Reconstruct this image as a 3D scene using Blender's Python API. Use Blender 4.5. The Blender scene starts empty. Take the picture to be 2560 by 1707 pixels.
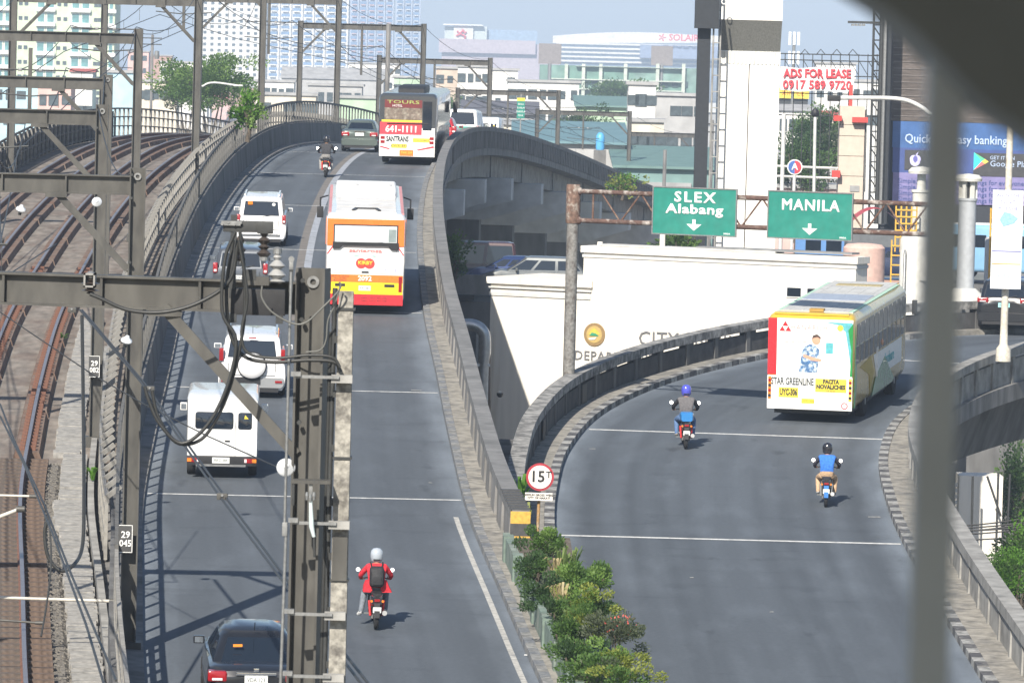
import bpy, bmesh, math, random
from mathutils import Vector, Matrix
R = random.Random(7)
sc = bpy.context.scene
col = sc.collection
# ------------------------------------------------------------------ camera
FPX, PITCH, ROLL, CAMZ = 13500.0, 0.053, 0.026, 26.0
_fw = Vector((0, math.cos(PITCH), -math.sin(PITCH)))
_dn = Vector((0, -math.sin(PITCH), -math.cos(PITCH)))
_rt = Vector((1, 0, 0))
_rc = _rt * math.cos(ROLL) - _dn * math.sin(ROLL)
_uc = -(_rt * math.sin(ROLL) + _dn * math.cos(ROLL))
cam = bpy.data.cameras.new("camera")
camo = bpy.data.objects.new("camera", cam)
col.objects.link(camo)
cam.sensor_width = 36.0
cam.lens = FPX / 2560 * 36
cam.clip_start = 0.5
cam.clip_end = 20000
m = Matrix.Identity(4)
for i in range(3):
    m[i][0] = _rc[i]; m[i][1] = _uc[i]; m[i][2] = -_fw[i]
m[2][3] = CAMZ
camo.matrix_world = m
cam.dof.use_dof = True
cam.dof.focus_distance = 135
cam.dof.aperture_fstop = 10.5
sc.camera = camo
# ------------------------------------------------------------------ sky, sun, exposure
SUN_EL, SUN_AZ = 37.0, 17.0          # light travels forward and to the right
world = bpy.data.worlds.new("World"); sc.world = world; world.use_nodes = True
wn = world.node_tree.nodes; wl = world.node_tree.links
wn.clear()
sky = wn.new("ShaderNodeTexSky"); sky.sky_type = 'NISHITA'; sky.sun_disc = False
sky.sun_elevation = math.radians(SUN_EL)
sky.sun_rotation = math.radians(180 + SUN_AZ)
sky.air_density = 1.0; sky.dust_density = .8; sky.ozone_density = 1.6
bg = wn.new("ShaderNodeBackground"); bg.inputs[1].default_value = 0.07
wo = wn.new("ShaderNodeOutputWorld")
wl.new(sky.outputs[0], bg.inputs[0]); wl.new(bg.outputs[0], wo.inputs[0])
sun = bpy.data.lights.new("sun", 'SUN'); sun.energy = 4.4; sun.angle = math.radians(0.5); sun.color = (1, .93, .82)
suno = bpy.data.objects.new("sun", sun); col.objects.link(suno)
_az, _el = math.radians(SUN_AZ), math.radians(SUN_EL)
_ld = Vector((math.sin(_az) * math.cos(_el), math.cos(_az) * math.cos(_el), -math.sin(_el)))
suno.rotation_euler = _ld.to_track_quat('-Z', 'Y').to_euler()
suno.location = (0, 0, 80)
sc.view_settings.view_transform = 'Standard'
sc.view_settings.look = 'None'
sc.view_settings.exposure = 0.8
sc.view_settings.gamma = 1.0
sc.view_settings.use_curve_mapping = False
sc.cycles.max_bounces = 6
sc.cycles.diffuse_bounces = 3
sc.cycles.glossy_bounces = 3
sc.cycles.volume_bounces = 1
sc.cycles.transparent_max_bounces = 8
sc.cycles.use_denoising = True

# ------------------------------------------------------------------ helpers: geometry
def ray(u, v):
    a, b = (u - 1280) / FPX, (v - 853.5) / FPX
    a2 = a * math.cos(ROLL) + b * math.sin(ROLL); b2 = -a * math.sin(ROLL) + b * math.cos(ROLL)
    d = _fw + a2 * _rt + b2 * _dn
    return d / d.y
def at(u, v, Y):
    return Vector((0, 0, CAMZ)) + ray(u, v) * Y
def spl(xs, ys):
    n = len(xs); h = [xs[i + 1] - xs[i] for i in range(n - 1)]
    dl = [(ys[i + 1] - ys[i]) / h[i] for i in range(n - 1)]
    mm = [dl[0]] + [(dl[i - 1] * h[i] + dl[i] * h[i - 1]) / (h[i] + h[i - 1]) for i in range(1, n - 1)] + [dl[-1]]
    def g(x):
        if x <= xs[0]: return ys[0] + mm[0] * (x - xs[0])
        if x >= xs[-1]: return ys[-1] + mm[-1] * (x - xs[-1])
        i = 0
        while x > xs[i + 1]: i += 1
        t = (x - xs[i]) / h[i]
        return (2*t**3-3*t*t+1)*ys[i]+(t**3-2*t*t+t)*h[i]*mm[i]+(-2*t**3+3*t*t)*ys[i+1]+(t**3-t*t)*h[i]*mm[i+1]
    return g

class MB:
    def __init__(s): s.v = []; s.f = []; s.m = []
    def add(s, vs, fs, mi=0):
        o = len(s.v); s.v += [tuple(q) for q in vs]; s.f += [tuple(i + o for i in q) for q in fs]; s.m += [mi] * len(fs); return s
    def box(s, c, d, rz=0.0, mi=0, M=None):
        hx, hy, hz = d[0] / 2, d[1] / 2, d[2] / 2
        vs = [Vector((x, y, z)) for z in (-hz, hz) for y in (-hy, hy) for x in (-hx, hx)]
        if M is not None: vs = [M @ q for q in vs]
        elif rz:
            ca, sa = math.cos(rz), math.sin(rz); vs = [Vector((q.x * ca - q.y * sa, q.x * sa + q.y * ca, q.z)) for q in vs]
        c = Vector(c)
        return s.add([q + c for q in vs], [(0,2,3,1),(4,5,7,6),(0,1,5,4),(2,6,7,3),(1,3,7,5),(0,4,6,2)], mi)
    def hexa(s, q, mi=0):      # eight corners: bottom four (ccw), top four (ccw)
        return s.add(q, [(3,2,1,0),(4,5,6,7),(0,1,5,4),(1,2,6,5),(2,3,7,6),(3,0,4,7)], mi)
    def bar(s, a, b, w, h, mi=0, up=(0, 0, 1)):
        a, b = Vector(a), Vector(b); d = (b - a).normalized(); u = Vector(up)
        if abs(d.dot(u)) > .98: u = Vector((0, 1, 0))
        x = d.cross(u).normalized() * (w / 2); z = x.cross(d).normalized() * (h / 2)
        q = [a - x - z, a + x - z, a + x + z, a - x + z, b - x - z, b + x - z, b + x + z, b - x + z]
        return s.add(q, [(0,1,2,3),(7,6,5,4),(0,4,5,1),(1,5,6,2),(2,6,7,3),(3,7,4,0)], mi)
    def tube(s, pts, r, n=8, mi=0, caps=True):
        pts = [Vector(q) for q in pts]; o = len(s.v); N = len(pts)
        rr = r if isinstance(r, (list, tuple)) else [r] * N
        prev = None
        for i, q in enumerate(pts):
            d = (pts[min(i + 1, N - 1)] - pts[max(i - 1, 0)]).normalized()
            u = prev if prev is not None else (Vector((0, 0, 1)) if abs(d.z) < .9 else Vector((0, 1, 0)))
            x = d.cross(u).normalized(); y = x.cross(d).normalized(); prev = y
            for k in range(n):
                t = 2 * math.pi * k / n
                s.v.append(tuple(q + (x * math.cos(t) + y * math.sin(t)) * rr[i]))
        for i in range(N - 1):
            for k in range(n):
                s.f.append((o+i*n+k, o+i*n+(k+1) % n, o+(i+1)*n+(k+1) % n, o+(i+1)*n+k)); s.m.append(mi)
        if caps:
            s.f.append(tuple(o + k for k in range(n))[::-1]); s.m.append(mi)
            s.f.append(tuple(o + (N-1)*n + k for k in range(n))); s.m.append(mi)
        return s
    def lathe(s, c, prof, n=16, axis='Z', mi=0):       # prof: (radius, height)
        o = len(s.v); c = Vector(c)
        for r, h in prof:
            for k in range(n):
                t = 2 * math.pi * k / n; x, y = r * math.cos(t), r * math.sin(t)
                q = {'Z': (x, y, h), 'Y': (x, h, y), 'X': (h, x, y)}[axis]
                s.v.append(tuple(c + Vector(q)))
        for i in range(len(prof) - 1):
            for k in range(n):
                q = (o+i*n+k, o+i*n+(k+1) % n, o+(i+1)*n+(k+1) % n, o+(i+1)*n+k)
                s.f.append(q); s.m.append(mi)
        s.f.append(tuple(o + k for k in range(n))[::-1]); s.m.append(mi)
        s.f.append(tuple(o + (len(prof)-1)*n + k for k in range(n))); s.m.append(mi)
        return s
    def loft(s, rings, mi=0, closed=True, caps=True):
        o = len(s.v); n = len(rings[0])
        for rg in rings: s.v += [tuple(q) for q in rg]
        for i in range(len(rings) - 1):
            for k in range(n if closed else n - 1):
                s.f.append((o+i*n+k, o+i*n+(k+1) % n, o+(i+1)*n+(k+1) % n, o+(i+1)*n+k)); s.m.append(mi)
        if caps and closed:
            s.f.append(tuple(o + k for k in range(n))[::-1]); s.m.append(mi)
            s.f.append(tuple(o + (len(rings)-1)*n + k for k in range(n))); s.m.append(mi)
        return s
    def poly(s, pts, t, nrm, mi=0):     # flat polygon with a thickness t along nrm
        nv = Vector(nrm) * t; p = [Vector(q) for q in pts]; n = len(p)
        vs = p + [q + nv for q in p]
        return s.add(vs, [tuple(range(n))[::-1], tuple(range(n, 2*n))] + [(i, (i+1) % n, n+(i+1) % n, n+i) for i in range(n)], mi)
    def mesh(s, name, smooth=False):
        me = bpy.data.meshes.new(name); me.from_pydata(s.v, [], s.f)
        if smooth is not False:
            for q in me.polygons: q.use_smooth = True
            me.set_sharp_from_angle(angle=math.radians(smooth if smooth is not True else 40))
        return me
    def build(s, name, mat, parent=None, smooth=False, bevel=0, fix=True):
        me = s.mesh(name, False)
        mats = mat if isinstance(mat, (list, tuple)) else [mat]
        for q in mats: me.materials.append(q)
        if len(mats) > 1: me.polygons.foreach_set("material_index", s.m)
        if fix or bevel:
            bm = bmesh.new(); bm.from_mesh(me)
            bmesh.ops.recalc_face_normals(bm, faces=bm.faces)
            if bevel:
                es = [e for e in bm.edges if len(e.link_faces) == 2 and e.calc_face_angle(0) > .5]
                bmesh.ops.bevel(bm, geom=es, offset=bevel, segments=2, affect='EDGES', profile=.7)
            bm.to_mesh(me); bm.free()
        if smooth is not False or bevel:
            for q in me.polygons: q.use_smooth = True
            me.set_sharp_from_angle(angle=math.radians(40 if smooth in (True, False) else smooth))
        return link(name, me, parent)
def link(name, me, parent=None):
    o = bpy.data.objects.new(name, me); col.objects.link(o)
    if parent is not None: o.parent = parent
    return o
def tag(o, label, cat=None, group=None, kind=None):
    if label: o["label"] = label
    if cat: o["category"] = cat
    if group: o["group"] = group
    if kind: o["kind"] = kind
    return o
def thing(name, label, cat, loc=(0, 0, 0), rot=(0, 0, 0), group=None, kind=None):
    o = bpy.data.objects.new(name, None); col.objects.link(o); o.location = loc; o.rotation_euler = rot
    o.empty_display_size = .2
    return tag(o, label, cat, group, kind)
def struct(o): o["kind"] = "structure"; return o
def place(name, me, M, parent=None):
    o = link(name, me, parent); o.matrix_local = M; return o
def frame_from(x, y, z, o):
    M = Matrix.Identity(4)
    for i in range(3): M[i][0] = x[i]; M[i][1] = y[i]; M[i][2] = z[i]; M[i][3] = o[i]
    return M

# ------------------------------------------------------------------ helpers: materials
_mats = {}
def mat(name, c, rough=.6, metal=0.0, var=.12, scale=2.0, bump=0.0, bscale=25.0, spec=.5, stretch=(1, 1, 1), c2=None, thr=.55, coat=0.0, emit=0.0):
    if name in _mats: return _mats[name]
    M = bpy.data.materials.new(name); _mats[name] = M; M.use_nodes = True
    nt = M.node_tree; n = nt.nodes; l = nt.links; b = n["Principled BSDF"]
    b.inputs["Base Color"].default_value = (*c, 1); b.inputs["Roughness"].default_value = rough
    b.inputs["Metallic"].default_value = metal; b.inputs["Specular IOR Level"].default_value = spec
    if coat: b.inputs["Coat Weight"].default_value = coat; b.inputs["Coat Roughness"].default_value = .05
    if emit: b.inputs["Emission Color"].default_value = (*c, 1); b.inputs["Emission Strength"].default_value = emit
    if var or bump or c2:
        tc = n.new("ShaderNodeTexCoord"); mp = n.new("ShaderNodeMapping"); mp.inputs["Scale"].default_value = stretch
        l.new(tc.outputs["Object"], mp.inputs[0])
        if var or c2:
            nz = n.new("ShaderNodeTexNoise"); nz.inputs["Scale"].default_value = scale; nz.inputs["Detail"].default_value = 5; nz.inputs["Roughness"].default_value = .62
            l.new(mp.outputs[0], nz.inputs[0])
            src = None
            if c2:
                rp = n.new("ShaderNodeMapRange"); rp.inputs[1].default_value = thr - .07; rp.inputs[2].default_value = thr + .1
                l.new(nz.outputs[0], rp.inputs[0])
                mx = n.new("ShaderNodeMix"); mx.data_type = 'RGBA'; mx.inputs[6].default_value = (*c, 1); mx.inputs[7].default_value = (*c2, 1)
                l.new(rp.outputs[0], mx.inputs[0]); src = mx.outputs[2]
            if var:
                n2 = n.new("ShaderNodeTexNoise"); n2.inputs["Scale"].default_value = scale * 2.7; n2.inputs["Detail"].default_value = 4
                l.new(mp.outputs[0], n2.inputs[0])
                r2 = n.new("ShaderNodeMapRange"); r2.inputs[1].default_value = .3; r2.inputs[2].default_value = .7
                r2.inputs[3].default_value = 1 - var; r2.inputs[4].default_value = 1 + var
                l.new(n2.outputs[0], r2.inputs[0])
                hv = n.new("ShaderNodeHueSaturation"); hv.inputs["Color"].default_value = (*c, 1)
                if src: l.new(src, hv.inputs["Color"])
                l.new(r2.outputs[0], hv.inputs["Value"]); src = hv.outputs[0]
                if rough < .95:
                    r3 = n.new("ShaderNodeMapRange"); r3.inputs[3].default_value = max(rough - .1, .02); r3.inputs[4].default_value = min(rough + .12, 1)
                    l.new(nz.outputs[0], r3.inputs[0]); l.new(r3.outputs[0], b.inputs["Roughness"])
            l.new(src, b.inputs["Base Color"])
        if bump:
            nb = n.new("ShaderNodeTexNoise"); nb.inputs["Scale"].default_value = bscale; nb.inputs["Detail"].default_value = 3
            l.new(tc.outputs["Object"], nb.inputs[0])
            bp = n.new("ShaderNodeBump"); bp.inputs["Strength"].default_value = bump; bp.inputs["Distance"].default_value = .02
            l.new(nb.outputs[0], bp.inputs["Height"]); l.new(bp.outputs[0], b.inputs["Normal"])
    return M
def leafmat(name, c, tr=.35):
    if name in _mats: return _mats[name]
    M = mat(name, c, .55, var=.35, scale=2.2, spec=.3); nt = M.node_tree; n = nt.nodes; l = nt.links
    b = n["Principled BSDF"]; t = n.new("ShaderNodeBsdfTranslucent"); t.inputs[0].default_value = (c[0]*1.6, c[1]*1.8, c[2]*.8, 1)
    mx = n.new("ShaderNodeMixShader"); mx.inputs[0].default_value = tr
    l.new(b.outputs[0], mx.inputs[1]); l.new(t.outputs[0], mx.inputs[2]); l.new(mx.outputs[0], n["Material Output"].inputs[0])
    return M
def roadmat(name, base):
    """asphalt: UV.x metres across the road, UV.y metres along it"""
    M = bpy.data.materials.new(name); M.use_nodes = True; nt = M.node_tree; n = nt.nodes; l = nt.links; b = n["Principled BSDF"]
    uv = n.new("ShaderNodeUVMap"); tc = n.new("ShaderNodeTexCoord")
    def noise(sx, sy, sc_, det=4):
        mp = n.new("ShaderNodeMapping"); mp.inputs["Scale"].default_value = (sx, sy, 1); l.new(uv.outputs[0], mp.inputs[0])
        z = n.new("ShaderNodeTexNoise"); z.inputs["Scale"].default_value = sc_; z.inputs["Detail"].default_value = det; l.new(mp.outputs[0], z.inputs[0]); return z.outputs[0]
    def mrange(x, a, b_, c, d):
        r = n.new("ShaderNodeMapRange"); [r.inputs[i].__setattr__("default_value", v) for i, v in ((1, a), (2, b_), (3, c), (4, d))]; l.new(x, r.inputs[0]); return r.outputs[0]
    def mul(x, y):
        q = n.new("ShaderNodeMath"); q.operation = 'MULTIPLY'; l.new(x, q.inputs[0]); l.new(y, q.inputs[1]); return q.outputs[0]
    st = mrange(noise(1.4, .02, 1.0), .3, .7, .84, 1.15)       # long tyre-worn streaks
    bl = mrange(noise(.16, .07, 1.0), .3, .7, .93, 1.07)       # broad patches
    fn = mrange(noise(9, 9, 1.0, 2), .2, .8, .9, 1.1)          # grain
    cr = mrange(noise(.5, .9, 1.0, 8), .60, .66, 1.0, .9)
    sep = n.new("ShaderNodeSeparateXYZ"); l.new(uv.outputs[0], sep.inputs[0])
    dust = mrange(sep.outputs[0], .05, .75, 1.75, 1.0)             # dust swept against the kerb
    d2 = mul(mrange(noise(1.2, .3, 1.0), .25, .75, .75, 1.25), dust)
    mx0 = n.new("ShaderNodeMath"); mx0.operation = 'MAXIMUM'; mx0.inputs[1].default_value = 1.0; l.new(d2, mx0.inputs[0])
    def pulse(c, w, amt):                                     # darker polished wheel paths and oil drip
        q = n.new("ShaderNodeMath"); q.operation = 'SUBTRACT'; q.inputs[1].default_value = c; l.new(sep.outputs[0], q.inputs[0])
        a_ = n.new("ShaderNodeMath"); a_.operation = 'ABSOLUTE'; l.new(q.outputs[0], a_.inputs[0])
        r = n.new("ShaderNodeMapRange"); r.interpolation_type = 'SMOOTHSTEP'; r.inputs[1].default_value = 0; r.inputs[2].default_value = w; r.inputs[3].default_value = amt; r.inputs[4].default_value = 1.0; l.new(a_.outputs[0], r.inputs[0]); return r.outputs[0]
    wp = mul(mul(pulse(1.05, .6, .90), pulse(2.75, .6, .91)), pulse(1.9, .5, .94))
    spot = mrange(noise(.9, .35, 1.0, 6), .64, .72, 1.0, .72)
    pale = mrange(noise(.22, .05, 1.7, 5), .58, .70, 1.0, 1.10)
    f = mul(mul(mul(mul(st, bl), fn), mul(cr, mx0.outputs[0])), mul(wp, mul(spot, pale)))
    hv = n.new("ShaderNodeHueSaturation"); hv.inputs["Color"].default_value = (*base, 1); l.new(f, hv.inputs["Value"])
    l.new(hv.outputs[0], b.inputs["Base Color"]); b.inputs["Roughness"].default_value = .78; b.inputs["Specular IOR Level"].default_value = .35
    bp = n.new("ShaderNodeBump"); bp.inputs["Strength"].default_value = .25; bp.inputs["Distance"].default_value = .01
    l.new(noise(40, 40, 1.0, 2), bp.inputs["Height"]); l.new(bp.outputs[0], b.inputs["Normal"])
    return M
def text(s, size, m_, parent, loc, rot=(math.pi / 2, 0, 0), ax='CENTER', bold=0.0, sx=1.0, name="lettering", ext=.004, space=1.0, fit=None):
    cu = bpy.data.curves.new("t", 'FONT'); cu.body = s; cu.size = size; cu.align_x = ax; cu.align_y = 'CENTER'
    cu.bevel_depth = bold; cu.bevel_resolution = 0; cu.extrude = ext; cu.space_character = space; cu.resolution_u = 2
    o = bpy.data.objects.new("t", cu)
    me = bpy.data.meshes.new_from_object(o)
    bpy.data.objects.remove(o); bpy.data.curves.remove(cu)
    me.name = name; me.materials.clear(); me.materials.append(m_)
    if fit:
        xs = [v.co.x for v in me.vertices]; sx = fit / max(max(xs) - min(xs), .01)
    q = link(name, me, parent); q.location = loc; q.rotation_euler = rot; q.scale = (sx, 1, 1)
    return q

# common materials
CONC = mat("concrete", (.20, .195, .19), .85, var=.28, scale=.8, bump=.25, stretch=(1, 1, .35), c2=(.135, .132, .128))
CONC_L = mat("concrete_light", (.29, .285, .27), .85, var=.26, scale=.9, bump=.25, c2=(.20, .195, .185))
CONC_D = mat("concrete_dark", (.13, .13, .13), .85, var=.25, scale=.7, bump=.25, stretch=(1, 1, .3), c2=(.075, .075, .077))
STEEL = mat("grey_painted_steel", (.088, .085, .077), .5, metal=.15, var=.22, scale=1.5, stretch=(1, 1, .4), c2=(.058, .056, .052))
STEEL_D = mat("dark_steel", (.05, .052, .052), .5, metal=.3, var=.2, scale=3)
GALV = mat("galvanised_steel", (.27, .275, .275), .42, metal=.5, var=.2, scale=7)
RUST = mat("rusty_steel", (.13, .072, .052), .8, var=.3, scale=5, c2=(.30, .25, .2), thr=.58)
WHITE = mat("white_paint", (.78, .78, .76), .5, var=.06, scale=3)
MARK = mat("road_marking_white", (.62, .62, .6), .7, var=.2, scale=3, c2=(.32, .32, .32), thr=.62)
BLACK = mat("black_rubber", (.018, .018, .02), .6, var=.2, scale=6)
GLASS_D = mat("dark_window_glass", (.012, .018, .028), .05, var=0, spec=.8)
CHROME = mat("chrome", (.8, .8, .8), .12, metal=1, var=0)
# ------------------------------------------------------------------ alignments
_D = spl([40,95,103,122.7,140.6,158.8,188.8,220,247.7,262,285,311,336,361,386,425,460,560],
         [14.6,11.6,11.15,10.1,9.1,8.1,6.55,5.3,4.62,4.6,5.0,5.95,7.15,8.6,10.2,12.6,14.6,20])
_XR = spl([30,60,80,98,108,119,133,147,160,176,192,209,222,240,258,274,311,336,361,386,430,480,560],
          [7.2,4.1,2.3,.67,-.07,-.84,-1.5,-2.06,-2.6,-3.1,-3.48,-3.7,-3.75,-3.55,-2.95,-2.1,.8,3.2,5.9,9.0,15.2,23.2,38])
_RAIL = spl([40,97,127,150,175,560], [8.9,9.35,10.1,10.6,10.7,10.7])
def main(Y, off=0.0, dz=0.0):
    """a point `off` metres left of the right-hand kerb of the flyover"""
    x = _XR(Y); hd = (_XR(Y + .5) - _XR(Y - .5)); c = 1 / math.sqrt(1 + hd * hd)
    return Vector((x - off * c, Y + off * hd * c, CAMZ - _D(Y) + dz))
def main_heading(Y): return math.atan(_XR(Y + .5) - _XR(Y - .5))
def main_pitch(Y): return math.atan(-(_D(Y + .5) - _D(Y - .5)))
def rz_(Y): return CAMZ - (18.38 - .04967 * Y)
# ramp: centre line as a spline over a running parameter
_RP = [(5.7, 60), (5.9, 84), (5.75, 108), (5.5, 126), (5.55, 140), (6.0, 150), (7.3, 160), (10.2, 170), (14.8, 179), (21, 185.5), (29, 189.5), (40, 192)]
_rl = [0.0]
for i in range(1, len(_RP)): _rl.append(_rl[-1] + math.hypot(_RP[i][0] - _RP[i-1][0], _RP[i][1] - _RP[i-1][1]))
_rx = spl(_rl, [q[0] for q in _RP]); _ry = spl(_rl, [q[1] for q in _RP])
RAMP_HW = 4.3
def ramp(s, off=0.0, dz=0.0):      # off to the right of the centre
    dx, dy = _rx(s + .3) - _rx(s - .3), _ry(s + .3) - _ry(s - .3); k = math.hypot(dx, dy); dx /= k; dy /= k
    x, y = _rx(s), _ry(s)
    return Vector((x + off * dy, y - off * dx, rz_(min(y, 183) + .3 * max(0, y - 183)) + dz))
def ramp_heading(s):
    return math.atan2(_rx(s + .3) - _rx(s - .3), _ry(s + .3) - _ry(s - .3))
def ramp_s(Y):
    lo, hi = 0, _rl[-1]
    for _ in range(50):
        m_ = (lo + hi) / 2
        if _ry(m_) < Y: lo = m_
        else: hi = m_
    return lo
def frange(a, b, st):
    n = max(1, int(round((b - a) / st))); return [a + (b - a) * i / n for i in range(n + 1)]
def strip(name, fn, prm, offs, m_, parent=None, uvdist=None):
    """an open sheet: fn(parameter, offset) for a list of (offset, dz)"""
    mb = MB(); mb.loft([[fn(t, o, z) for o, z in offs] for t in prm], closed=False)
    o = mb.build(name, m_, parent, fix=False)
    if uvdist:
        me = o.data; uvl = me.uv_layers.new(name="UVMap"); n = len(offs)
        for lp in me.loops:
            i, k = divmod(lp.vertex_index, n); uvl.data[lp.index].uv = (uvdist(offs[k][0]), prm[i])
    return o
def sweep(name, fn, prm, prof, m_, parent=None, smooth=False):
    """closed profile (offset, dz) swept along fn"""
    return MB().loft([[fn(t, o, z) for o, z in prof] for t in prm]).build(name, m_, parent, smooth=smooth)

# ------------------------------------------------------------------ ground
GROUND = mat("city_ground", (.17, .165, .155), .9, var=.3, scale=.02, c2=(.09, .1, .07), thr=.52)
gr = MB().add([(-4000, -50, 0), (4500, -50, 0), (4500, 9000, 0), (-4000, 9000, 0)], [(0, 1, 2, 3)]).build("ground", GROUND)
struct(gr)
# ------------------------------------------------------------------ flyover road
ASPH = roadmat("asphalt_flyover", (.088, .101, .117))
ASPH2 = roadmat("asphalt_ramp", (.087, .101, .118))
YS = frange(40, 540, 2.0)
W = 7.2
road = strip("flyover_road", main, YS, [(W - i * W / 6, 0) for i in range(7)], ASPH, uvdist=lambda o: min(o, W - o)); struct(road)
# deck and girder below the road
deck = thing("flyover_deck", "curved grey concrete flyover deck with girders under the left road", "flyover", kind="structure")
sweep("deck_slab", main, YS, [(W + .9, -.03), (-.85, -.03), (-.85, -.36), (W + .9, -.36)], CONC, deck)
GIRD = [(0.1, -.36), (0.1, -1.5), (W - .2, -1.5), (W - .2, -.36)]
PIERS = [245 + 20.5 * k for k in range(0, 12)]
seg = [165, 185, 204.5, 225] + PIERS + [500]
for a, b in zip(seg[:-1], seg[1:]):
    sweep("girder", main, frange(a + .35, b - .35, 2.5), GIRD, CONC_L, deck)
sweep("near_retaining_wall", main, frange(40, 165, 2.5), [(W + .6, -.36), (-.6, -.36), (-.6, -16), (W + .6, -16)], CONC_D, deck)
PIERC = mat("sky_lit_pier_concrete", (.52, .53, .54), .85, var=.15, scale=.5, bump=.2)  # sky light on the caps is put into this paler concrete
for i, Y in enumerate(PIERS):
    p = thing("flyover_pier", ["hammerhead concrete pier of the flyover standing %s" % s for s in
        ("behind the lower bridge nearest the parked cars", "second in the row behind the lower bridge", "third in the row behind the lower bridge", "left of the rusty sign gantry post",
         "behind the rusty gantry post", "right of the gantry post behind its truss", "behind the left green sign", "behind the white pylon low down", "far beyond the white pylon", "second last in the far row", "last but one in the far row", "last of the far row")][i], "pier", group="flyover piers")
    hd = main_heading(Y); c = main(Y, W / 2, -1.52)
    x = Vector((math.cos(hd), -math.sin(hd), 0)); y = Vector((math.sin(hd), math.cos(hd), 0)); z = Vector((0, 0, 1))
    M = frame_from(x, y, z, c)
    th = .8
    cap = [(-4.7, 0), (4.7, 0), (4.7, -1.15), (1.5, -2.1), (-1.5, -2.1), (-4.7, -1.15)]
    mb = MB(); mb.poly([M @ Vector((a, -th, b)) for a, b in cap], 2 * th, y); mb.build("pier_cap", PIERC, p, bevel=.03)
    mb = MB(); mb.box((0, 0, 0), (2.4, 1.3, c.z - 2.1), M=Matrix.Identity(3)); o = mb.build("pier_shaft", CONC_D, p)  # shade on the shafts is put into the darker concrete
    o.matrix_world = frame_from(x, y, z, c + Vector((0, 0, -2.1 - (c.z - 2.1) / 2)))
# kerbs, footway, parapet on the right of the flyover
kerb_n, kerb_w = mat("kerb_grey_blue", (.15, .16, .175), .8, var=.3, scale=4, c2=(.22, .22, .215)), mat("kerb_worn_white", (.33, .33, .32), .8, var=.35, scale=3, c2=(.19, .19, .185), thr=.52)
kerb_b = mat("kerb_black", (.075, .075, .08), .8, var=.35, scale=3, c2=(.17, .165, .16), thr=.56)
def kerb(name, label, fn, t0, t1, o0, o1, h, ln, ms, kind="structure"):
    """separate kerb stones, alternately painted"""
    k = thing(name, label, "kerb", kind=kind)
    n = int((t1 - t0) / ln)
    for i in range(n):
        a, b = t0 + i * ln + .012, t0 + (i + 1) * ln - .012
        q = [fn(a, o0, -.1), fn(b, o0, -.1), fn(b, o1, -.1), fn(a, o1, -.1)]
        hh = h + R.uniform(-.008, .008)
        q += [fn(a, o0, hh), fn(b, o0, hh), fn(b, o1, hh), fn(a, o1, hh)]
        MB().hexa(q).build("kerb_stone", ms[i % 2], k)
    return k
kerb("right_kerb", "worn painted kerb stones along the right edge of the flyover", main, 88, 235, -.005, -.20, .14, .62, (kerb_n, mat("kerb_dull_white", (.235, .235, .23), .8, var=.35, scale=3, c2=(.16, .16, .155), thr=.52)))
SIDEWALK = mat("dusty_footway", (.27, .255, .225), .9, var=.3, scale=1.6, bump=.3, c2=(.16, .155, .145))
fw = sweep("flyover_footway", main, frange(60, 300, 1.5), [(-.205, -.1), (-.205, .12), (-.62, .12), (-.62, -.1)], SIDEWALK); struct(fw)
par = thing("right_parapet", "grey concrete parapet with smooth cap along the right side of the flyover", "parapet")
PY0 = 113.0
sweep("parapet_wall", main, frange(PY0, 520, 2), [(-.62, -.03), (-.62, .84), (-.80, .84), (-.80, -.03)], CONC, par)
sweep("parapet_cap", main, frange(PY0, 520, 2), [(-.54, .84), (-.54, 1.06), (-.90, 1.06), (-.90, .84)], mat("parapet_cap_grey", (.185, .183, .18), .8, var=.2, scale=.9, bump=.2, c2=(.14, .14, .138)), par)
for Y in frange(PY0 + 1.2, 225, 2.6):
    q = [main(Y, -.62, -.02), main(Y + 1.5, -.62, -.02), main(Y + 1.5, -.55, -.02), main(Y, -.55, -.02)]
    q = q + [main(Y, -.62, .835), main(Y + 1.5, -.62, .835), main(Y + 1.5, -.58, .835), main(Y, -.58, .835)]
    MB().hexa(q).build("parapet_rib", CONC, par)
for Y in frange(236, 420, 1.15):     # ribs on the outer face
    q = [main(Y, -.80, .0), main(Y + .5, -.80, .0), main(Y + .5, -.90, .0), main(Y, -.90, .0)]
    q = q + [main(Y, -.80, .83), main(Y + .5, -.80, .83), main(Y + .5, -.90, .83), main(Y, -.90, .83)]
    MB().hexa(q).build("outer_rib", CONC, par)
# painted end of the parapet
yel, blk = mat("hazard_yellow", (.55, .33, .06), .7, var=.2, scale=5), mat("hazard_black", (.06, .06, .06), .7, var=.2, scale=5)
for k in range(4):
    q = [main(PY0 - .03, -.50, .02 + .26 * k), main(PY0 - .005, -.50, .02 + .26 * k), main(PY0 - .005, -.92, .02 + .26 * k), main(PY0 - .03, -.92, .02 + .26 * k)]
    q += [v + Vector((0, 0, .255)) for v in q]
    MB().hexa(q).build("hazard_stripe", yel if k % 2 else blk, par)
for k in range(8):
    Y = PY0 + .15 + k * .42
    q = [main(Y, -.5, 1.065), main(Y + .2, -.5, 1.065), main(Y + .2, -.93, 1.065), main(Y, -.93, 1.065)]
    q += [v + Vector((0, 0, .02)) for v in q]
    MB().hexa(q).build("cap_stripe", blk, par)
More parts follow.
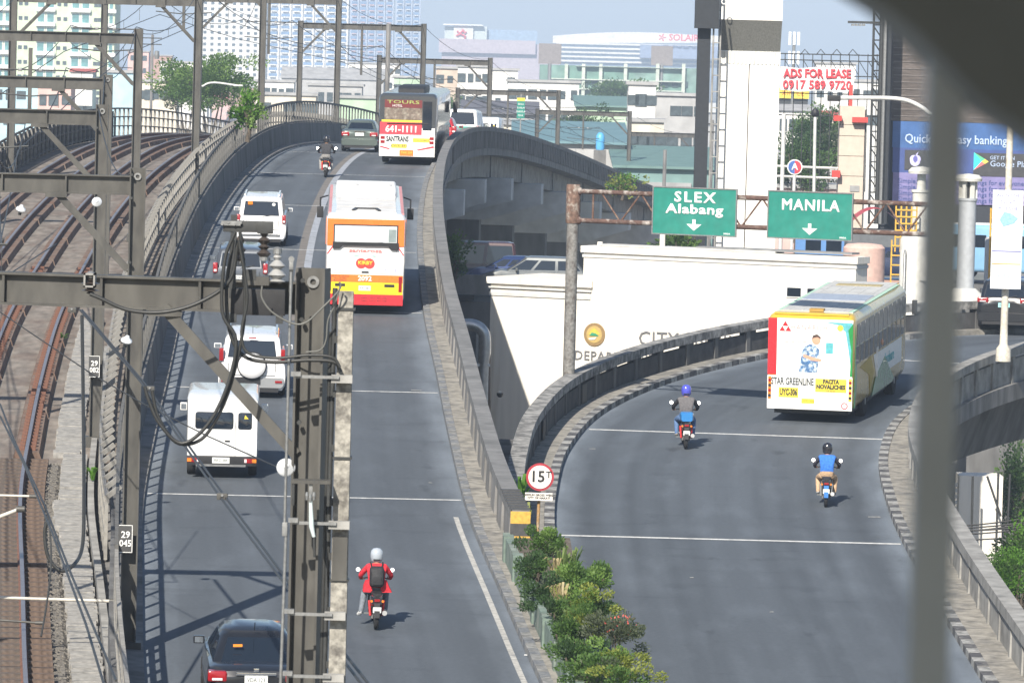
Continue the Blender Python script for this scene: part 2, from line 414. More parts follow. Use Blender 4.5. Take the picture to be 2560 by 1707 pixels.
# road markings
def marking(name, label, fn, t0, t1, o0, o1, m_=MARK, dz=.005, st=1.5):
    o = strip(name, fn, frange(t0, t1, st), [(o0, dz), (o1, dz)], m_); tag(o, label, "road marking", kind="structure"); return o
marking("lane_line", "white lane line in the middle of the flyover beside the orange bus", main, 158, 330, 3.76, 3.52, mat("faded_line", (.33, .35, .385), .7, var=.2, scale=2, c2=(.2, .21, .22), thr=.6))
marking("patched_strip", "pale repaired strip beside the lane line of the flyover", main, 160, 262, 4.02, 3.76, mat("patch_tan", (.17, .155, .14), .85, var=.2, scale=.6), .004)
marking("edge_line", "white edge line along the right kerb at the front of the flyover", main, 84, 119.5, .33, .22, mat("cream_line", (.43, .42, .39), .7, var=.25, scale=3, c2=(.25, .25, .25), thr=.62))
ej_lab = ["in front of the white utility van", "behind the white off-road vehicle", "beside the rear of the orange bus", "beside the white off-road wagon", "ahead of the white wagon", "behind the far motorcyclist", "by the grey sedan", "beyond the far bus"]
for k in range(8):
    Y = 122.2 + 20.4 * k
    marking("expansion_joint", "thin white joint line across the flyover " + ej_lab[k], main, Y, Y + .13, W - .05, .04, MARK, .006, .13)
# ------------------------------------------------------------------ left wall and fence of the flyover
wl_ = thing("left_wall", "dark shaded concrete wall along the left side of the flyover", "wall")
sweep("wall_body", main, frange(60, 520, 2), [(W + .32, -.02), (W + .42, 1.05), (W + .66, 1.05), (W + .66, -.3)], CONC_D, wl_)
sweep("left_gutter_kerb", main, frange(60, 420, 2), [(W + .0, -.1), (W + .0, .10), (W + .34, .12), (W + .34, -.1)], CONC, wl_)
FENCE = mat("fence_grey", (.11, .107, .1), .75, var=.25, scale=2)
FENCE_L = mat("fence_pale", (.25, .24, .22), .75, var=.25, scale=2)
def box_mesh(name, d, m_):
    me = MB().box((0, 0, d[2] / 2), d).mesh(name); me.materials.append(m_); return me
def slat_fence(root, fn, off, z0, h, y0, y1, st, bw, bt, m_, rails, lean=0.0, nmax=300, rw=.07):
    for zz, hh in rails:
        sweep("fence_rail", main, frange(y0, y1, 2), [(off - rw / 2, z0 + zz), (off + rw / 2, z0 + zz), (off + rw / 2, z0 + zz + hh), (off - rw / 2, z0 + zz + hh)], m_, root)
    me = box_mesh("slat", (bw, bt, h), m_)
    rest = MB(); n = 0
    for Y in frange(y0, y1, st):
        p = main(Y, off, z0); hd = main_heading(Y)
        if n < nmax:
            o = link("slat", me, root); o.location = p; o.rotation_euler = (0, lean, -hd)
        else:
            rest.box(p + Vector((0, 0, h / 2)), (bw, bt, h), rz=-hd)
        n += 1
    if rest.v:
        o = rest.build("far_slats", m_, root); o["kind"] = "stuff"
fA = thing("roadside_fence", "dark railing of upright slats on top of the flyover's left wall", "fence")
slat_fence(fA, main, W + .54, 1.05, .98, 100, 330, 1.45, .06, .12, FENCE, [(.95, .10), (.02, .06)], nmax=300)
fN = thing("near_lattice_fence", "pale lattice fence with upright slots beside the track at the bottom", "fence")
slat_fence(fN, main, W + .54, .25, 1.75, 80, 100, 1.1, .07, .2, FENCE_L, [(1.66, .12), (1.22, .12), (.78, .12), (.34, .12), (.02, .1)], nmax=300)
fB = thing("trackside_fence", "pale lattice railing between the railway track and the flyover", "fence")
def offB(Y): return max(_RAIL(Y) - 1.75, W + .75)
def mainB(Y, o, z=0): return main(Y, offB(Y) + o, z)
for zz, hh in ((.08, .06), (.52, .06), (.98, .06), (1.28, .07)):
    sweep("fence_rail", mainB, frange(112, 330, 2), [(-.035, zz), (.035, zz), (.035, zz + hh), (-.035, zz + hh)], FENCE_L, fB)
meB = box_mesh("slat", (.07, .09, 1.28), FENCE_L); meT = MB().bar((0, 0, 1.3), (.28, .1, 1.52), .06, .1).mesh("spike"); meT.materials.append(FENCE_L)
rest = MB(); n = 0
for Y in frange(112, 330, 1.35):
    p = mainB(Y, 0, .02); hd = main_heading(Y)
    if n < 300:
        o = link("slat", meB, fB); o.location = p; o.rotation_euler = (0, 0, -hd)
    else: rest.box(p + Vector((0, 0, .64)), (.07, .12, 1.28), rz=-hd)
    if n < 240:
        o = link("top_spike", meT, fB); o.location = p; o.rotation_euler = (0, 0, -hd)
    n += 1
rest.build("far_slats", FENCE_L, fB)["kind"] = "stuff"
fC = thing("far_trackside_fence", "pale lattice railing along the far left side of the railway track", "fence")
def offC(Y): return _RAIL(Y) + 5.95
def mainC(Y, o, z=0): return main(Y, offC(Y) + o, z)
for zz, hh in ((.1, .06), (.6, .06), (1.05, .06), (1.45, .08)):
    sweep("fence_rail", mainC, frange(150, 330, 2.5), [(-.035, zz), (.035, zz), (.035, zz + hh), (-.035, zz + hh)], FENCE, fC)
meC = box_mesh("slat", (.09, .14, 1.45), FENCE_L); rest = MB(); n = 0
for Y in frange(150, 330, 1.7):
    p = mainC(Y, 0, .02); hd = main_heading(Y)
    if n < 300: o = link("slat", meC, fC); o.location = p; o.rotation_euler = (0, 0, -hd)
    else: rest.box(p + Vector((0, 0, .72)), (.09, .14, 1.45), rz=-hd)
    n += 1
rest.build("far_slats", FENCE_L, fC)["kind"] = "stuff"
sweep("screen_panel", mainC, frange(205, 262, 2.5), [(.06, 0), (.10, 0), (.10, 1.35), (.06, 1.35)], mat("dark_screen", (.05, .05, .052), .8, var=.3, scale=1), fC)

# ------------------------------------------------------------------ railway
TRK = mat("rusty_track_slab", (.205, .18, .155), .9, var=.32, scale=1.2, bump=.35, stretch=(1, .35, 1), c2=(.15, .12, .10), thr=.52)
PLINTH = mat("rust_stained_plinth", (.165, .12, .095), .9, var=.25, scale=1.0, bump=.3, c2=(.14, .08, .055), thr=.52)
RAILM = mat("steel_rail", (.33, .30, .31), .35, metal=.7, var=.1, scale=3)
RAILR = mat("rail_rust", (.16, .075, .05), .85, var=.25, scale=4)
def rl(Y, o, z=0): return main(Y, _RAIL(Y) + o, z)
SLAB0 = 127.0
tb = thing("track_slab", "rust stained concrete track bed carrying the rails on the left", "track bed", kind="structure")
sweep("slab", rl, frange(SLAB0, 520, 2), [(-2.1, -.02), (6.1, -.02), (6.1, -.9), (-2.1, -.9)], TRK, tb)
sweep("slab_below_ballast", rl, frange(40, SLAB0, 2), [(-1.95, -.4), (6.1, -.4), (6.1, -1.2), (-1.95, -1.2)], CONC_D, tb)
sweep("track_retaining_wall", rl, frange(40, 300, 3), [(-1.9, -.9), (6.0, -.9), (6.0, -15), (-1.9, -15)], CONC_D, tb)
for o0 in (0, 1.45, 2.95, 4.4):
    Y = SLAB0 + .6
    while Y < 330:
        sweep("rail_plinth", rl, frange(Y, Y + 7.6, 2), [(o0 - .34, -.02), (o0 + .34, -.02), (o0 + .28, .17), (o0 - .28, .17)], PLINTH, tb)
        Y += 8.0
RLAB = ["nearest to the fence", "second from the fence", "third from the fence", "farthest from the fence"]
for i, o0 in enumerate((0, 1.45, 2.95, 4.4)):
    r_ = thing("railway_rail", "worn steel railway rail " + RLAB[i], "rail", group="railway rails")
    sweep("rail_head", rl, frange(60, 420, 1.5), [(o0 - .04, .30), (o0 + .04, .30), (o0 + .04, .345), (o0 - .04, .345)], RAILM, r_)
    sweep("rail_web", rl, frange(60, 420, 1.5), [(o0 - .075, .155), (o0 + .075, .155), (o0 + .02, .20), (o0 + .02, .30), (o0 - .02, .30), (o0 - .02, .20)], RAILR, r_)
    if i < 2:
        fm = MB().box((-.13, 0, .06), (.12, .16, .12)).mesh("rail_fastening"); fm.materials.append(RAILR)
        for Y in frange(SLAB0 + 1, 172, .62):
            for q in (0, math.pi):
                f_ = link("rail_fastening", fm, r_); f_.location = rl(Y, o0, .165); f_.rotation_euler = (0, 0, q - main_heading(Y))
# ballast and sleepers at the front
BAL = mat("ballast_stone", (.20, .185, .16), .95, var=.45, scale=14, bump=.9, bscale=18, c2=(.13, .12, .11), thr=.5)
bal = strip("ballast_bed", rl, frange(60, SLAB0, .6), [(6.0, -.3)] + [(4.9 - k * .35, -.02 + R.uniform(-.02, .02)) for k in range(16)] + [(-.75, -.02), (-1.0, -.3)], BAL); struct(bal)
bs = MB()
for _ in range(9000):
    Y = R.uniform(90, SLAB0); o0 = R.uniform(-.95, 1.9); p = rl(Y, o0, 0.0); s_ = R.uniform(.018, .042)
    q = [p + Vector((R.uniform(-s_, s_), R.uniform(-s_, s_), R.uniform(-s_, s_) * .8)) for _ in range(4)]
    q = [p + Vector((s_, 0, 0)), p + Vector((-s_ * .5, s_ * .9, 0)), p + Vector((-s_ * .6, -s_ * .8, .01)), p + Vector((R.uniform(-.01, .01), 0, s_ * 1.1))]
    bs.add(q, [(0, 1, 2), (0, 3, 1), (1, 3, 2), (2, 3, 0)])
bso = bs.build("ballast_stones", BAL); tag(bso, "loose grey and brown ballast stones beside the near rail", "ballast", kind="stuff")
SLP = mat("stained_sleeper", (.125, .088, .068), .9, var=.35, scale=5, c2=(.10, .085, .075))
slm = MB().box((0, 0, 0), (2.5, .24, .2)).mesh("sleeper"); slm.materials.append(SLP)
st_ = thing("sleepers", "rust stained sleepers under the rails at the bottom left", "sleepers", kind="structure")
for Y in frange(88, SLAB0 - .5, .62):
    for o0 in (.725, 3.675):
        o = link("sleeper", slm, st_); o.location = rl(Y, o0, .06); o.rotation_euler = (0, 0, -main_heading(Y))
# duct covers (walkway) beside the track
DUCT = mat("duct_cover", (.31, .30, .28), .9, var=.25, scale=3, bump=.3, c2=(.22, .215, .205))
wk = thing("cable_duct", "row of pale concrete duct cover planks between track and fence", "walkway", kind="structure")
n = 0
for Y in frange(86, 158, .34):
    if 120 < Y < 122.5 and R.random() < .5: continue
    sh = R.uniform(-.03, .03); w0 = -1.42 if Y < 128 else -1.25; w1 = -.85 if Y < 128 else -.62
    if abs(Y - 118) < 2: w1 += .12
    q = [rl(Y, w0 + sh, -.12), rl(Y + .31, w0 + sh, -.12), rl(Y + .31, w1 + sh, -.12), rl(Y, w1 + sh, -.12)]
    zz = .10 + R.uniform(-.012, .012)
    q += [rl(Y, w0 + sh, zz), rl(Y + .31, w0 + sh, zz), rl(Y + .31, w1 + sh, zz + R.uniform(-.01, .01)), rl(Y, w1 + sh, zz)]
    MB().hexa(q).build("duct_plank", DUCT, wk)
lc = sweep("track_side_curb", rl, frange(60, 150, 2), [(-1.62, -.4), (-1.48, -.4), (-1.48, .22), (-1.62, .22)], CONC_L); tag(lc, "low pale curb beside the duct covers along the fence", "curb", kind="structure")

# ------------------------------------------------------------------ ramp on the right
RS = frange(ramp_s(62), _rl[-1], 1.5)
rr_ = strip("ramp_road", ramp, RS, [(-RAMP_HW + i * RAMP_HW / 3, 0) for i in range(7)], ASPH2, uvdist=lambda o: RAMP_HW - abs(o)); struct(rr_)
rd = thing("ramp_deck", "curved concrete deck and girder of the ramp on the right", "ramp", kind="structure")
sweep("deck_slab", ramp, RS, [(-RAMP_HW - 1.2, -.03), (RAMP_HW + 1.2, -.03), (RAMP_HW + 1.2, -.55), (-RAMP_HW - 1.2, -.55)], CONC, rd)
sg = ramp_s(150)
sweep("ramp_girder", ramp, frange(sg + 4, _rl[-1], 1.5), [(-RAMP_HW + .2, -.55), (RAMP_HW + .5, -.55), (RAMP_HW - .1, -2.3), (-RAMP_HW + .6, -2.3)], CONC_D, rd, smooth=30)
sweep("ramp_retaining_wall", ramp, frange(ramp_s(62), sg - 4, 2), [(-RAMP_HW - .9, -.55), (RAMP_HW + .9, -.55), (RAMP_HW + .9, -14), (-RAMP_HW - .9, -14)], CONC, rd)
kL = kerb("ramp_left_kerb", "black and white painted kerb along the left of the ramp", ramp, ramp_s(112), ramp_s(183), -RAMP_HW + .005, -RAMP_HW - .25, .17, .62, (kerb_b, kerb_w))
kR = kerb("ramp_right_kerb", "black and white painted kerb along the right of the ramp", ramp, ramp_s(100), ramp_s(176), RAMP_HW - .005, RAMP_HW + .25, .17, .6, (kerb_b, kerb_w))
for nm, sg_, a, b in (("ramp_left_footway", -1, 112, 190), ("ramp_right_footway", 1, 95, 189)):
    o = sweep(nm, ramp, frange(ramp_s(a), ramp_s(b) if b < 187 else _rl[-1], 1.2), [(sg_ * (RAMP_HW + .255), -.1), (sg_ * (RAMP_HW + .255), .15), (sg_ * (RAMP_HW + .86), .15), (sg_ * (RAMP_HW + .86), -.1)], SIDEWALK); struct(o)
STONE = mat("weathered_stone_cap", (.30, .295, .285), .9, var=.35, scale=2.2, bump=.7, bscale=6, c2=(.12, .12, .118), thr=.5)
def ramp_parapet(name, label, sd, a, b, capm, wallm, capw, slots, graf=False):
    p = thing(name, label, "parapet"); i0 = RAMP_HW + .86
    f = lambda s, o, z=0: ramp(s, sd * (i0 + o), z)
    ss = frange(a, b, 1.0)
    sweep("parapet_base_wall", f, ss, [(0, -.3), (0, .72), (.16, .72), (.16, -.3)], wallm, p)
    sweep("parapet_cap", f, ss, [(-.08, .84), (-.08, 1.10), (capw, 1.10), (capw, .84)], capm, p, smooth=30)
    s = a; k = 0
    while s < b - .4:       # posts between the slots carry the cap
        w_ = .55 if k % 2 else .8
        q = [f(s, .0, .71), f(s + w_, .0, .71), f(s + w_, .16, .71), f(s, .16, .71)]
        q += [f(s, .0, .85), f(s + w_, .0, .85), f(s + w_, .16, .85), f(s, .16, .85)]
        MB().hexa(q).build("slot_block", wallm, p)
        q = [f(s + .1, -.05, -.05), f(s + .35, -.05, -.05), f(s + .35, .22, -.05), f(s + .1, .22, -.05)]
        q += [f(s + .1, -.03, .845), f(s + .35, -.03, .845), f(s + .35, .24, .845), f(s + .1, .24, .845)]
        MB().hexa(q).build("parapet_post", CONC_D if sd < 0 else CONC_L, p)
        s += slots; k += 1
    return p
pl = ramp_parapet("ramp_left_parapet", "curved parapet with mottled stone cap along the left of the ramp", -1, ramp_s(118), _rl[-1] - 2, STONE, mat("shade_dark_wall", (.065, .066, .07), .85, var=.3, scale=.9, bump=.2, c2=(.045, .045, .048)), .36, 2.4)  # inner face turned from the sun: its shade is put into the wall colour
pr = ramp_parapet("ramp_right_parapet", "pale concrete parapet with slots along the right side of the ramp", 1, ramp_s(96), _rl[-1] - 2, CONC_L, CONC_L, .3, 2.3)
jl = ["in front of the planted island's ramp", "behind the rider with the blue helmet", "ahead of the green and white bus", "beside the black car"]
for k, s in enumerate((ramp_s(132.6), ramp_s(154.5), ramp_s(176), ramp_s(176) + 14)):
    marking("ramp_joint", "white joint line across the ramp " + jl[k], ramp, s, s + .2, -RAMP_HW + .1, RAMP_HW - .06, MARK, .006, .2)
# chevron plates on the left parapet
ch = mat("chevron_amber", (.42, .22, .05), .6, var=.2)
for k, Y in enumerate((150.5, 159.5, 186)):
    s = ramp_s(Y); P = ramp(s, -RAMP_HW - .80, .45); hd = ramp_heading(s)
    t = thing("chevron_plate", "small amber chevron plate on the ramp's left parapet " + ("at the bend near the gantry post", "farther up below the slots", "beyond the bus by the black car")[k], "sign", P, (0, 0, -hd - math.pi / 2), group="chevron plates")
    MB().box((0, 0, 0), (.75, .02, .55)).build("plate", mat("dark_plate", (.06, .055, .05), .6), t)
    for j in range(3):
        x0 = -.25 + j * .2
        MB().poly([(x0, -.012, -.2), (x0 + .08, -.012, -.2), (x0 + .2, -.012, 0), (x0 + .08, -.012, .2), (x0, -.012, .2), (x0 + .12, -.012, 0)], .006, (0, -1, 0)).build("chevron", ch, t)
# ------------------------------------------------------------------ planted island between the roads
isl = thing("planter", "long green painted planter wall between the flyover and the ramp", "planter")
PLG = mat("planter_green", (.15, .20, .17), .8, var=.25, scale=1.5, bump=.2, c2=(.2, .23, .2))
def isy(Y, o, z=0): return main(Y, -.34 - o, z)
iy = frange(70, 112.9, 1.5)
sweep("planter_side_wall", isy, iy, [(0, -.1), (0, .62), (.14, .62), (.14, -.1)], PLG, isl)
for Y in frange(72, 112, 2.6):
    q = [isy(Y, -.04, -.05), isy(Y + .35, -.04, -.05), isy(Y + .35, .18, -.05), isy(Y, .18, -.05)]
    q += [isy(Y, -.04, .66), isy(Y + .35, -.04, .66), isy(Y + .35, .18, .66), isy(Y, .18, .66)]
    MB().hexa(q).build("planter_post", PLG, isl)
mb = MB(); mb.loft([[isy(Y, .14, -2.5), isy(Y, .14, .5), Vector((max(_rx(ramp_s(Y)) - RAMP_HW - .05, _XR(Y) + .9), Y, main(Y).z + .5)), Vector((max(_rx(ramp_s(Y)) - RAMP_HW - .05, _XR(Y) + .9), Y, main(Y).z - 3))] for Y in frange(70, 113.2, 1.5)])
mb.build("planter_soil", mat("planter_soil", (.10, .08, .06), .95, var=.4, scale=6, bump=.8, c2=(.15, .13, .1)), isl)

mb = MB(); mb.loft([[Vector((_XR(Y) + .85, Y, rz_(Y) - 2)), Vector((_XR(Y) + .85, Y, rz_(Y) + .25)), Vector((_rx(ramp_s(Y)) - RAMP_HW - .9, Y, rz_(Y) + .25)), Vector((_rx(ramp_s(Y)) - RAMP_HW - .9, Y, rz_(Y) - 2))] for Y in frange(113.3, 150, 2)])
mb.build("lower_island", CONC_D, isl)

# cracks, scuffs and litter on the asphalt
SEAL = mat("crack_tar", (.035, .036, .038), .6, var=.2); SCUFF = mat("pale_scuff", (.30, .30, .29), .8, var=.3, scale=6); DUST = mat("dust_patch", (.145, .145, .145), .9, var=.3, scale=1.5)
rq = random.Random(5)
pl_ = ["near the right kerb behind the orange bus", "by the joint ahead of the red rider", "beside the edge line", "left of the red jacketed rider", "near the ramp's right kerb by the blue vest rider", "low on the ramp", "in the middle of the ramp", "by the ramp's left kerb"]
for k in range(8):
    fn = main if k < 4 else ramp
    t0, o0 = ((143, .45), (125, .6), (101, -.1), (104, 4.2))[k] if k < 4 else ((ramp_s(137.5), 3.7), (ramp_s(121), .4), (ramp_s(126), -1.2), (ramp_s(150), -3.8))[k - 4]
    w, h = (.30, .10, .16, .1, .34, .1, .1, .2)[k], (.12, .08, .09, .06, .14, .1, .12, .1)[k]
    mb = MB(); mb.add([fn(t0, o0, .012), fn(t0, o0 + w, .014), fn(t0 + h, o0 + w * .9, .02), fn(t0 + h, o0 + .02, .012)], [(0, 1, 2, 3)])
    tag(mb.build("litter", SCUFF if k != 2 else WHITE, fix=False), "small pale scrap lying " + pl_[k], "litter", group="scraps on the road")
# ------------------------------------------------------------------ overhead-line portals
PORT = [  # Y, column pixel (u, v of its top), v of the beam's middle, words for the label
    (62, 784, 670, 746, "nearest portal with black cables and insulators hanging from it"),
    (100, 345, 420, 464, "portal second from the front, its column plate nearest the bottom edge"),
    (130, 256, 262, 296, "portal third from the front, its column plate beside the duct covers"),
    (165, 270, 187, 211, "fourth portal from the front"),
    (185, 347, 72, 98, "fifth portal, before the tree"),
    (215, 497, -14, 6, "portal right of the pale green flats"),
    (250, 661, -95, -70, "dark portal in front of the white tower"),
    (285, 848, -12, 5, "portal in front of the blue towers"),
    (320, 1060, 60, 72, "portal left of the far bus roof"),
    (355, 1226, 145, 158, "portal right of the far bus"),
    (390, 1397, 226, 236, "portal above the white wagon"),
    (425, 1575, 278, 287, "portal behind the teal roofs"),
    (460, 1744, 330, 340, "farthest portal beside the ladder"),
]
BR = .36
PX = []        # portal data for the wires
SPAN = 7.35
def hsec(mb, a, b, w, d, t, axis):     # H section between a and b; web in the plane of `axis`
    a, b, ax = Vector(a), Vector(b), Vector(axis).normalized(); n = (b - a).normalized().cross(ax).normalized()
    def plate(off, wd, th):
        q = []
        for p in (a, b):
            c = p + ax * off
            q.append([c - ax * wd / 2 - n * th / 2, c + ax * wd / 2 - n * th / 2, c + ax * wd / 2 + n * th / 2, c - ax * wd / 2 + n * th / 2])
        mb.loft(q)
    plate(0, w - 2 * t, t); plate(-w / 2 + t / 2, t, d); plate(w / 2 - t / 2, t, d)
for i, (Y, u, vt, vb, words) in enumerate(PORT):
    top = at(u, vt, Y); zb = at(u, vb, Y).z; hd = main_heading(Y)
    nl = Vector((-math.cos(hd), math.sin(hd), 0)) if i else Vector((-.985, .17, 0)).normalized()
    base_z = CAMZ - _D(Y) - .05
    rb = Vector((top.x, Y, base_z)); lb = rb + nl * SPAN
    t = thing("catenary_portal", "grey steel overhead line " + words, "portal", rb, group="overhead line portals")
    o = -rb
    w = .30 if i else .34
    for nm, p in (("column", rb), ("column", lb)):
        mb = MB(); hsec(mb, p + o, Vector((p.x, p.y, top.z)) + o, w, w, .028, nl)
        mb.box(Vector((p.x, p.y, base_z + .15)) + o, (.5, .5, .3), rz=-hd)
        mb.build(nm, STEEL, t)
    bd = BR * (1 if i != 0 else 1.05)
    mb = MB(); a = rb + nl * (w / 2); a.z = zb; b = lb - nl * (w / 2); b.z = zb
    hsec(mb, a + o, b + o, bd, .22, .028, (0, 0, 1)); beam = mb.build("beam", STEEL, t)
    for k in range(1, 6):       # stiffeners
        p = a.lerp(b, k / 6.0) + o
        MB().box(p, (.03, .2, bd - .06), rz=-hd).build("stiffener", STEEL, beam)
    for sgn, cb in ((1, rb), (-1, lb)):
        bs_ = 1.75 if i == 0 else 1.5; q0 = cb + nl * sgn * .15; q0.z = zb - bs_ - .1; q1 = cb + nl * sgn * bs_; q1.z = zb - bd / 2 - .02
        mb = MB(); mb.bar(q0 + o, q1 + o, .03, .15, up=nl.cross(q1 - q0)); mb.bar(q0 + o + Vector((0, -.06, .05)), q1 + o + Vector((0, -.06, .05)), .13, .03, up=nl.cross(q1 - q0))
        mb.build("brace", STEEL, t)
        MB().box(q1 + o + Vector((0, -.02, -.0)), (.4, .24, .1), rz=-hd).build("gusset", STEEL, t)
    # bolts and cap ring
    if i < 4:
        for zz in (zb + bd / 2 + .02, zb - bd / 2 - .05, zb - 1.42):
            MB().lathe(Vector((rb.x, rb.y, zz)) + nl * (w / 2 - .05) + o + Vector((0, -.19, 0)), [(.028, 0), (.028, .06)], 6, 'Y').build("bolt", STEEL_D, t)
        q = Vector((rb.x, rb.y - .04, top.z - .16)) + o
        mb = MB(); n_ = 20
        mb.loft([[q + Vector((r * math.cos(2*math.pi*k/n_), y, r * math.sin(2*math.pi*k/n_))) for k in range(n_)] for r, y in ((.035, -.005), (.07, -.005), (.07, .01), (.035, .01))], caps=False)
        mb.build("lifting_ring", GALV, t)
    # drop post with registration arms in the middle of the portal
    if i >= 1:
        c = a.lerp(b, .5); dp = MB().box(Vector((c.x, c.y, zb - 1.5)) + o, (.13, .13, 2.7 if i > 4 else 2.2), rz=-hd).build("drop_post", STEEL, t)
        for s_ in (-1, 1):
            for zz in (-1.15, -2.05):
                MB().tube([Vector((c.x, c.y, zb + zz)) + o, Vector((c.x, c.y, zb + zz + (.1 if zz < -2 else .0))) + nl * s_ * 1.3 + o], .028, 6).build("registration_arm", STEEL_D, t)
            MB().lathe(Vector((c.x, c.y, zb - 1.15)) + nl * s_ * .35 + o, [(.03, -.06), (.08, -.05), (.03, -.02), (.08, 0), (.03, .03), (.08, .05), (.03, .07)], 8, 'X').build("arm_insulator", mat("porcelain_grey", (.5, .5, .5), .25, var=.05), t)
    PX.append((Y, rb, nl, zb))
plate_m = mat("number_plate_dark", (.055, .055, .055), .5, var=.1)
for k, (u, v, Y, a_, b_, sz) in enumerate(((314, 1346, 99.7, "29", "045", .30), (236, 916, 129.7, "29", "082", .28))):
    P = at(u, v, Y)
    t = thing("number_plate", ("lower", "upper")[k] + " of the two small dark number plates on portal columns", "sign", P, (0, 0, 0))
    MB().box((0, 0, 0), (.27, .015, .52)).build("plate", plate_m, t)
    for (x, z, w_, h_) in ((0, .25, .25, .012), (0, -.25, .25, .012), (.122, 0, .012, .5)): MB().box((x, -.012, z), (w_, .006, h_)).build("plate_border", WHITE, t)
    text(a_, .17, WHITE, t, (0, -.012, .07), bold=.004); text(b_, .17, WHITE, t, (0, -.012, -.09), bold=.004, sx=.9)
# wires along the two tracks
WIRE = mat("overhead_wire_dark", (.045, .045, .045), .5, metal=.3, var=0)
def wire(name, label, pts, r, group=None, m_=WIRE, n=5):
    o = MB().tube(pts, r, n).build(name, m_, smooth=60); return tag(o, label, "wire", group)
def sagged(a, b, sag, n=8):
    return [a.lerp(b, k / n) - Vector((0, 0, sag * 4 * (k / n) * (1 - k / n))) for k in range(n + 1)]
for tr, (du, nm) in enumerate(((2.45, "right hand"), (5.05, "left hand"))):
    for kind, hz, sag in (("messenger", -1.05, .75), ("contact", -2.1, .0)):
        pts = []
        ps = [(rb + nl * (du + (.25 if j % 2 else -.25) * (kind == "contact"))) for j, (Y, rb, nl, zb) in enumerate(PX)]
        for j, p in enumerate(ps): p.z = PX[j][3] + hz
        for j in range(1, len(ps) - 1):
            pts += sagged(ps[j], ps[j + 1], sag)[:-1 if j < len(ps) - 2 else None]
        wire(kind + "_wire", "thin %s wire hung over the %s track" % (kind, nm), pts, .018)
    for j in range(1, len(PX) - 1):
        a, b = PX[j], PX[j + 1]
        for f in (.2, .4, .6, .8):
            p = a[1].lerp(b[1], f) + a[2].lerp(b[2], f) * du; z0 = a[3] * (1 - f) + b[3] * f
            o = MB().bar((p.x, p.y, z0 - 2.1), (p.x, p.y, z0 - 1.05 - .75 * 4 * f * (1 - f)), .014, .014).build("dropper", WIRE)
            tag(o, "short dropper wire between messenger and contact wire of the %s track" % nm, "wire", "droppers on the %s track" % nm)
# feeder wires from portal to portal on top
for tr, (du, nm) in enumerate(((.1, "right column tops"), (SPAN - .3, "left column tops"))):
    pts = []
    ps = [rb + nl * du + Vector((0, 0, 0)) for (Y, rb, nl, zb) in PX]
    for j, p in enumerate(ps): p.z = PX[j][3] + .25
    for j in range(1, len(ps) - 1): pts += sagged(ps[j], ps[j + 1], .6)[:-1 if j < len(ps) - 2 else None]
    wire("feeder_wire", "thin feeder wire strung along the " + nm, pts, .014)
for k in range(4):     # diagonal pull-off wires crossing the tracks
    j = (4, 6, 8, 10)[k]
    a = PX[j][1] + PX[j][2] * .2; a.z = PX[j][3] - 1.0; b = PX[j + 1][1] + PX[j + 1][2] * 5.2; b.z = PX[j + 1][3] - 1.6
    wire("pull_off_wire", "thin diagonal wire crossing above the track " + ("by the pale green flats", "in front of the white tower", "before the far bus", "by the far portals")[k], sagged(a, b, .3), .014)

# ------------------------------------------------------------------ things on the nearest portal
P1 = PX[0]
def N(u, v, Y=61.6): return at(u, v, Y)
CABLE = mat("black_cable", (.03, .031, .03), .45, var=.1, scale=8)
CABLE_G = mat("grey_cable", (.13, .13, .12), .5, var=.1)
def crv(pts, n=6):
    P = [Vector(q) for q in pts]; xs = list(range(len(P))); fs = [spl(xs, [q[k] for q in P]) for k in range(3)]
    return [Vector([f(t / n) for f in fs]) for t in range((len(P) - 1) * n + 1)]
def cable(label, pix, r, m_=CABLE, Y=61.3, name="cable"):
    pts = [at(q[0], q[1], q[2] if len(q) > 2 else Y) for q in pix]
    o = MB().tube(crv(pts), r, 8).build(name, m_, smooth=60); return tag(o, label, "cable")
cable("thick black cable looping from the insulator bracket left along the near beam", [(595, 600), (575, 700), (500, 755), (410, 780), (320, 775), (250, 745), (225, 735)], .022)
cable("thick black cable hanging from the bracket into the left deep loop", [(588, 580), (562, 650), (556, 780), (590, 850), (570, 960), (520, 1060), (455, 1108), (400, 1060), (372, 1000), (362, 965)], .021, Y=61.2)
cable("thick black cable hanging from the bracket into the right deep loop", [(600, 580), (612, 700), (608, 820), (580, 950), (545, 1040), (500, 1100), (440, 1105), (395, 1040), (380, 975)], .020, Y=61.25)
cable("black cable swinging right behind the near column into the pole", [(583, 600), (566, 720), (575, 830), (610, 890), (680, 905), (770, 900), (835, 905), (852, 930)], .022, Y=61.35)
cable("second black cable swinging right onto the pole", [(597, 600), (618, 740), (604, 830), (620, 882), (690, 895), (770, 888), (830, 893), (850, 918)], .018, Y=61.2)
cable("thin dark cable drooping in front of the near column", [(655, 715), (655, 745), (680, 780), (730, 808), (765, 806), (800, 775), (840, 735), (852, 715), (848, 705)], .011, Y=61.2, m_=CABLE_G)
cable("thin dark cable hanging down the face of the near column", [(850, 715), (838, 760), (820, 800), (815, 850), (800, 875), (765, 880)], .009, Y=61.3, m_=CABLE_G)
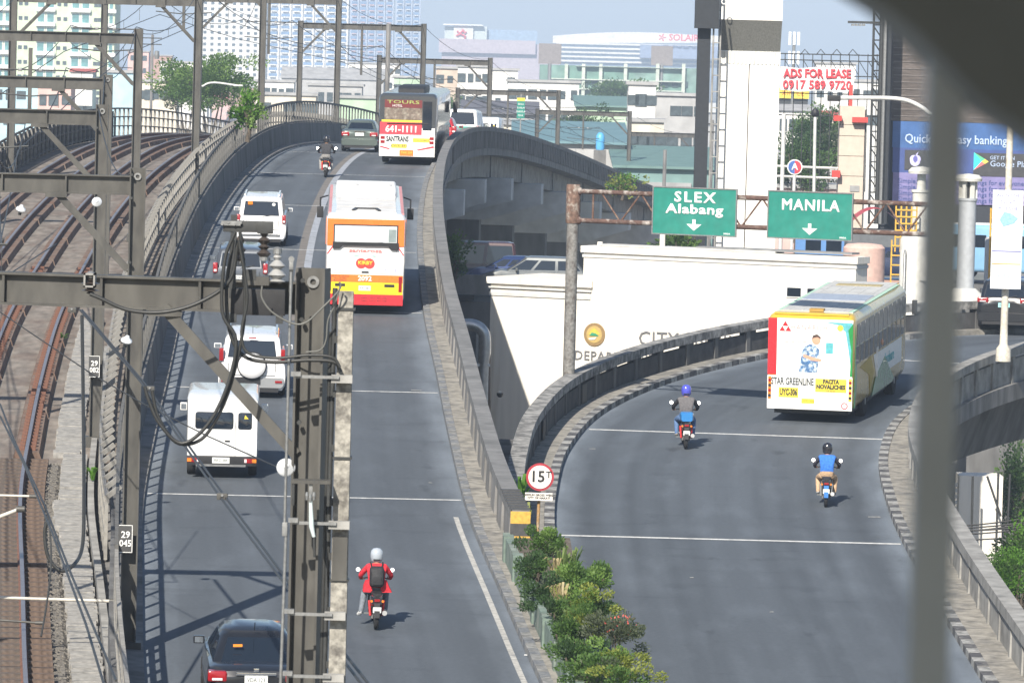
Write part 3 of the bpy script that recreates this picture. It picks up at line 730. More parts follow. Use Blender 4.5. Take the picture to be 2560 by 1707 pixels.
# twin conductor running towards the camera
for k, dx in enumerate((0, 13)):
    wire("twin_conductor", ("left", "right")[k] + " strand of the twin conductor slanting down across the black car", [at(200 + dx * .4, 775, 102), at(352 + dx * .5, 955, 93), at(545 + dx, 1235, 80), at(720 + dx, 1470, 70), at(906 + dx * 1.4, 1712, 61), at(980 + dx * 1.4, 1812, 58)], .020, "twin conductor")
for k, (u, v, Y) in enumerate(((375, 972, 92), (556, 1240, 79.6), (180, 775, 102))):
    t = thing("conductor_clamp", "grey clamp holding the twin conductor " + ("above the deep cable loops", "in the middle of the left lane", "under the near beam")[k], "clamp", at(u, v, Y))
    MB().box((0, 0, 0), (.16, .14, .1)).build("clamp_body", STEEL, t, bevel=.015); MB().lathe((0, -.09, .02), [(.02, 0), (.02, .05)], 6, 'Y').build("bolt", GALV, t)
wire("slanting_wire", "thin wire slanting across the track to the white utility van", [at(0, 880 - 100, 100), at(230, 935, 96), at(360, 1010, 92), at(520, 1090, 88), at(700, 1170, 82)], .012)
wire("slanting_wire", "thin wire rising from the left edge to the near beam", [at(0, 700, 100), at(140, 610, 108)], .012)
for k, pp in enumerate(([(0, 1010, 96), (35, 1100, 92), (110, 1260, 84), (180, 1440, 76), (290, 1700, 66)], [(0, 1040, 96), (60, 1160, 90), (130, 1330, 80), (215, 1560, 70), (260, 1710, 66)])):
    wire("twin_conductor", ("upper", "lower")[k] + " strand of the twin conductor at the lower left over the track", [at(*q) for q in pp], .018, "left twin conductor")
cable("black cable loop hanging at the lower left over the duct covers", [(205, 790, 97), (208, 1000, 95), (210, 1250, 92), (205, 1370, 91), (180, 1415, 90), (150, 1425, 90), (120, 1390, 90), (112, 1330, 90), (122, 1290, 90)], .032, Y=92)
cable("thin dark cable dangling at the lower left above the ballast", [(122, 1290, 90), (128, 1400, 89.5), (118, 1500, 89), (103, 1590, 88.5)], .016, Y=90)
# rods of the registration arms at the lower left
ARM = mat("arm_tube_cream", (.55, .52, .46), .45, var=.15, scale=4)
for k, (pp, r) in enumerate((([(-420, 1226, 98), (80, 1240, 98)], .022), ([(-420, 1455, 97.4), (48, 1272, 97.6)], .035), ([(-420, 1480, 99), (280, 1502, 99.5)], .03), ([(-420, 1520, 96), (95, 1556, 96)], .02))):
    t = thing("registration_tube", ("thin cream tube at the left edge above the clamps", "thick white tube slanting up from the left edge", "long cream tube joining the second portal's column", "short grey tube low at the left edge")[k], "tube", at(*pp[1]))
    a, b = at(*pp[0]), at(*pp[1]); MB().tube([a - b, Vector((0, 0, 0))], r, 10).build("tube", ARM if k < 3 else STEEL, t, smooth=50)
    MB().tube([Vector((-.05, 0, 0)), Vector((.10, 0, .0))], r * 1.7, 8).build("tube_clamp", STEEL, t, smooth=50)
# insulator gear on top of the near beam
CER = mat("ceramic_grey", (.33, .33, .325), .3, var=.1, scale=5); CER_W = mat("ceramic_white", (.72, .74, .76), .2, var=.08, scale=4); CER_B = mat("ceramic_brown", (.06, .05, .045), .3, var=.1)
def shed(label, P, sizes, m_, up=True, name="insulator"):
    t = thing(name, label, "insulator", P); prof = []; z = 0
    for r, h in sizes: prof += [(r * .5, z), (r, z + h * .35), (r * .45, z + h * .9)]; z += h
    if not up: prof = [(r, -q) for r, q in prof]
    MB().lathe((0, 0, 0), prof, 18, 'Z').build("sheds", m_, t, smooth=35); MB().lathe((0, 0, (z if up else -z)), [(.05, -.02), (.05, .04), (.02, .06)], 10).build("metal_cap", GALV, t); return t
shed("grey post insulator with three sheds on the near beam", N(692, 707), [(.10, .05), (.105, .11), (.095, .10), (.05, .09)], CER)
shed("dark hanging insulator with ribs under the bracket", N(661, 575), [(.055, .09), (.085, .08), (.075, .06), (.085, .1)], CER_B, up=False)
shed("second dark insulator half hidden behind the hanging cables", N(601, 590), [(.05, .12), (.07, .1), (.07, .1)], CER_B, up=False)
shed("brown ribbed insulator standing in front of the near beam on the left", N(226, 735), [(.05, .03), (.11, .03), (.06, .05), (.11, .03), (.05, .06)], CER_B)
t = thing("cable_bracket", "dark steel channel bracket holding the cables above the near beam", "bracket", N(600, 565))
MB().box((.06, 0, -.005), (.50, .10, .13)).build("channel", STEEL_D, t, bevel=.01); MB().box((.29, -.02, -.01), (.18, .12, .14)).build("channel_end", STEEL_D, t, bevel=.01)
MB().box((-.07, 0, -.35), (.07, .08, .95)).build("upright", STEEL_D, t); MB().box((-.1, -.06, .03), (.22, .06, .05)).build("clamp_bar", GALV, t)
for k in range(4): MB().lathe((-.2 + k * .07, -.1, .02 + .02 * (k % 2)), [(.018, 0), (.018, .07)], 6, 'Y').build("bolt", GALV, t)
MB().box((.2, .0, -.62), (.30, .14, .10)).build("support_shelf", STEEL, t); MB().box((.12, -.06, -.55), (.16, .03, .12)).build("support_plate", STEEL_D, t)
t = thing("switch_rod", "slim grey rod with eyelet standing beside the post insulator", "rod", N(727, 720))
MB().bar((0, 0, -.05), (0, 0, .22), .045, .03).build("rod", STEEL_D, t); MB().box((0, 0, .26), (.05, .04, .10)).build("rod_joint", GALV, t, bevel=.01); MB().lathe((0, -.02, .33), [(.034, 0), (.034, .04)], 12, 'Y').build("eyelet", GALV, t)
t = thing("hollow_bracket", "small pale box section bracket standing on the near beam at the left", "bracket", N(225, 700))
mb = MB()
for (x, z, w_, h_) in ((-.055, 0, .02, .16), (.055, 0, .02, .16), (0, .07, .13, .02), (0, -.07, .13, .02)): mb.box((x, 0, z), (w_, .22, h_))
mb.build("box_section", CONC_L, t)
t = thing("junction_box", "black box panel hanging under the cable bracket beside the near column", "box", N(645, 755))
MB().box((0, .05, 0), (.62, .2, .30)).build("box_shell", BLACK, t, bevel=.01)
for x in (-.28, .25): MB().box((x, -.03, -.19), (.08, .06, .10)).build("hanging_clamp", STEEL_D, t)
# white disc insulators
DISC = [(242, 505, 110, 0, "white disc insulator below the second beam by the inner column"), (52, 524, 112, 1, "white disc insulator hanging over the tracks at the left"), (316, 852, 96, 1, "tilted white disc insulator in front of the second portal's column"), (715, 1168, 61.9, 0, "round white disc half hidden behind the near column")]
for u, v, Y, til, lb in DISC:
    t = thing("disc_insulator", lb, "insulator", at(u, v, Y), (1.2 if not til else .35, .25 if til else 0, 0))
    r = .105 if Y > 70 else .11
    MB().lathe((0, 0, 0), [(.03, -.07), (r * .8, -.03), (r, 0), (r * .9, .03), (.05, .06), (.03, .1)], 20, 'Z').build("disc", CER_W, t, smooth=40); MB().lathe((0, 0, -.12), [(.035, 0), (.035, .06)], 10).build("pin", STEEL_D, t)
# hanging rod, tensioner and bands on the near column
colx = P1[1]
t = thing("tension_rod", "slim grey vertical rod hanging beside the near column", "rod", at(722, 1100, 61.4))
for (v0, v1, r) in ((680, 1310, .017), (1330, 1720, .019)): MB().tube([at(728 - .02 * (v0 - 680), v0, 61.3) - at(722, 1100, 61.4), at(728 - .026 * (v1 - 680), v1, 61.3) - at(722, 1100, 61.4)], r, 8).build("rod", GALV, t, smooth=50)
MB().box(at(712, 1322, 61.3) - at(722, 1100, 61.4), (.06, .06, .16)).build("turnbuckle", GALV, t, bevel=.012)
BAND = [(745, 940), (738, 1305), (728, 1532), (724, 1687)]
for k, (u, v) in enumerate(BAND):
    P = at(u, v, 61.3); t = thing("pole_band", "thin steel band clamping pole and column, " + ("uppermost of four", "second of four", "third of four", "lowest of four")[k], "clamp", P)
    MB().box((.22, -.06, 0), (.5, .03, .035)).build("strap", GALV, t); MB().box((-.02, -.06, .03), (.11, .1, .05)).build("strap_end", GALV, t)
    MB().box((.50, .02, -.02), (.24, .12, .09)).build("wooden_spacer", CONC_L, t)
cp = thing("concrete_pole", "slim square weathered concrete pole beside the near column", "pole", at(866, 728, 61.5))
top = at(866, 728, 61.5)
mb = MB(); bz = CAMZ - _D(62) - top.z; dx = .0
mb.hexa([(-.115 + dx, -.1, bz), (.115 + dx, -.1, bz), (.115 + dx, .1, bz), (-.115 + dx, .1, bz), (-.085, -.09, 0), (.085, -.09, 0), (.085, .09, 0), (-.085, .09, 0)])
mb.build("shaft", mat("weathered_pole", (.30, .285, .25), .9, var=.35, scale=6, bump=.4, c2=(.15, .14, .125), thr=.53), cp, bevel=.015)
for k in range(7):
    MB().box((-.1, -.04, -.55 - k * .62), (.05, .06, .08)).build("step_hook", STEEL_D, cp)
for z in (-.2, -1.9, -3.3): MB().box((0, 0, z), (.215, .215, .03)).build("pole_strap", STEEL_D, cp)
MB().box((.0, -.11, -3.05), (.17, .02, .5)).build("riveted_plate", STEEL, cp)
cd = thing("conduit", "dark upright conduit between the near column and the concrete pole", "conduit", at(838, 720, 61.6))
MB().tube([(0, 0, 0), (-.02, 0, -5.2)], .03, 8).build("pipe", STEEL_D, cd, smooth=50); MB().tube([(-.04, 0, -.5), (-.06, 0, -5.2)], .022, 8).build("pipe", CABLE, cd, smooth=50)
# bracket shelf and pulley on the column
t = thing("pulley_bracket", "steel shelf with hook and pale rope on the near column", "bracket", at(778, 1203, 61.2))
MB().box((0, 0, 0), (.44, .22, .04)).build("shelf", STEEL, t); MB().box((-.2, 0, -.14), (.03, .2, .26)).build("side_plate", STEEL_D, t); MB().box((.2, 0, -.14), (.03, .2, .26)).build("side_plate", STEEL_D, t); MB().box((0, -.05, -.1), (.04, .05, .18)).build("hook_plate", GALV, t)
MB().tube([(0, -.12, -.16), (.02, -.12, -.5), (.05, -.12, -.62)], [.018, .03, .02], 8).build("rope", mat("pale_rope", (.55, .62, .62), .6), t, smooth=50); MB().tube([(.05, -.12, -.62), (.06, -.12, -.85)], .012, 6).build("rope_tail", STEEL_D, t)
for k in range(3): MB().lathe((-.04 + k * .04, -.14, -.15 - .02 * (k % 2)), [(.014, -.05), (.02, 0), (.014, .04)], 8).build("hook", GALV, t)
# ------------------------------------------------------------------ sign gantry over the ramp
SGREEN = mat("sign_green", (.018, .205, .16), .45, var=.12, scale=1.2, c2=(.03, .22, .175))
GL = at(1434, 478, 160); GR = at(2345, 510, 155)
gx = (GR - GL); gx.z = 0; glen = gx.length; gx.normalize(); gy = Vector((-gx.y, gx.x, 0))
gan = thing("sign_gantry", "rusty steel truss gantry spanning the ramp with two posts", "gantry", GL)
OLDPAINT = mat("flaking_white_post", (.20, .195, .185), .75, var=.35, scale=5, c2=(.10, .085, .075), thr=.56)
gbase = 13.0 - GL.z
for k, d in enumerate((0, glen)):
    q = gx * d
    MB().lathe((q.x, q.y, gbase), [(.18, 0), (.175, -gbase - .9), (.165, -gbase + .18), (.0, -gbase + .2)], 16).build("post", OLDPAINT, gan, smooth=40)
    MB().lathe((q.x, q.y, 0), [(.20, -.95), (.215, -.9), (.215, .15), (.2, .2)], 14).build("rusty_post_head", mat("rust_flaked", (.16, .10, .075), .85, var=.4, scale=4, c2=(.36, .34, .3), thr=.56), gan, smooth=40)
RUSTW = mat("rust_and_white", (.105, .062, .05), .85, var=.35, scale=3.2, c2=(.38, .35, .32), thr=.57)
def G(d, z, y=0): return gx * d + gy * y + Vector((0, 0, z))
for z in (0, -.86):
    MB().tube([G(.1, z), G(glen - .1, z)], .075, 10).build("chord", RUSTW, gan, smooth=50)
nb = 8
for k in range(nb):
    a, b = .9 + k * (glen - 1.2) / nb, .9 + (k + 1) * (glen - 1.2) / nb
    MB().tube([G(a, 0), G((a + b) / 2, -.86)], .028, 6).build("lattice_bar", RUST, gan)
    MB().tube([G((a + b) / 2, -.86), G(b, 0)], .028, 6).build("lattice_bar", RUST, gan)
MB().tube([G(.65, 0), G(.65, -.86)], .03, 6).build("lattice_bar", RUST, gan)
for z in (0, -.86):
    for d in (.2, glen - .2): MB().lathe(G(d, z), [(.1, -.06), (.12, -.03), (.12, .03), (.1, .06)], 10, 'X').build("flange", RUSTW, gan)
WSIGN = mat("sign_white", (.80, .82, .80), .45, var=.03)
arz = math.atan2(gx.y, gx.x)
def gsign(u0, u1, vt, vb, lab, lines, arrow):
    Y = 160 - 5 * ((u0 + u1) / 2 - 1434) / 911; c = at((u0 + u1) / 2, (vt + vb) / 2, Y) - gy * .16
    w = (u1 - u0) / FPX * Y; h = w * .515
    t = thing("road_sign", lab, "road sign", c, (0, 0, arz))
    MB().box((0, 0, 0), (w, .03, h)).build("panel", SGREEN, t)
    for (x, z, a, b) in ((0, h/2, w + .04, .035), (0, -h/2, w + .04, .035), (-w/2, 0, .035, h - .035), (w/2, 0, .035, h - .035)): MB().box((x, -.01, z), (a, .05, b)).build("frame_edge", GALV, t)
    for s, sz, z, sp, sx in lines: text(s, sz, WSIGN, t, (0, -.022, z), bold=.014, space=sp, fit=sx)
    zz = arrow
    MB().poly([(-.05, -.02, zz + .17), (.05, -.02, zz + .17), (.05, -.02, zz + .03), (.24, -.02, zz + .03), (0, -.02, zz - .16), (-.24, -.02, zz + .03), (-.05, -.02, zz + .03)], .006, (0, -1, 0)).build("arrow", WSIGN, t)
    text("MMDA", .07, WSIGN, t, (w/2 - .28, -.022, -h/2 + .07), bold=.002)
    return t
gsign(1628, 1856, 471, 587, "left green overhead sign reading SLEX Alabang with a down arrow", [("SLEX", .42, .40, 1.3, 1.34), ("Alabang", .38, .05, 1.1, 1.86)], -.40)
gsign(1917, 2145, 481, 597, "right green overhead sign reading MANILA with a down arrow", [("MANILA", .44, .28, 1.15, 1.82)], -.40)
# ------------------------------------------------------------------ white city building
WALLW = mat("cream_wall", (.78, .74, .67), .8, var=.07, scale=.9, bump=.1, stretch=(1.6, 1.6, .14), c2=(.66, .60, .50), thr=.64)
COPE = mat("coping_grey", (.55, .55, .54), .8, var=.12, scale=.8)
bl_, br_ = at(1460, 622, 214), at(2140, 660, 209)
bz = (bl_.z + br_.z) / 2; bx = br_ - bl_; bx.z = 0; blen = bx.length; bx.normalize(); by = Vector((-bx.y, bx.x, 0)); brz = math.atan2(bx.y, bx.x)
bld = thing("city_office", "large cream office block with seal and CITY lettering behind the ramp", "building", (bl_.x, bl_.y, 0), (0, 0, brz))
MB().box((blen/2, .6, bz/2), (blen, 1.2, bz)).build("main_wall", WALLW, bld)
MB().box((blen/2, .55, bz + .06), (blen + .2, 1.3, .26)).build("coping", WALLW, bld); MB().box((blen/2, .58, bz - .2), (blen + .1, 1.24, .12)).build("coping_band", COPE, bld)
MB().box((blen/2 - 1.5, .7, bz + .24), (blen - 4, .9, .08)).build("roof_sheet", mat("roof_grey", (.45, .45, .44), .8, var=.2, scale=.5), bld)
MB().box((blen - 3.6, .7, bz + .30), (6.6, .8, .08)).build("roof_sheet", mat("roof_dark_grey", (.2, .205, .21), .8, var=.2, scale=.5), bld)
# lower wing
lz = at(1250, 714, 211).z; lx0 = -4.05; lw = 4.35
MB().box((lx0 + lw/2, 2.49, lz/2), (lw, 5, lz)).build("wing_wall", WALLW, bld)
MB().box((lx0 + lw/2, 2.49, lz + .02), (lw + .28, 5.28, .26)).build("wing_coping", WALLW, bld); MB().box((lx0 + lw/2, 2.49, lz - .52), (lw + .1, 5.1, .14)).build("wing_band", COPE, bld)
MB().box((lx0 + lw/2, 2.49, lz - .26), (lw + .18, 5.18, .06)).build("wing_band", COPE, bld)
for u in (1663, 1490): q = at(u, 600, 211); MB().lathe(((q.x - bl_.x) , .6, bz + .1), [(.11, 0), (.11, .75 if u > 1600 else .25)], 10).build("roof_pipe", WALLW, bld)
LET = mat("bronze_letters", (.20, .20, .21), .5, metal=.3, var=.1)
def bpos(u, v):
    d = ray(u, v); n_ = by; k = ((bl_ - Vector((0, 0, CAMZ))).dot(n_)) / d.dot(n_); P = Vector((0, 0, CAMZ)) + d * k
    return ((P - Vector((bl_.x, bl_.y, 0))).dot(bx), P.z)
x, z = bpos(1487, 836)
sl = MB().lathe((x, -.03, z), [(.46, -.02), (.46, .03)], 32, 'Y').build("seal_rim", mat("seal_bronze", (.33, .22, .10), .5, metal=.2, var=.2, scale=8), bld)
MB().lathe((x, -.055, z), [(.34, -.01), (.34, .01)], 28, 'Y').build("seal_field", mat("seal_gold", (.50, .36, .13), .5, var=.15, scale=6), sl)
MB().poly([(x - .26, -.07, z - .02), (x - .12, -.07, z + .2), (x, -.07, z + .26), (x + .14, -.07, z + .16), (x + .27, -.07, z + .0), (x, -.07, z + .04)], .008, (0, -1, 0)).build("seal_emblem", mat("seal_yellow", (.75, .50, .08), .5), sl)
MB().poly([(x - .2, -.08, z - .05), (x - .1, -.08, z + .08), (x + .08, -.08, z + .05), (x + .2, -.08, z - .06)], .008, (0, -1, 0)).build("seal_emblem", mat("seal_green", (.05, .30, .16), .5), sl)
MB().poly([(x - .24, -.08, z - .16), (x - .05, -.08, z - .12), (x + .14, -.08, z - .10), (x + .02, -.08, z - .2), (x - .18, -.08, z - .22)], .008, (0, -1, 0)).build("seal_emblem", WHITE, sl)
x, z = bpos(1436, 888); text("DEPARTMENT", .52, LET, bld, (x, -.03, z), ax='LEFT', bold=.004, ext=.02, space=1.12)
x, z = bpos(1596, 846); text("CITY ENGINEERING", .78, LET, bld, (x, -.03, z), ax='LEFT', bold=.0, ext=.02, space=1.05)
x, z = bpos(2004, 731); 
for k in range(2):
    w_ = MB().box((x + k * .85 - .3, -.02, z), (.68, .06, .42)).build("window", WHITE, bld); MB().box((x + k * .85 - .3, -.055, z), (.58, .01, .34)).build("pane", GLASS_D, w_)
for k, (u, v, w_, h_) in enumerate(((1330, 955, .5, .9), (1290, 905, .35, .5))):
    pass
# conduit, grey silver duct and lamp at the left of the wing
t = thing("silver_duct", "bent silver ventilation duct left of the cream office block", "duct", at(1160, 870, 200))
q = lambda u, v: at(u, v, 200) - at(1160, 870, 200)
MB().tube(crv([q(1130, 815), q(1180, 812), q(1208, 830), q(1213, 870), q(1208, 930), q(1206, 1100)]), .22, 12).build("duct", mat("silver_duct", (.5, .5, .5), .35, metal=.7, var=.15), t, smooth=50)
MB().tube([q(1222, 880), q(1222, 1090)], .07, 8).build("downpipe", mat("brown_pipe", (.16, .12, .09), .7), t, smooth=50); MB().box(q(1200, 912), (.75, .3, .1)).build("duct_shelf", WHITE, t)
t = thing("dome_camera", "small black dome camera on the wall of the cream office block", "camera", at(1250, 982, 206.5))
MB().lathe((0, 0, 0), [(.13, 0), (.12, -.1), (.05, -.17)], 12).build("dome", BLACK, t, smooth=50); MB().box((0, .1, .03), (.1, .3, .06)).build("bracket", WHITE, t)
# ------------------------------------------------------------------ lower bridge with parked cars
LB = at(1290, 690, 228); lbz = LB.z - .85
lbr = struct(MB().box((2, 234, lbz - .25), (26, 11, .4)).build("lower_road", ASPH2))
lb = thing("lower_bridge", "low concrete bridge barrier and girder below the flyover carrying cars", "bridge")
MB().box((2, 228.4, lbz + .42), (26, .3, .84)).build("barrier", CONC, lb); MB().box((2, 228.7, lbz - .95), (26, .6, 1.3)).build("girder", CONC_D, lb)
for k in range(8): MB().box((-9 + k * 3.2, 228.2, lbz - .12), (1.9, .12, .22)).build("drain_panel", BLACK, lb)
# ------------------------------------------------------------------ white pylon with ladder
PYL = mat("pylon_white", (.79, .77, .72), .6, var=.05, scale=1.0, stretch=(3, 3, .15), c2=(.72, .69, .62), thr=.6)
P0 = at(1858, 640, 262); PT = at(1868, -60, 262); pw = 152 / FPX * 262
py = thing("white_pylon", "tall white panelled pylon with a dark grey band of shading", "pylon", (P0.x, 262, 0))
zb0, zb1, zb2 = at(1866, 128, 262).z, at(1866, 52, 262).z, at(1866, 162, 262).z
MB().box((-pw/4 - .02, 0, zb2/2), (pw/2 - .03, 2.4, zb2)).build("panel", PYL, py, bevel=.02); MB().box((pw/4, 0, zb2/2), (pw/2 - .02, 2.4, zb2)).build("panel", PYL, py, bevel=.02)
MB().box((0, 0, (zb0 + zb2)/2), (pw, 2.42, zb0 - zb2 - .02)).build("louvre_panel", mat("louvre_white", (.66, .65, .60), .7, var=.2, scale=3, stretch=(6, 6, .3), c2=(.5, .5, .46)), py)
for k in range(15): MB().box((-pw/2 + .1 + k * (pw - .2)/14, -1.24, (zb0 + zb2)/2), (.05, .05, zb0 - zb2 - .06)).build("louvre_slat", PYL, py)
MB().hexa([(-pw/2 + .02, -1.2, zb0), (pw/2 - .02, -1.2, zb0), (pw/2 - .02, 1.2, zb0), (-pw/2 + .02, 1.2, zb0), (-pw/2, -2.0, zb1), (pw/2, -2.0, zb1), (pw/2, 1.2, zb1), (-pw/2, 1.2, zb1)]).build("shaded_band", mat("band_shade_grey", (.17, .17, .155), .7, var=.25, scale=2, stretch=(4, 4, .2)), py)  # dark shading of the sloped cut put into the band's colour
MB().box((0, -.4, (zb1 + PT.z)/2 + .01), (pw, 3.2, PT.z - zb1)).build("upper_panel", PYL, py)
lad = thing("ladder_mast", "black steel mast with white ladder left of the white pylon", "mast", (at(1758, 640, 260).x, 260, 0))
MB().box((-.25, 0, at(0, 0, 260).z/2), (.62, .7, at(1758, 70, 260).z + .8)).build("mast", mat("mast_black", (.018, .022, .028), .6, var=.2), lad)
MB().box((-.15, -.3, at(1758, 30, 260).z + 1.3), (1.15, 1.4, 4.2)).build("mast_head", mat("mast_black", (.02, .02, .02)), lad)
for x_ in (.18, .52): MB().tube([(x_, -.55, 0), (x_ + (.0), -.55, at(1758, -20, 260).z)], .045, 6).build("ladder_rail", CONC_L, lad)
for k in range(26): MB().box((.35, -.55, 12 + k * .78), (.34, .05, .05)).build("ladder_rung", CONC_L, lad)
text("1", .9, WHITE, lad, (.55, -1.1, at(1758, 34, 260).z)); text("o", .6, WHITE, lad, (.62, -1.1, at(1758, 20, 260).z + .35))
# ------------------------------------------------------------------ tarp on a lattice frame
RED = mat("sign_red", (.70, .05, .07), .6, var=.08)
c = at(2043, 199, 330); tp = thing("tarpaulin_banner", "white tarpaulin banner lettered ADS FOR LEASE in red", "banner", c, (0, -.012, 0))
w_ = 184 / FPX * 330; h_ = 58 / FPX * 330
MB().loft([[Vector((-w_/2 + w_ * i/12, .05 * math.sin(i * 1.1), -h_/2 + h_ * j + .05 * math.cos(i))) for i in range(13)] for j in (0, .5, 1)], closed=False, caps=False).build("sheet", mat("tarp_white", (.8, .78, .78), .7, var=.04), tp, smooth=True, fix=False)
text("ADS FOR LEASE", .72, RED, tp, (0, -.09, .33), bold=.03, fit=4.15); text("0917 589 9720", .74, RED, tp, (0, -.09, -.36), bold=.02, fit=4.2)
lf = thing("lattice_frame", "thin dark steel lattice frame holding the tarpaulin banner", "frame", at(2060, 330, 331))
q = lambda u, v, Y=331: at(u, v, Y) - at(2060, 330, 331)
for v in (137, 152, 190, 235, 290): MB().tube([q(1935, v - 3), q(2195, v + 3)], .035, 5).build("rail", STEEL_D, lf)
for k in range(12):
    u = 1940 + k * 23; MB().tube([q(u, 136), q(u - 8, 480)], .03, 5).build("upright", STEEL_D, lf); MB().tube([q(u, 152), q(u + 23, 190)], .022, 5).build("lattice_bar", STEEL_D, lf)
for k in range(4): MB().tube([q(2000 + k * 40, 138), q(2012 + k * 40, 124), q(2024 + k * 40, 138)], .03, 5).build("floodlight_arm", STEEL_D, lf)
# ------------------------------------------------------------------ cream tower with red fins
c = at(2130, 265, 300); ct = thing("cream_tower", "narrow cream tiled tower with red fins", "tower", (c.x, 300, 0))
TILE = mat("cream_tile", (.56, .48, .40), .7, var=.06, scale=1); s_ = 300 / FPX
for k in range(5):
    z0, z1 = (0, at(2130, 440, 300).z, at(2130, 390, 300).z, at(2130, 340, 300).z, at(2130, 312, 300).z)[k], (at(2130, 440, 300).z, at(2130, 390, 300).z, at(2130, 340, 300).z, at(2130, 312, 300).z, c.z)[k]
    MB().box((0, 0, (z0 + z1)/2), (62 * s_, 1.4, z1 - z0 - .03)).build("tile_panel", TILE, ct)
MB().box((.15, .12, c.z/2 - .1), (58 * s_, 1.3, c.z - .2)).build("core", CONC_D, ct)
RF = mat("fin_red", (.62, .06, .05), .55, var=.06)
for u, v, a, b in ((2094, 296, 20, 13), (2150, 300, 38, 13), (2090, 435, 20, 17)):
    q = at(u, v, 299); MB().box((q.x - c.x, -.95, q.z), (a * s_, .5, b * s_)).build("fin", RF, ct)
q = at(2127, 240, 300); MB().box((q.x - c.x, 0, q.z), (.2, .2, 1.2)).build("mast", RF, ct)
q = at(2137, 472, 299); MB().box((q.x - c.x, -.72, q.z), (24 * s_, .05, 15 * s_)).build("vent_grille", mat("grille", (.3, .3, .3)), ct)
# ------------------------------------------------------------------ digital billboard
bb = at(2420, 250, 272); bd = thing("digital_billboard", "huge digital billboard showing a blue banking advert below a dark upper half", "billboard", bb)
s_ = 272 / FPX
def BQ(u, v, Y=0): q = at(u, v, 272) - bb; return Vector((q.x, Y, q.z))
def brect(u0, u1, v0, v1, name, m_, y, par=bd):
    a, b = BQ((u0 + u1)/2, v0), BQ((u0 + u1)/2, v1)
    return MB().box(((a.x + b.x)/2, y, (a.z + b.z)/2), ((u1 - u0) * s_, .04, abs(a.z - b.z))).build(name, m_, par)
MB().box((BQ(2420, 200).x, .7, BQ(2420, 250).z), (420 * s_, 1.0, 780 * s_)).build("cabinet", mat("cabinet_dark", (.03, .035, .045), .6, var=.1), bd)
LEDB = mat("led_panel_brown", (.085, .07, .062), .55, var=.3, scale=2, stretch=(.4, 1, 3), c2=(.12, .10, .09))
brect(2232, 2625, -120, 307, "unlit_led_panel", LEDB, .15)
for k in range(16): a = BQ(2430, 40 + k * 17); MB().box((a.x, .11, a.z), (390 * s_, .03, .05)).build("led_seam", mat("seam", (.16, .14, .13), .6, var=.2), bd)
SB = mat("screen_blue", (.05, .12, .30), .4, var=.2, scale=.6, emit=.06); SB2 = mat("screen_navy", (.055, .085, .24), .4, var=.12, scale=.6, emit=.1); SP = mat("screen_violet", (.21, .19, .37), .4, var=.15, scale=.8, emit=.06); SDK = mat("screen_badge", (.06, .06, .065), .4, emit=.05); SW = mat("screen_text", (.42, .52, .70), .4, var=0, emit=.08)
brect(2232, 2625, 308, 374, "lit_led_panel", SB, .15); brect(2232, 2625, 374, 436, "lit_led_panel", SB2, .15); brect(2232, 2625, 436, 512, "lit_led_panel", SP, .15)
a = BQ(2262, 347); text("Quick and easy banking", .62, SW, bd, (a.x, .1, a.z), ax='LEFT', bold=.012, fit=5.16)
for u0, u1, v0, v1 in ((2262, 2350, 376, 426), (2434, 2570, 384, 442)): brect(u0, u1, v0, v1, "store_badge", SDK, .12)
a = BQ(2288, 402); ap = MB()
ap.lathe((a.x, .085, a.z - .02), [(.26, -.01), (.26, .01)], 18, 'Y').lathe((a.x - .07, .08, a.z + .08), [(.2, -.01), (.2, .01)], 14, 'Y').lathe((a.x + .09, .08, a.z + .08), [(.2, -.01), (.2, .01)], 14, 'Y')
ap.build("fruit_icon", mat("icon_lilac", (.5, .48, .75), .4, emit=.2), bd); MB().poly([(a.x + .02, .07, a.z + .3), (a.x + .16, .07, a.z + .46), (a.x + .1, .07, a.z + .28)], .01, (0, -1, 0)).build("fruit_icon_leaf", mat("icon_lilac", (.5, .48, .75)), bd)
a = BQ(2452, 404); 
for pts, cc, nm in (([(-.35, .45), (.05, 0), (-.35, -.45)], (.05, .55, .75), "i_cyan"), ([(-.35, .45), (.22, .12), (.05, 0)], (.10, .55, .25), "i_green"), ([(-.35, -.45), (.05, 0), (.22, -.12)], (.7, .16, .16), "i_red"), ([(.22, .12), (.4, 0), (.22, -.12), (.05, 0)], (.75, .55, .1), "i_yel")):
    MB().poly([(a.x + x, .09, a.z + z) for x, z in pts], .008, (0, -1, 0)).build("play_icon", mat(nm, cc, .4, var=0, emit=.2), bd)
a = BQ(2475, 410); text("Google Play", .42, SW, bd, (a.x, .09, a.z), ax='LEFT'); a = BQ(2475, 395); text("GET IT ON", .26, SW, bd, (a.x, .09, a.z), ax='LEFT')
for k in range(4): a = BQ(2245, 452 + k * 15); text("Simple, secure and smart savings for everyone", .34, SB2, bd, (a.x, .1, a.z), ax='LEFT')
lt = thing("billboard_tower", "black lattice steel tower at the left edge of the digital billboard", "tower", at(2200, 300, 270))
q = lambda u, v, Y=270: at(u, v, Y) - at(2200, 300, 270)
for u0, u1, r, m_ in ((2187, 2172, .06, STEEL_D), (2207, 2190, .10, STEEL_D), (2217, 2200, .10, GALV), (2228, 2212, .16, mat("mast_black", (.02, .02, .02)))): MB().tube([q(u0, -30), q(u1, 560)], r, 6).build("leg", m_, lt)
for k in range(15): MB().tube([q(2186 - k * .95, -10 + k * 38), q(2206 - k * .95, 20 + k * 38)], .035, 5).build("lattice_bar", STEEL_D, lt); MB().tube([q(2185 - k * .95, 25 + k * 38), q(2206 - k * .95, 25 + k * 38)], .035, 5).build("lattice_bar", STEEL_D, lt)
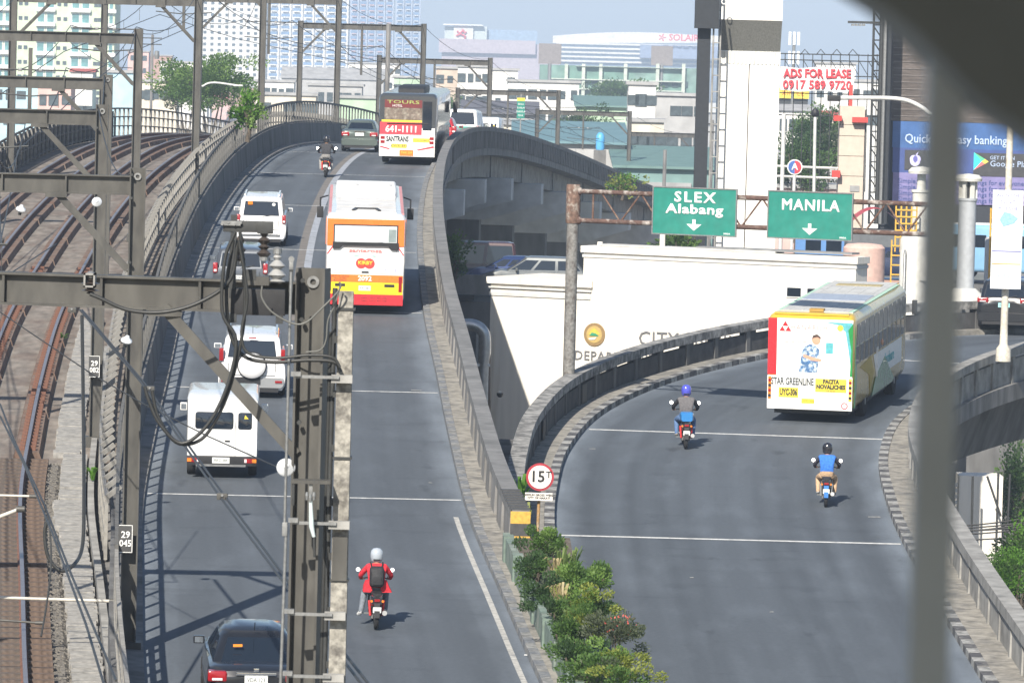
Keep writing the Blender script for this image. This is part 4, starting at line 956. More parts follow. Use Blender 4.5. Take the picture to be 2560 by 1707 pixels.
MB().box(q(2165, 57), (90 * s_, .15, .12)).build("floodlight_boom", STEEL_D, lt)
for k in range(4): MB().box(q(2132 + k * 9, 63), (.14, .35, .1)).build("floodlight", GALV, lt)
# lamps and poles on the right
PW = mat("pole_white", (.62, .62, .60), .5, var=.12, scale=2); PC = mat("pole_cream", (.58, .54, .46), .6, var=.2, scale=3, c2=(.3, .16, .08), thr=.68)
def pole(label, pix, Y, r, m_=PW, name="lamp_post", cat="lamp post"):
    P = at(*pix[-1], Y); t = thing(name, label, cat, P)
    MB().tube(crv([at(u, v, Y) - P for u, v in pix], 4), r, 8).build("pole", m_, t, smooth=50); return t, P
t, P = pole("white curved lamp arm reaching left behind the blurred post", [(2100, 245), (2180, 245), (2240, 247), (2280, 256), (2322, 282), (2345, 320), (2352, 600)], 230, .09)
MB().box(at(2085, 246, 230) - P, (.55, .3, .26)).build("lamp_head", BLACK, t, bevel=.04)
t, P = pole("tall white pole left of the globe topped pole", [(1960, 285), (1950, 640)], 300, .12)
t, P = pole("slim grey pole with a dark globe on top", [(2038, 292), (2032, 640)], 290, .09)
MB().lathe(at(2038, 283, 290) - P, [(.05, -.25), (.2, -.12), (.22, .05), (.1, .24), (.0, .25)], 12).build("globe", BLACK, t, smooth=50)
P = at(1987, 418, 295); t = thing("round_logo_sign", "round red white and blue logo sign on a white pole", "sign", P)
MB().lathe((0, 0, 0), [(.42, 0), (.42, .06)], 24, 'Y').build("disc", WHITE, t); 
mb = MB(); mb.poly([(.36 * math.cos(a), -.01, .36 * math.sin(a)) for a in [math.radians(-90 + 15 * k) for k in range(13)]], .01, (0, -1, 0)); mb.build("red_half", RED, t)
mb = MB(); mb.poly([(.36 * math.cos(a), -.01, .36 * math.sin(a)) for a in [math.radians(90 + 15 * k) for k in range(13)]], .01, (0, -1, 0)); mb.build("blue_half", mat("logo_blue", (.06, .14, .4), .5), t)
text("A", .5, WHITE, t, (0, -.03, 0), bold=.02); MB().tube([(0, .1, -.42), (-.05, .1, -4.5)], .09, 8).build("pole", PW, t)
for v in (415, 440): o = MB().tube([at(1935, v, 300), at(2095, v + 6, 300)], .07, 6).build("pipe_rail", PW); tag(o, ("upper", "lower")[v > 430] + " pale horizontal pipe rail behind the round logo sign", "rail")
# banner post on the ramp's right parapet
P = at(2508, 895, 166); t = thing("banner_post", "cream lamp post with a tall white advert banner on the ramp parapet", "lamp post", P)
MB().lathe((0, 0, 0), [(.24, -.1), (.22, .3), (.13, .42), (.115, 1.0), (.095, 9.5)], 12).build("post", PC, t, smooth=40)
q = at(2517, 599, 165.6) - P; bw, bh = 76 / FPX * 166, 246 / FPX * 166
MB().box((q.x, q.y, q.z), (bw, .02, bh)).build("banner", mat("banner_white", (.78, .79, .82), .6, var=.04), t)
NAV = mat("print_navy", (.16, .17, .42), .5, var=.1); CYN = mat("print_cyan", (.28, .50, .72), .5, var=.2, scale=6)
for z, h in ((-.36, .035), (-.75, .03)): MB().box((q.x, q.y - .015, q.z + z), (bw - .04, .006, h)).build("banner_stripe", NAV if z > -.5 else yel, t)
text("elev8", .26, mat("print_grey_blue", (.40, .46, .62), .5), t, (q.x, q.y - .02, q.z - 1.1)); text("ALL IN ONE", .13, NAV, t, (q.x, q.y - .02, q.z + 1.36)); text("CLINIC", .15, NAV, t, (q.x, q.y - .02, q.z + 1.15)); text("PLUS ONE", .13, NAV, t, (q.x, q.y - .02, q.z + .95))
MB().poly([(q.x - .25, q.y - .02, q.z + .6), (q.x - .1, q.y - .02, q.z + .85), (q.x + .12, q.y - .02, q.z + .8), (q.x + .32, q.y - .02, q.z + .66), (q.x + .2, q.y - .02, q.z + .5), (q.x - .12, q.y - .02, q.z + .4)], .005, (0, -1, 0)).build("banner_picture", CYN, t)
for k in range(9): MB().box((q.x - .05, q.y - .015, q.z + .2 - k * .055), (bw * .6, .004, .016)).build("banner_text_line", mat("print_pale", (.5, .52, .58), .5), t)
# industrial gear behind the ramp
IND = mat("industrial_white", (.66, .65, .60), .6, var=.12, scale=1.2, c2=(.5, .48, .42), thr=.62); YL = mat("ladder_yellow", (.62, .36, .05), .6, var=.15)
def vent(label, u, vt, Y, r, hd_):
    P = at(u, vt, Y); t = thing("vent_column", label, "vent", P)
    MB().lathe((0, 0, 0), [(r * 1.55, -.28), (r * 1.6, -.16), (r * 1.2, -.02), (.02, .03)], 18).build("mushroom_cap", IND, t, smooth=40)
    if hd_:
        MB().lathe((0, 0, 0), [(r * .55, -.95), (r * .5, -.3)], 12).build("neck", IND, t, smooth=40); MB().lathe((0, 0, 0), [(r, -6), (r, -1.1), (r * 1.15, -1.05), (r * 1.15, -.95)], 18).build("shaft", IND, t, smooth=40)
    else:
        for k in range(6):
            a = k * math.pi / 3; MB().box((r * .85 * math.cos(a), r * .85 * math.sin(a), -.62), (.14, .14, .72), rz=a).build("vent_mullion", IND, t)
        MB().lathe((0, 0, 0), [(r * .6, -.98), (r * .6, -.28)], 12).build("dark_core", BLACK, t); MB().lathe((0, 0, 0), [(r, -4.6), (r, -1.1), (r * 1.1, -1.06), (r * 1.1, -.96)], 18).build("shaft", mat("vent_grey", (.42, .44, .46), .5, var=.1), t, smooth=40)
        MB().lathe((0, 0, 0), [(r * 2.6, -5.3), (r * 2.2, -4.9), (r * 1.2, -4.6)], 18).build("flared_base", IND, t, smooth=40)
vent("grey vent column with mushroom cap left of the blurred post", 2305, 418, 226, .36, True)
vent("grey vent column with slotted head right of the blurred post", 2421, 436, 218, .36, False)
P = at(2285, 700, 224); t = thing("white_tank", "white cylindrical tank with pipe beside the yellow ladders", "tank", P)
MB().lathe((0, 0, 0), [(.62, -4), (.62, 1.7), (.5, 1.9), (.1, 2.0)], 18).build("shell", IND, t, smooth=40); MB().tube([(-.45, -.6, -3), (-.45, -.6, 1.1), (-.4, -.3, 1.3)], .06, 8).build("pipe", GALV, t, smooth=50); MB().box((.35, -.55, .5), (.35, .15, 1.0)).build("hatch", IND, t)
P = at(2478, 690, 222); t = thing("white_tank", "small pale tank with yellow ladder right of the blurred post", "tank", P)
MB().lathe((0, 0, 0), [(.3, -2), (.3, 1.5), (.25, 1.6)], 14).build("shell", mat("vent_grey", (.42, .44, .46)), t, smooth=40)
for x in (-.12, .18): MB().tube([(x, -.35, -1), (x, -.35, 2.8)], .04, 6).build("ladder_rail", YL, t)
for k in range(5): MB().box((.03, -.35, .6 + k * .45), (.3, .04, .05)).build("ladder_rung", YL, t)
for k, (u0, u1, vt, vb, lb_) in enumerate(((2238, 2290, 515, 600, "yellow caged ladder platform behind the gantry truss"), (2226, 2252, 600, 720, "lower yellow ladder beside the white tank"))):
    P = at((u0 + u1)/2, vb, 225); t = thing("yellow_ladder", lb_, "ladder", P); s2 = 225 / FPX; hh = (vb - vt) * s2; ww = (u1 - u0) * s2
    for j in range(5 if k == 0 else 2): MB().bar((-ww/2 + ww * j/(4 if k == 0 else 1), 0, -.5), (-ww/2 + ww * j/(4 if k == 0 else 1), 0, hh), .06, .06).build("upright", YL, t)
    for j in range(5): MB().box((0, -.05, hh * (j + .4)/5), (ww, .05, .06)).build("rung", YL, t)
P = at(2180, 570, 250); t = thing("red_canopy", "curved red canopy roof behind the right green sign", "canopy", P)
mb = MB(); mb.loft([[Vector((-1.2 + 2.8 * i/10, y, .9 * math.sin(math.pi * i/10))) for i in range(11)] for y in (0, 3)], closed=False, caps=False); mb.build("canopy_sheet", mat("canopy_red", (.45, .04, .05), .5, var=.1), t, smooth=True, fix=False); MB().box((.2, 1.5, -1.2), (2.6, 2.4, 2.2)).build("kiosk_wall", mat("kiosk_grey", (.12, .13, .14), .6), t)
P = at(2160, 640, 232); t = thing("pink_drum", "large pale pink concrete drum beside the office roof", "drum", P)
MB().lathe((0, 0, 0), [(.9, -4), (.9, .35), (.75, .5), (.3, .55)], 20).build("drum", mat("pink_concrete", (.62, .42, .36), .8, var=.12), t, smooth=40)
# barrier plates and the white shed low on the right, below the ramp
P = at(2465, 1190, 235); t = thing("white_shed", "white clad shed seen below the ramp girder at the right", "building", (P.x, 235, 0))
MB().box((-.2, 1.0, P.z/2), (1.9, 2, P.z)).build("wall", WALLW, t)
for k in range(12): MB().box((-1.28, .02, P.z - .4 - k * .26), (.1, .1, .16)).build("siding_strip", COPE, t)
for k, (u0, v0, u1, v1) in enumerate(((2432, 1190, 2428, 1380), (2468, 1190, 2502, 1290), (2496, 1180, 2490, 1380), (2525, 1185, 2515, 1400))): MB().tube([at(u0, v0, 233) - Vector((P.x, 235, 0)), at(u1, v1, 233) - Vector((P.x, 235, 0))], .05, 6).build("steel_prop", STEEL_D, t)
for k in range(9):
    v = (1302, 1306, 1311, 1316, 1322, 1334, 1382, 1387, 1392)[k]; Y = 200 + k
    wire("street_cable", "dark street cable below the ramp at the right, %s of the bundle" % ("topmost", "second", "third", "fourth", "fifth", "sixth", "seventh", "eighth", "lowest")[k], sagged(at(2340, v + 14, Y), at(2640, v - 22 + (k % 3) * 8, Y), .12), .03)
# ------------------------------------------------------------------ the 15 tonne sign
P = at(1340, 1400, 117.5); t = thing("weight_limit_sign", "round red rimmed weight limit sign reading 15 T on a rusty post", "road sign", P)
q = at(1350, 1192, 117.4) - P; r_ = 35 / FPX * 117.5
MB().lathe(q, [(r_, 0), (r_, .02)], 36, 'Y').build("red_rim", mat("rim_red", (.36, .03, .045), .5, var=.12), t); MB().lathe(q + Vector((0, -.008, 0)), [(r_ * .83, -.006), (r_ * .83, 0)], 32, 'Y').build("white_face", mat("face_white", (.82, .78, .72), .5, var=.04), t)
text("15", .34, BLACK, t, (q.x - .055, q.y - .018, q.z), bold=.008); text("T", .2, BLACK, t, (q.x + .19, q.y - .018, q.z + .05), bold=.004)
q2 = at(1347, 1241, 117.4) - P; MB().box(q2, (.60, .02, .17)).build("name_plate", mat("face_white", (.8, .8, .8)), t)
for z in (.035, -.03): text("MAXIMUM GROSS WEIGHT" if z > 0 else "CITY OF MAKATI", .065, BLACK, t, (q2.x, q2.y - .014, q2.z + z), bold=.002)
MB().tube([(0, 0, -.6), (q.x, .04, q.z + .1)], .035, 8).build("post", mat("post_rust", (.36, .22, .09), .8, var=.3, scale=6, c2=(.4, .36, .3)), t, smooth=50)
# ------------------------------------------------------------------ platform post and canopy beside the camera
FR = mat("platform_grey", (.50, .56, .64), .6, var=.1)
t = thing("platform_post", "blurred dark grey platform post close to the camera at the right", "post", at(2330, 1900, 5.2))
a, b, c_, d_ = at(2352, -300, 5.2), at(2400, -300, 5.2), at(2300, 1900, 5.2), at(2345, 1900, 5.2)
P = t.location.copy(); pts = [at(2394, 300, 5.2) - P, at(2325, 1860, 5.2) - P]
mb = MB(); 
for p, w_ in ((pts[1], 100), (pts[0], 84)): pass
def pq(u, v, y): return at(u, v, 5.2) - P + Vector((0, y, 0))
mb.hexa([pq(2263, 1900, 0), pq(2366, 1900, 0), pq(2366, 1900, .045), pq(2263, 1900, .045), pq(2340, -260, 0), pq(2428, -260, 0), pq(2428, -260, .045), pq(2340, -260, .045)])
mb.build("post_bar", FR, t, bevel=.004)
t2 = thing("platform_canopy", "blurred dark canopy edge close to the camera at the upper right", "canopy", at(2500, 0, 5.3)); P2 = t2.location.copy()
cv = [(2060, -300), (2140, -25), (2226, 25), (2300, 85), (2360, 148), (2420, 213), (2490, 276), (2560, 320), (2700, 420), (2900, 500), (2900, -300)]
mb = MB(); mb.poly([at(u, v, 5.0) - P2 for u, v in cv], .35, (0, 1, 0)); mb.build("canopy_panel", mat("canopy_dark", (.20, .225, .25), .7, var=.1), t2, bevel=.004)

rf_ = thing("unseen_shade_roof", "added unseen roof above and behind the camera, shading the near post", "roof", (0, 0, CAMZ + 1.6))
MB().box((0, -5.5, .1), (16, 21, .12)).build("roof_sheet", mat("roof_sheet_dark", (.1, .1, .1), .7), rf_)  # slab out of view, added to keep sun off the near post
# ------------------------------------------------------------------ vehicles (local: +Y forward, origin on the ground in the middle)
TYRE = mat("tyre", (.02, .02, .021), .85, var=.2, scale=9); RIM = mat("wheel_rim", (.35, .36, .37), .35, metal=.7, var=.1)
TAIL = mat("tail_red", (.30, .008, .012), .2, var=.05, coat=.6); AMB = mat("lamp_amber", (.75, .22, .02), .25, var=.05, coat=.5); LENS = mat("lamp_clear", (.75, .75, .75), .15, var=0, coat=.5)
PLATE = mat("plate_white", (.72, .74, .72), .4, var=.05); PTXT = mat("plate_text", (.04, .05, .05), .5, var=0); TRIM = mat("black_trim", (.022, .022, .024), .5, var=.15); YEL = mat("sign_yellow", (.80, .62, .06), .5, var=.06)
def paint(name, c, metal=0.0, rough=.28): return mat("paint_" + name, c, rough, metal=metal, var=.05, scale=1.2, coat=.8)
_wm = {}
def wheel_mesh(r, w):
    k = (round(r, 2), round(w, 2))
    if k not in _wm:
        a = MB().lathe((0, 0, 0), [(r * .62, -w/2), (r * .93, -w/2), (r, -w/2 + .03), (r, w/2 - .03), (r * .93, w/2), (r * .62, w/2)], 22, 'X').mesh("tyre", 40); a.materials.append(TYRE)
        b = MB().lathe((0, 0, 0), [(r * .2, -w/2 - .004), (r * .58, -w/2 + .02), (r * .62, -w/2 + .0), (r * .62, w/2), (r * .58, w/2 - .02), (r * .2, w/2 + .004)], 18, 'X').mesh("rim", 40); b.materials.append(RIM)
        _wm[k] = (a, b)
    return _wm[k]
def wheel(t, x, y, r, w=.2):
    a, b = wheel_mesh(r, w); o = link("wheel", a, t); o.location = (x, y, r); q = link("rim", b, o)
def rrect(hw, z0, z1, r, y, n=4):
    pts = []
    for cx, cz, a0 in ((hw - r, z1 - r, 0), (-hw + r, z1 - r, 90), (-hw + r, z0 + r, 180), (hw - r, z0 + r, 270)):
        for k in range(n + 1):
            a = math.radians(a0 + 90 * k / n); pts.append(Vector((cx + r * math.cos(a), y, cz + r * math.sin(a))))
    return pts
def inset(q, m_, out):
    q = [Vector(p) for p in q]; c = sum(q, Vector()) / len(q); n = (q[1] - q[0]).cross(q[2] - q[0]).normalized()
    r = []
    for i, p in enumerate(q):
        a, b = q[i - 1], q[(i + 1) % len(q)]
        r.append(p + ((a - p).normalized() + (b - p).normalized()) * m_)
    return r, n
def pane(t, q, m_=.05, mtl=None, name="window", out=.006, ref=None):
    r, n = inset(q, m_, out); c = sum(r, Vector()) / len(r)
    if n.dot(c - (ref or Vector((0, 0, .8)))) < 0: n = -n
    return MB().poly([p + n * .002 for p in r], out, n).build(name, mtl or GLASS_D, t)
def plate(t, x, y, z, s, w=.4, h=.15, m_=None, tm=None, ang=0):
    p = MB().box((x, y, z), (w, .014, h)).build("licence_plate", m_ or PLATE, t)
    text(s, h * .68, tm or PTXT, p, (x, y - .009, z), ext=.001, sx=min(1, w / (h * .68 * .62 * max(len(s), 1)) * .9)); return p
def mirrors(t, hw, y, z, m_, w=.2, h=.14):
    for s in (-1, 1):
        o = MB().box((s * (hw + .13), y, z), (w, .1, h)).build("mirror", m_, t, bevel=.025)
        MB().box((s * (hw + .13), y - .056, z), (w * .75, .004, h * .7)).build("mirror_glass", mat("mirror_glass", (.55, .6, .65), .05, metal=.9, var=0), o)
def put(t, P, hd, pitch): t.location = P; t.rotation_euler = (pitch, 0, -hd)
def car(name, label, cat, p, L, Wd, H, belt, cab, pm, hood=None, trunk=None, tail=None, wr=.31, rear_glass=.06, group=None, roof_m=None, bumper=None, mir=None, plate_s="", plate_m=None, plate_z=.72, plate_x=0):
    """cab = (rear base y, rear roof y, front roof y, front base y) measured from the rear bumper"""
    t = thing(name, label, cat, group=group); hw = Wd / 2; y0 = -L / 2
    hz_ = hood or belt - .12; tz = trunk or belt
    st = [(0, .84, .42, tz - .16), (.06, .93, .30, tz - .07), (.22, .985, .24, tz - .01), (.9, 1, .22, tz), (cab[0], 1, .22, max(tz, belt - .02)), (L * .45, 1, .22, belt), (cab[3] - .3, 1, .22, belt - .02), (cab[3] + .1, .99, .22, hz_ + .06), (L - .5, .97, .24, hz_ - .08), (L - .15, .9, .28, hz_ - .2), (L, .74, .38, hz_ - .36)]
    st = sorted({round(q[0], 3): q for q in st}.values())
    rings = []
    for y, k, zb, zt in st:
        h = zt - zb; w = hw * k
        half = [(w * .90, zb), (w * .985, zb + h * .16), (w, zb + h * .45), (w * .985, zb + h * .72), (w * .94, zt - .035), (w * .84, zt), (w * .4, zt + .025)]
        rings.append([Vector((x, y0 + y, z)) for x, z in half] + [Vector((-x, y0 + y, z)) for x, z in half[::-1]])
    body = MB().loft(rings)
    # cabin
    rh = hw * .90; rr_h = hw * (.66 if H < 1.6 else .77); c = .10
    def ring(w, ya, yb, z, cc):
        return [Vector((x, y0 + y, z)) for x, y in ((w - cc, ya), (w, ya + cc), (w, yb - cc), (w - cc, yb), (-w + cc, yb), (-w, yb - cc), (-w, ya + cc), (-w + cc, ya))]
    zb = belt - .06; r0 = ring(rh, cab[0], cab[3], zb, c); r1 = ring(rr_h + .03, cab[1] - .0, cab[2], H - .13, c); r2 = ring(rr_h - (.02 if H > 1.6 else .06), cab[1] + .06, cab[2] - .06, H - .05, c); r3 = ring(rr_h - (.14 if H > 1.6 else .24), cab[1] + .26, cab[2] - .26, H, c)
    body.loft([r0, r1, r2, r3])
    body.build("body", pm, t, smooth=32)
    def lerp_side(i, z): return r0[i].lerp(r1[i], (z - zb) / (H - .13 - zb))
    z0 = belt + .02; z1 = H - .14
    pane(t, [lerp_side(7, z0), lerp_side(0, z0), lerp_side(0, z1), lerp_side(7, z1)], rear_glass * .6, name="rear_window", ref=Vector((0, 0, 1)))
    pane(t, [lerp_side(3, z0), lerp_side(4, z0), lerp_side(4, z1), lerp_side(3, z1)], .05, name="windscreen", ref=Vector((0, 0, 1)))
    for a, b in ((1, 2), (6, 5)):
        pA, pB, qA, qB = lerp_side(a, z0), lerp_side(b, z0), lerp_side(a, z1), lerp_side(b, z1)
        for f0, f1 in ((0, .34), (.36, .68), (.70, 1)):
            pane(t, [pA.lerp(pB, f0), pA.lerp(pB, f1), qA.lerp(qB, f1), qA.lerp(qB, f0)], .035, name="side_window", ref=Vector((0, (pA.y + pB.y)/2, 1)))
    for s in (-1, 1):
        for y in (L * .19, L * .80): wheel(t, s * (hw - .10), y0 + y, wr)
    bm_ = bumper or pm
    MB().loft([rrect(hw * .95, .30, .58, .1, y0 - .04), rrect(hw * .985, .26, .62, .1, y0 + .12), rrect(hw * .99, .26, .60, .1, y0 + .4)]).build("rear_bumper", bm_, t, smooth=40)
    MB().box((0, y0 + .05, .235), (Wd * .8, .3, .1)).build("underbody", TRIM, t)
    if tail:
        x0, x1, za, zb_ = tail
        for s in (-1, 1):
            o = MB().loft([rrect((x1 - x0) / 2 * hw, za, zb_, .03, y0 + .18), rrect((x1 - x0) / 2 * hw, za, zb_, .03, y0 - .012), rrect((x1 - x0) / 2 * hw * .85, za + .02, zb_ - .02, .03, y0 - .03)]).build("tail_lamp", TAIL, t, smooth=40)
            o.location.x = s * (x0 + x1) / 2 * hw
            MB().box((0, y0 - .034, za + (zb_ - za) * .25), ((x1 - x0) * hw * .55, .01, (zb_ - za) * .22)).build("reverse_lens", LENS, o)
    if H > 1.6:      # tailgate seams, wiper and handle
        for x in (-.70, .70): MB().box((x * hw, y0 - .004, (.66 + belt) / 2), (.012, .012, belt - .18 - .66)).build("tailgate_seam", TRIM, t)
        MB().box((0, y0 - .004, .64), (1.4 * hw, .012, .012)).build("tailgate_seam", TRIM, t); MB().box((.05, y0 - .012, belt - .30), (.34, .03, .05)).build("tailgate_handle", TRIM, t)
        MB().tube([(0, y0 + cab[0] - .01, belt + .0), (.42, y0 + cab[0] + .03, belt + .10)], .012, 5).build("wiper", TRIM, t)
    else:
        MB().box((0, y0 - .004, .70), (1.36 * hw, .012, .01)).build("boot_seam", TRIM, t)
    mirrors(t, hw * .93, y0 + cab[3] - .55, belt + .06, mir or pm)
    if plate_s is not None: plate(t, plate_x, y0 - .052, plate_z, plate_s, m_=plate_m)
    return t, y0
def on_main(t, Yr, off, L, yaw=0): Yc = Yr + L / 2; put(t, main(Yc, off, .004), main_heading(Yc) + yaw, main_pitch(Yc))
# black sedan at the bottom
blk_p = paint("black", (.012, .013, .016)); wht = paint("white", (.80, .80, .79)); sil = paint("silver", (.42, .43, .44), .5)
t, y0 = car("sedan", "black sedan at the bottom edge of the flyover", "car", None, 4.35, 1.70, 1.48, .95, (.42, 1.32, 2.6, 3.45), blk_p, trunk=.99, hood=.9, tail=(.60, .98, .76, .94), plate_s="VDA 123", plate_z=.80)
MB().box((0, y0 - .02, .90), (.7, .02, .05)).build("chrome_strip", CHROME, t, bevel=.01); MB().box((0, y0 - .03, .97), (.10, .02, .07)).build("badge", CHROME, t, bevel=.02)
MB().poly([(-.38, y0 + .90, 1.26), (-.22, y0 + .90, 1.265), (-.22, y0 + .865, 1.225), (-.38, y0 + .865, 1.22)], .004, (0, -.6, .8)).build("orange_sticker", AMB, t)
MB().tube([(0, y0 + 1.3, 1.45), (0, y0 + 1.1, 1.62)], .008, 5).build("antenna", TRIM, t); on_main(t, 93.4, 5.35, 4.3)
# white off-road wagon with a spare wheel
t, y0 = car("sport_utility", "white off-road vehicle with a covered spare wheel on its tailgate", "car", None, 4.3, 1.75, 1.78, 1.08, (.06, .22, 2.7, 3.35), paint("pearl", (.74, .74, .75)), hood=1.05, tail=None, plate_s="", wr=.35, bumper=sil, plate_m=mat("plate_cyan", (.35, .72, .72), .4), plate_z=.50, plate_x=-.1)
MB().lathe((0, y0 - .13, .93), [(.12, -.09), (.28, -.085), (.355, -.03), (.365, .08), (.365, .14)], 28, 'Y').build("spare_wheel_cover", paint("pearl", (.8, .8, .8)), t, smooth=35)
for s in (-1, 1): MB().box((s * .80, y0 + .06, 1.22), (.11, .16, .36)).build("tail_lamp", TAIL, t, bevel=.02); MB().box((s * .62, y0 + 1.6, 1.80), (.05, 1.7, .05)).build("roof_rail", sil, t); MB().box((s * .7, y0 - .065, .48), (.18, .02, .06)).build("reflector", TAIL, t)
MB().box((-.1, y0 - .05, .49), (.66, .02, .20)).build("plate_holder", TRIM, t); MB().box((0, y0 + .10, 1.70), (.2, .05, .035)).build("brake_lamp", TAIL, t); MB().tube([(0, y0 + .5, 1.78), (0, y0 + .35, 2.0)], .008, 5).build("antenna", TRIM, t); MB().lathe((0, y0 - .06, .93), [(.385, -.02), (.385, .06)], 28, 'Y').build("spare_tyre", TYRE, t, smooth=35); on_main(t, 140.6, 4.95, 4.3); t.scale = (1, 1, .92)
# dark grey wagon half hidden by the gear
t, y0 = car("station_wagon", "dark grey wagon half hidden behind the hanging cables", "car", None, 4.3, 1.7, 1.68, 1.02, (.05, .25, 2.7, 3.4), paint("dark_grey", (.10, .11, .125), .4), hood=1.0, tail=(.82, .99, .86, 1.2), plate_s="ZTR 511", wr=.33); on_main(t, 166, 5.6, 4.3); t.scale = (1, 1, .92)
# white wagon with roof rails
t, y0 = car("utility_wagon", "white wagon with roof rails and dark rear glass ahead of the dark wagon", "car", None, 4.4, 1.7, 1.86, 1.10, (.05, .22, 2.9, 3.5), wht, hood=1.06, tail=(.84, .99, .88, 1.2), plate_s="XBK 204", wr=.33)
for s in (-1, 1): MB().box((s * .58, y0 + 1.7, 1.89), (.05, 2.0, .05)).build("roof_rail", wht, t)
MB().box((-.38, y0 + .13, 1.62), (.16, .012, .12)).build("orange_sticker", AMB, t); MB().lathe((.42, y0 + .145, 1.58), [(.06, -.006), (.06, .006)], 12, 'Y').build("round_sticker", WHITE, t); MB().box((0, y0 - .06, .45), (1.3, .06, .06)).build("bumper_bar", CHROME, t); on_main(t, 184.3, 5.35, 4.4); t.scale = (1, 1, .91)
# grey-green sedan near the crest
t, y0 = car("sedan", "grey green sedan beside the far bus near the crest", "car", None, 4.5, 1.72, 1.46, .98, (.6, 1.2, 2.65, 3.45), paint("grey_green", (.13, .16, .145), .45), trunk=1.02, tail=(.55, .96, .72, .90), plate_s="", plate_z=.8); on_main(t, 247, 3.85, 4.5)
MB().box((0, y0 - .03, .93), (.5, .02, .04)).build("chrome_strip", CHROME, t)
# beyond the far bus
t, y0 = car("hatchback", "red car just ahead of the far bus", "car", None, 4.0, 1.7, 1.55, 1.0, (.1, .4, 2.4, 3.1), paint("red", (.52, .02, .025)), hood=.95, tail=(.7, .98, .78, 1.1), plate_s=""); on_main(t, 257, .75, 4.0)
t, y0 = car("passenger_van", "white passenger van ahead of the red car", "van", None, 4.8, 1.78, 2.02, 1.15, (.05, .18, 3.9, 4.5), wht, hood=1.0, tail=(.84, .99, .7, 1.15), plate_s=""); on_main(t, 281, 1.25, 4.8)
MB().box((0, y0 + .0, 1.0), (1.3, .03, .22)).build("green_strip", mat("strip_green", (.05, .35, .25), .4), t)
def fb_van(name, label, Yr, off, detail, group=None):
    t = thing(name, label, "van", group=group); L, Wd, H = 4.1, 1.66, 2.12; hw = Wd / 2; y0 = -L / 2
    b = MB(); b.loft([rrect(hw * .965, .52, H - .06, .07, y0), rrect(hw, .50, H, .12, y0 + .22), rrect(hw, .5, H, .12, y0 + 2.75), rrect(hw * .97, .5, H - .12, .12, y0 + 2.95)]); b.build("box_body", wht, t, smooth=38)
    b = MB(); b.loft([rrect(hw * .97, .42, 1.9, .12, y0 + 2.9), rrect(hw * .96, .42, 1.85, .12, y0 + 3.35), rrect(hw * .92, .42, 1.2, .12, y0 + 3.8), rrect(hw * .86, .45, 1.02, .12, y0 + L)]); b.build("cab", wht, t, smooth=38)
    for x0, x1 in ((-.63, .25), (.36, .68)):
        MB().loft([rrect((x1 - x0)/2, -.22, .22, .06, y0 - .006), rrect((x1 - x0)/2 - .01, -.21, .21, .06, y0 - .016)]).build("window", GLASS_D, t, smooth=40).location = ((x0 + x1)/2, 0, 1.50)
    MB().box((.305, y0 - .002, 1.25), (.012, .01, 1.4)).build("door_seam", mat("seam_grey", (.35, .35, .35), .6), t); MB().box((.12, y0 - .012, .98), (.12, .02, .035)).build("door_handle", TRIM, t)
    MB().box((0, y0 - .05, .47), (Wd * .97, .14, .24)).build("rear_bumper", TRIM, t, bevel=.02); MB().box((-.02, y0 - .13, .36), (1.15, .05, .05)).build("step_bar", GALV, t)
    for s in (-1, 1):
        o = MB().box((s * .66, y0 - .125, .49), (.28, .02, .11)).build("tail_lamp", TAIL, t, bevel=.005); MB().box((s * .75, y0 - .138, .49), (.1, .008, .09)).build("amber_lens", AMB, o); MB().box((s * .55, y0 - .138, .49), (.05, .008, .09)).build("clear_lens", LENS, o)
        for y in (.75, 3.15): wheel(t, s * (hw - .12), y0 + y, .30, .2)
    plate(t, -.02, y0 - .13, .49, "RKC 384"); MB().box((0, y0 + .3, .4), (1.3, .5, .14)).build("underbody", TRIM, t)
    mirrors(t, hw, y0 + 3.2, 1.42, WHITE, .16, .2)
    MB().poly([(.5, y0 - .024, 1.56), (.6, y0 - .024, 1.56), (.52, y0 - .024, 1.66)], .003, (0, -1, 0)).build("yellow_sticker", YEL, t)
    on_main(t, Yr, off, L); t.scale = (1, 1, .9); return t
fb_van("utility_van", "boxy white utility van with two rear windows on the left lane", 125, 5.5, True)
fb_van("utility_van", "far white utility van just over the flyover's crest", 296, 1.35, False)
# ------------------------------------------------------------------ buses
def bus_shell(t, L, Wd, H, pm, z0=.38, rake=.0):
    hw = Wd / 2; y0 = -L / 2
    b = MB(); b.loft([rrect(hw * .97, z0 + .02, H - .12, .16, y0 + rake * .2), rrect(hw, z0, H - .02, .2, y0 + .14), rrect(hw, z0, H, .22, y0 + .6), rrect(hw, z0, H, .22, y0 + L - .7), rrect(hw * .98, z0, H - .1, .25, y0 + L - .15), rrect(hw * .9, z0 + .1, H - .5, .25, y0 + L)]); b.build("body", pm, t, smooth=35)
    MB().box((0, 0, z0 - .04), (Wd * .86, L * .94, .2)).build("underbody", TRIM, t)
    for s in (-1, 1):
        for y in (2.6, L - 2.4): wheel(t, s * (hw - .16), y0 + y, .48, .28)
    return hw, y0
def rpanel(t, name, m_, x0, x1, z0, z1, y, th=.006): return MB().box(((x0 + x1)/2, y - th/2, (z0 + z1)/2), (x1 - x0, th, z1 - z0)).build(name, m_, t)
def rpoly(t, name, m_, pts, y, th=.006): return MB().poly([(x, y, z) for x, z in pts], th, (0, -1, 0)).build(name, m_, t)
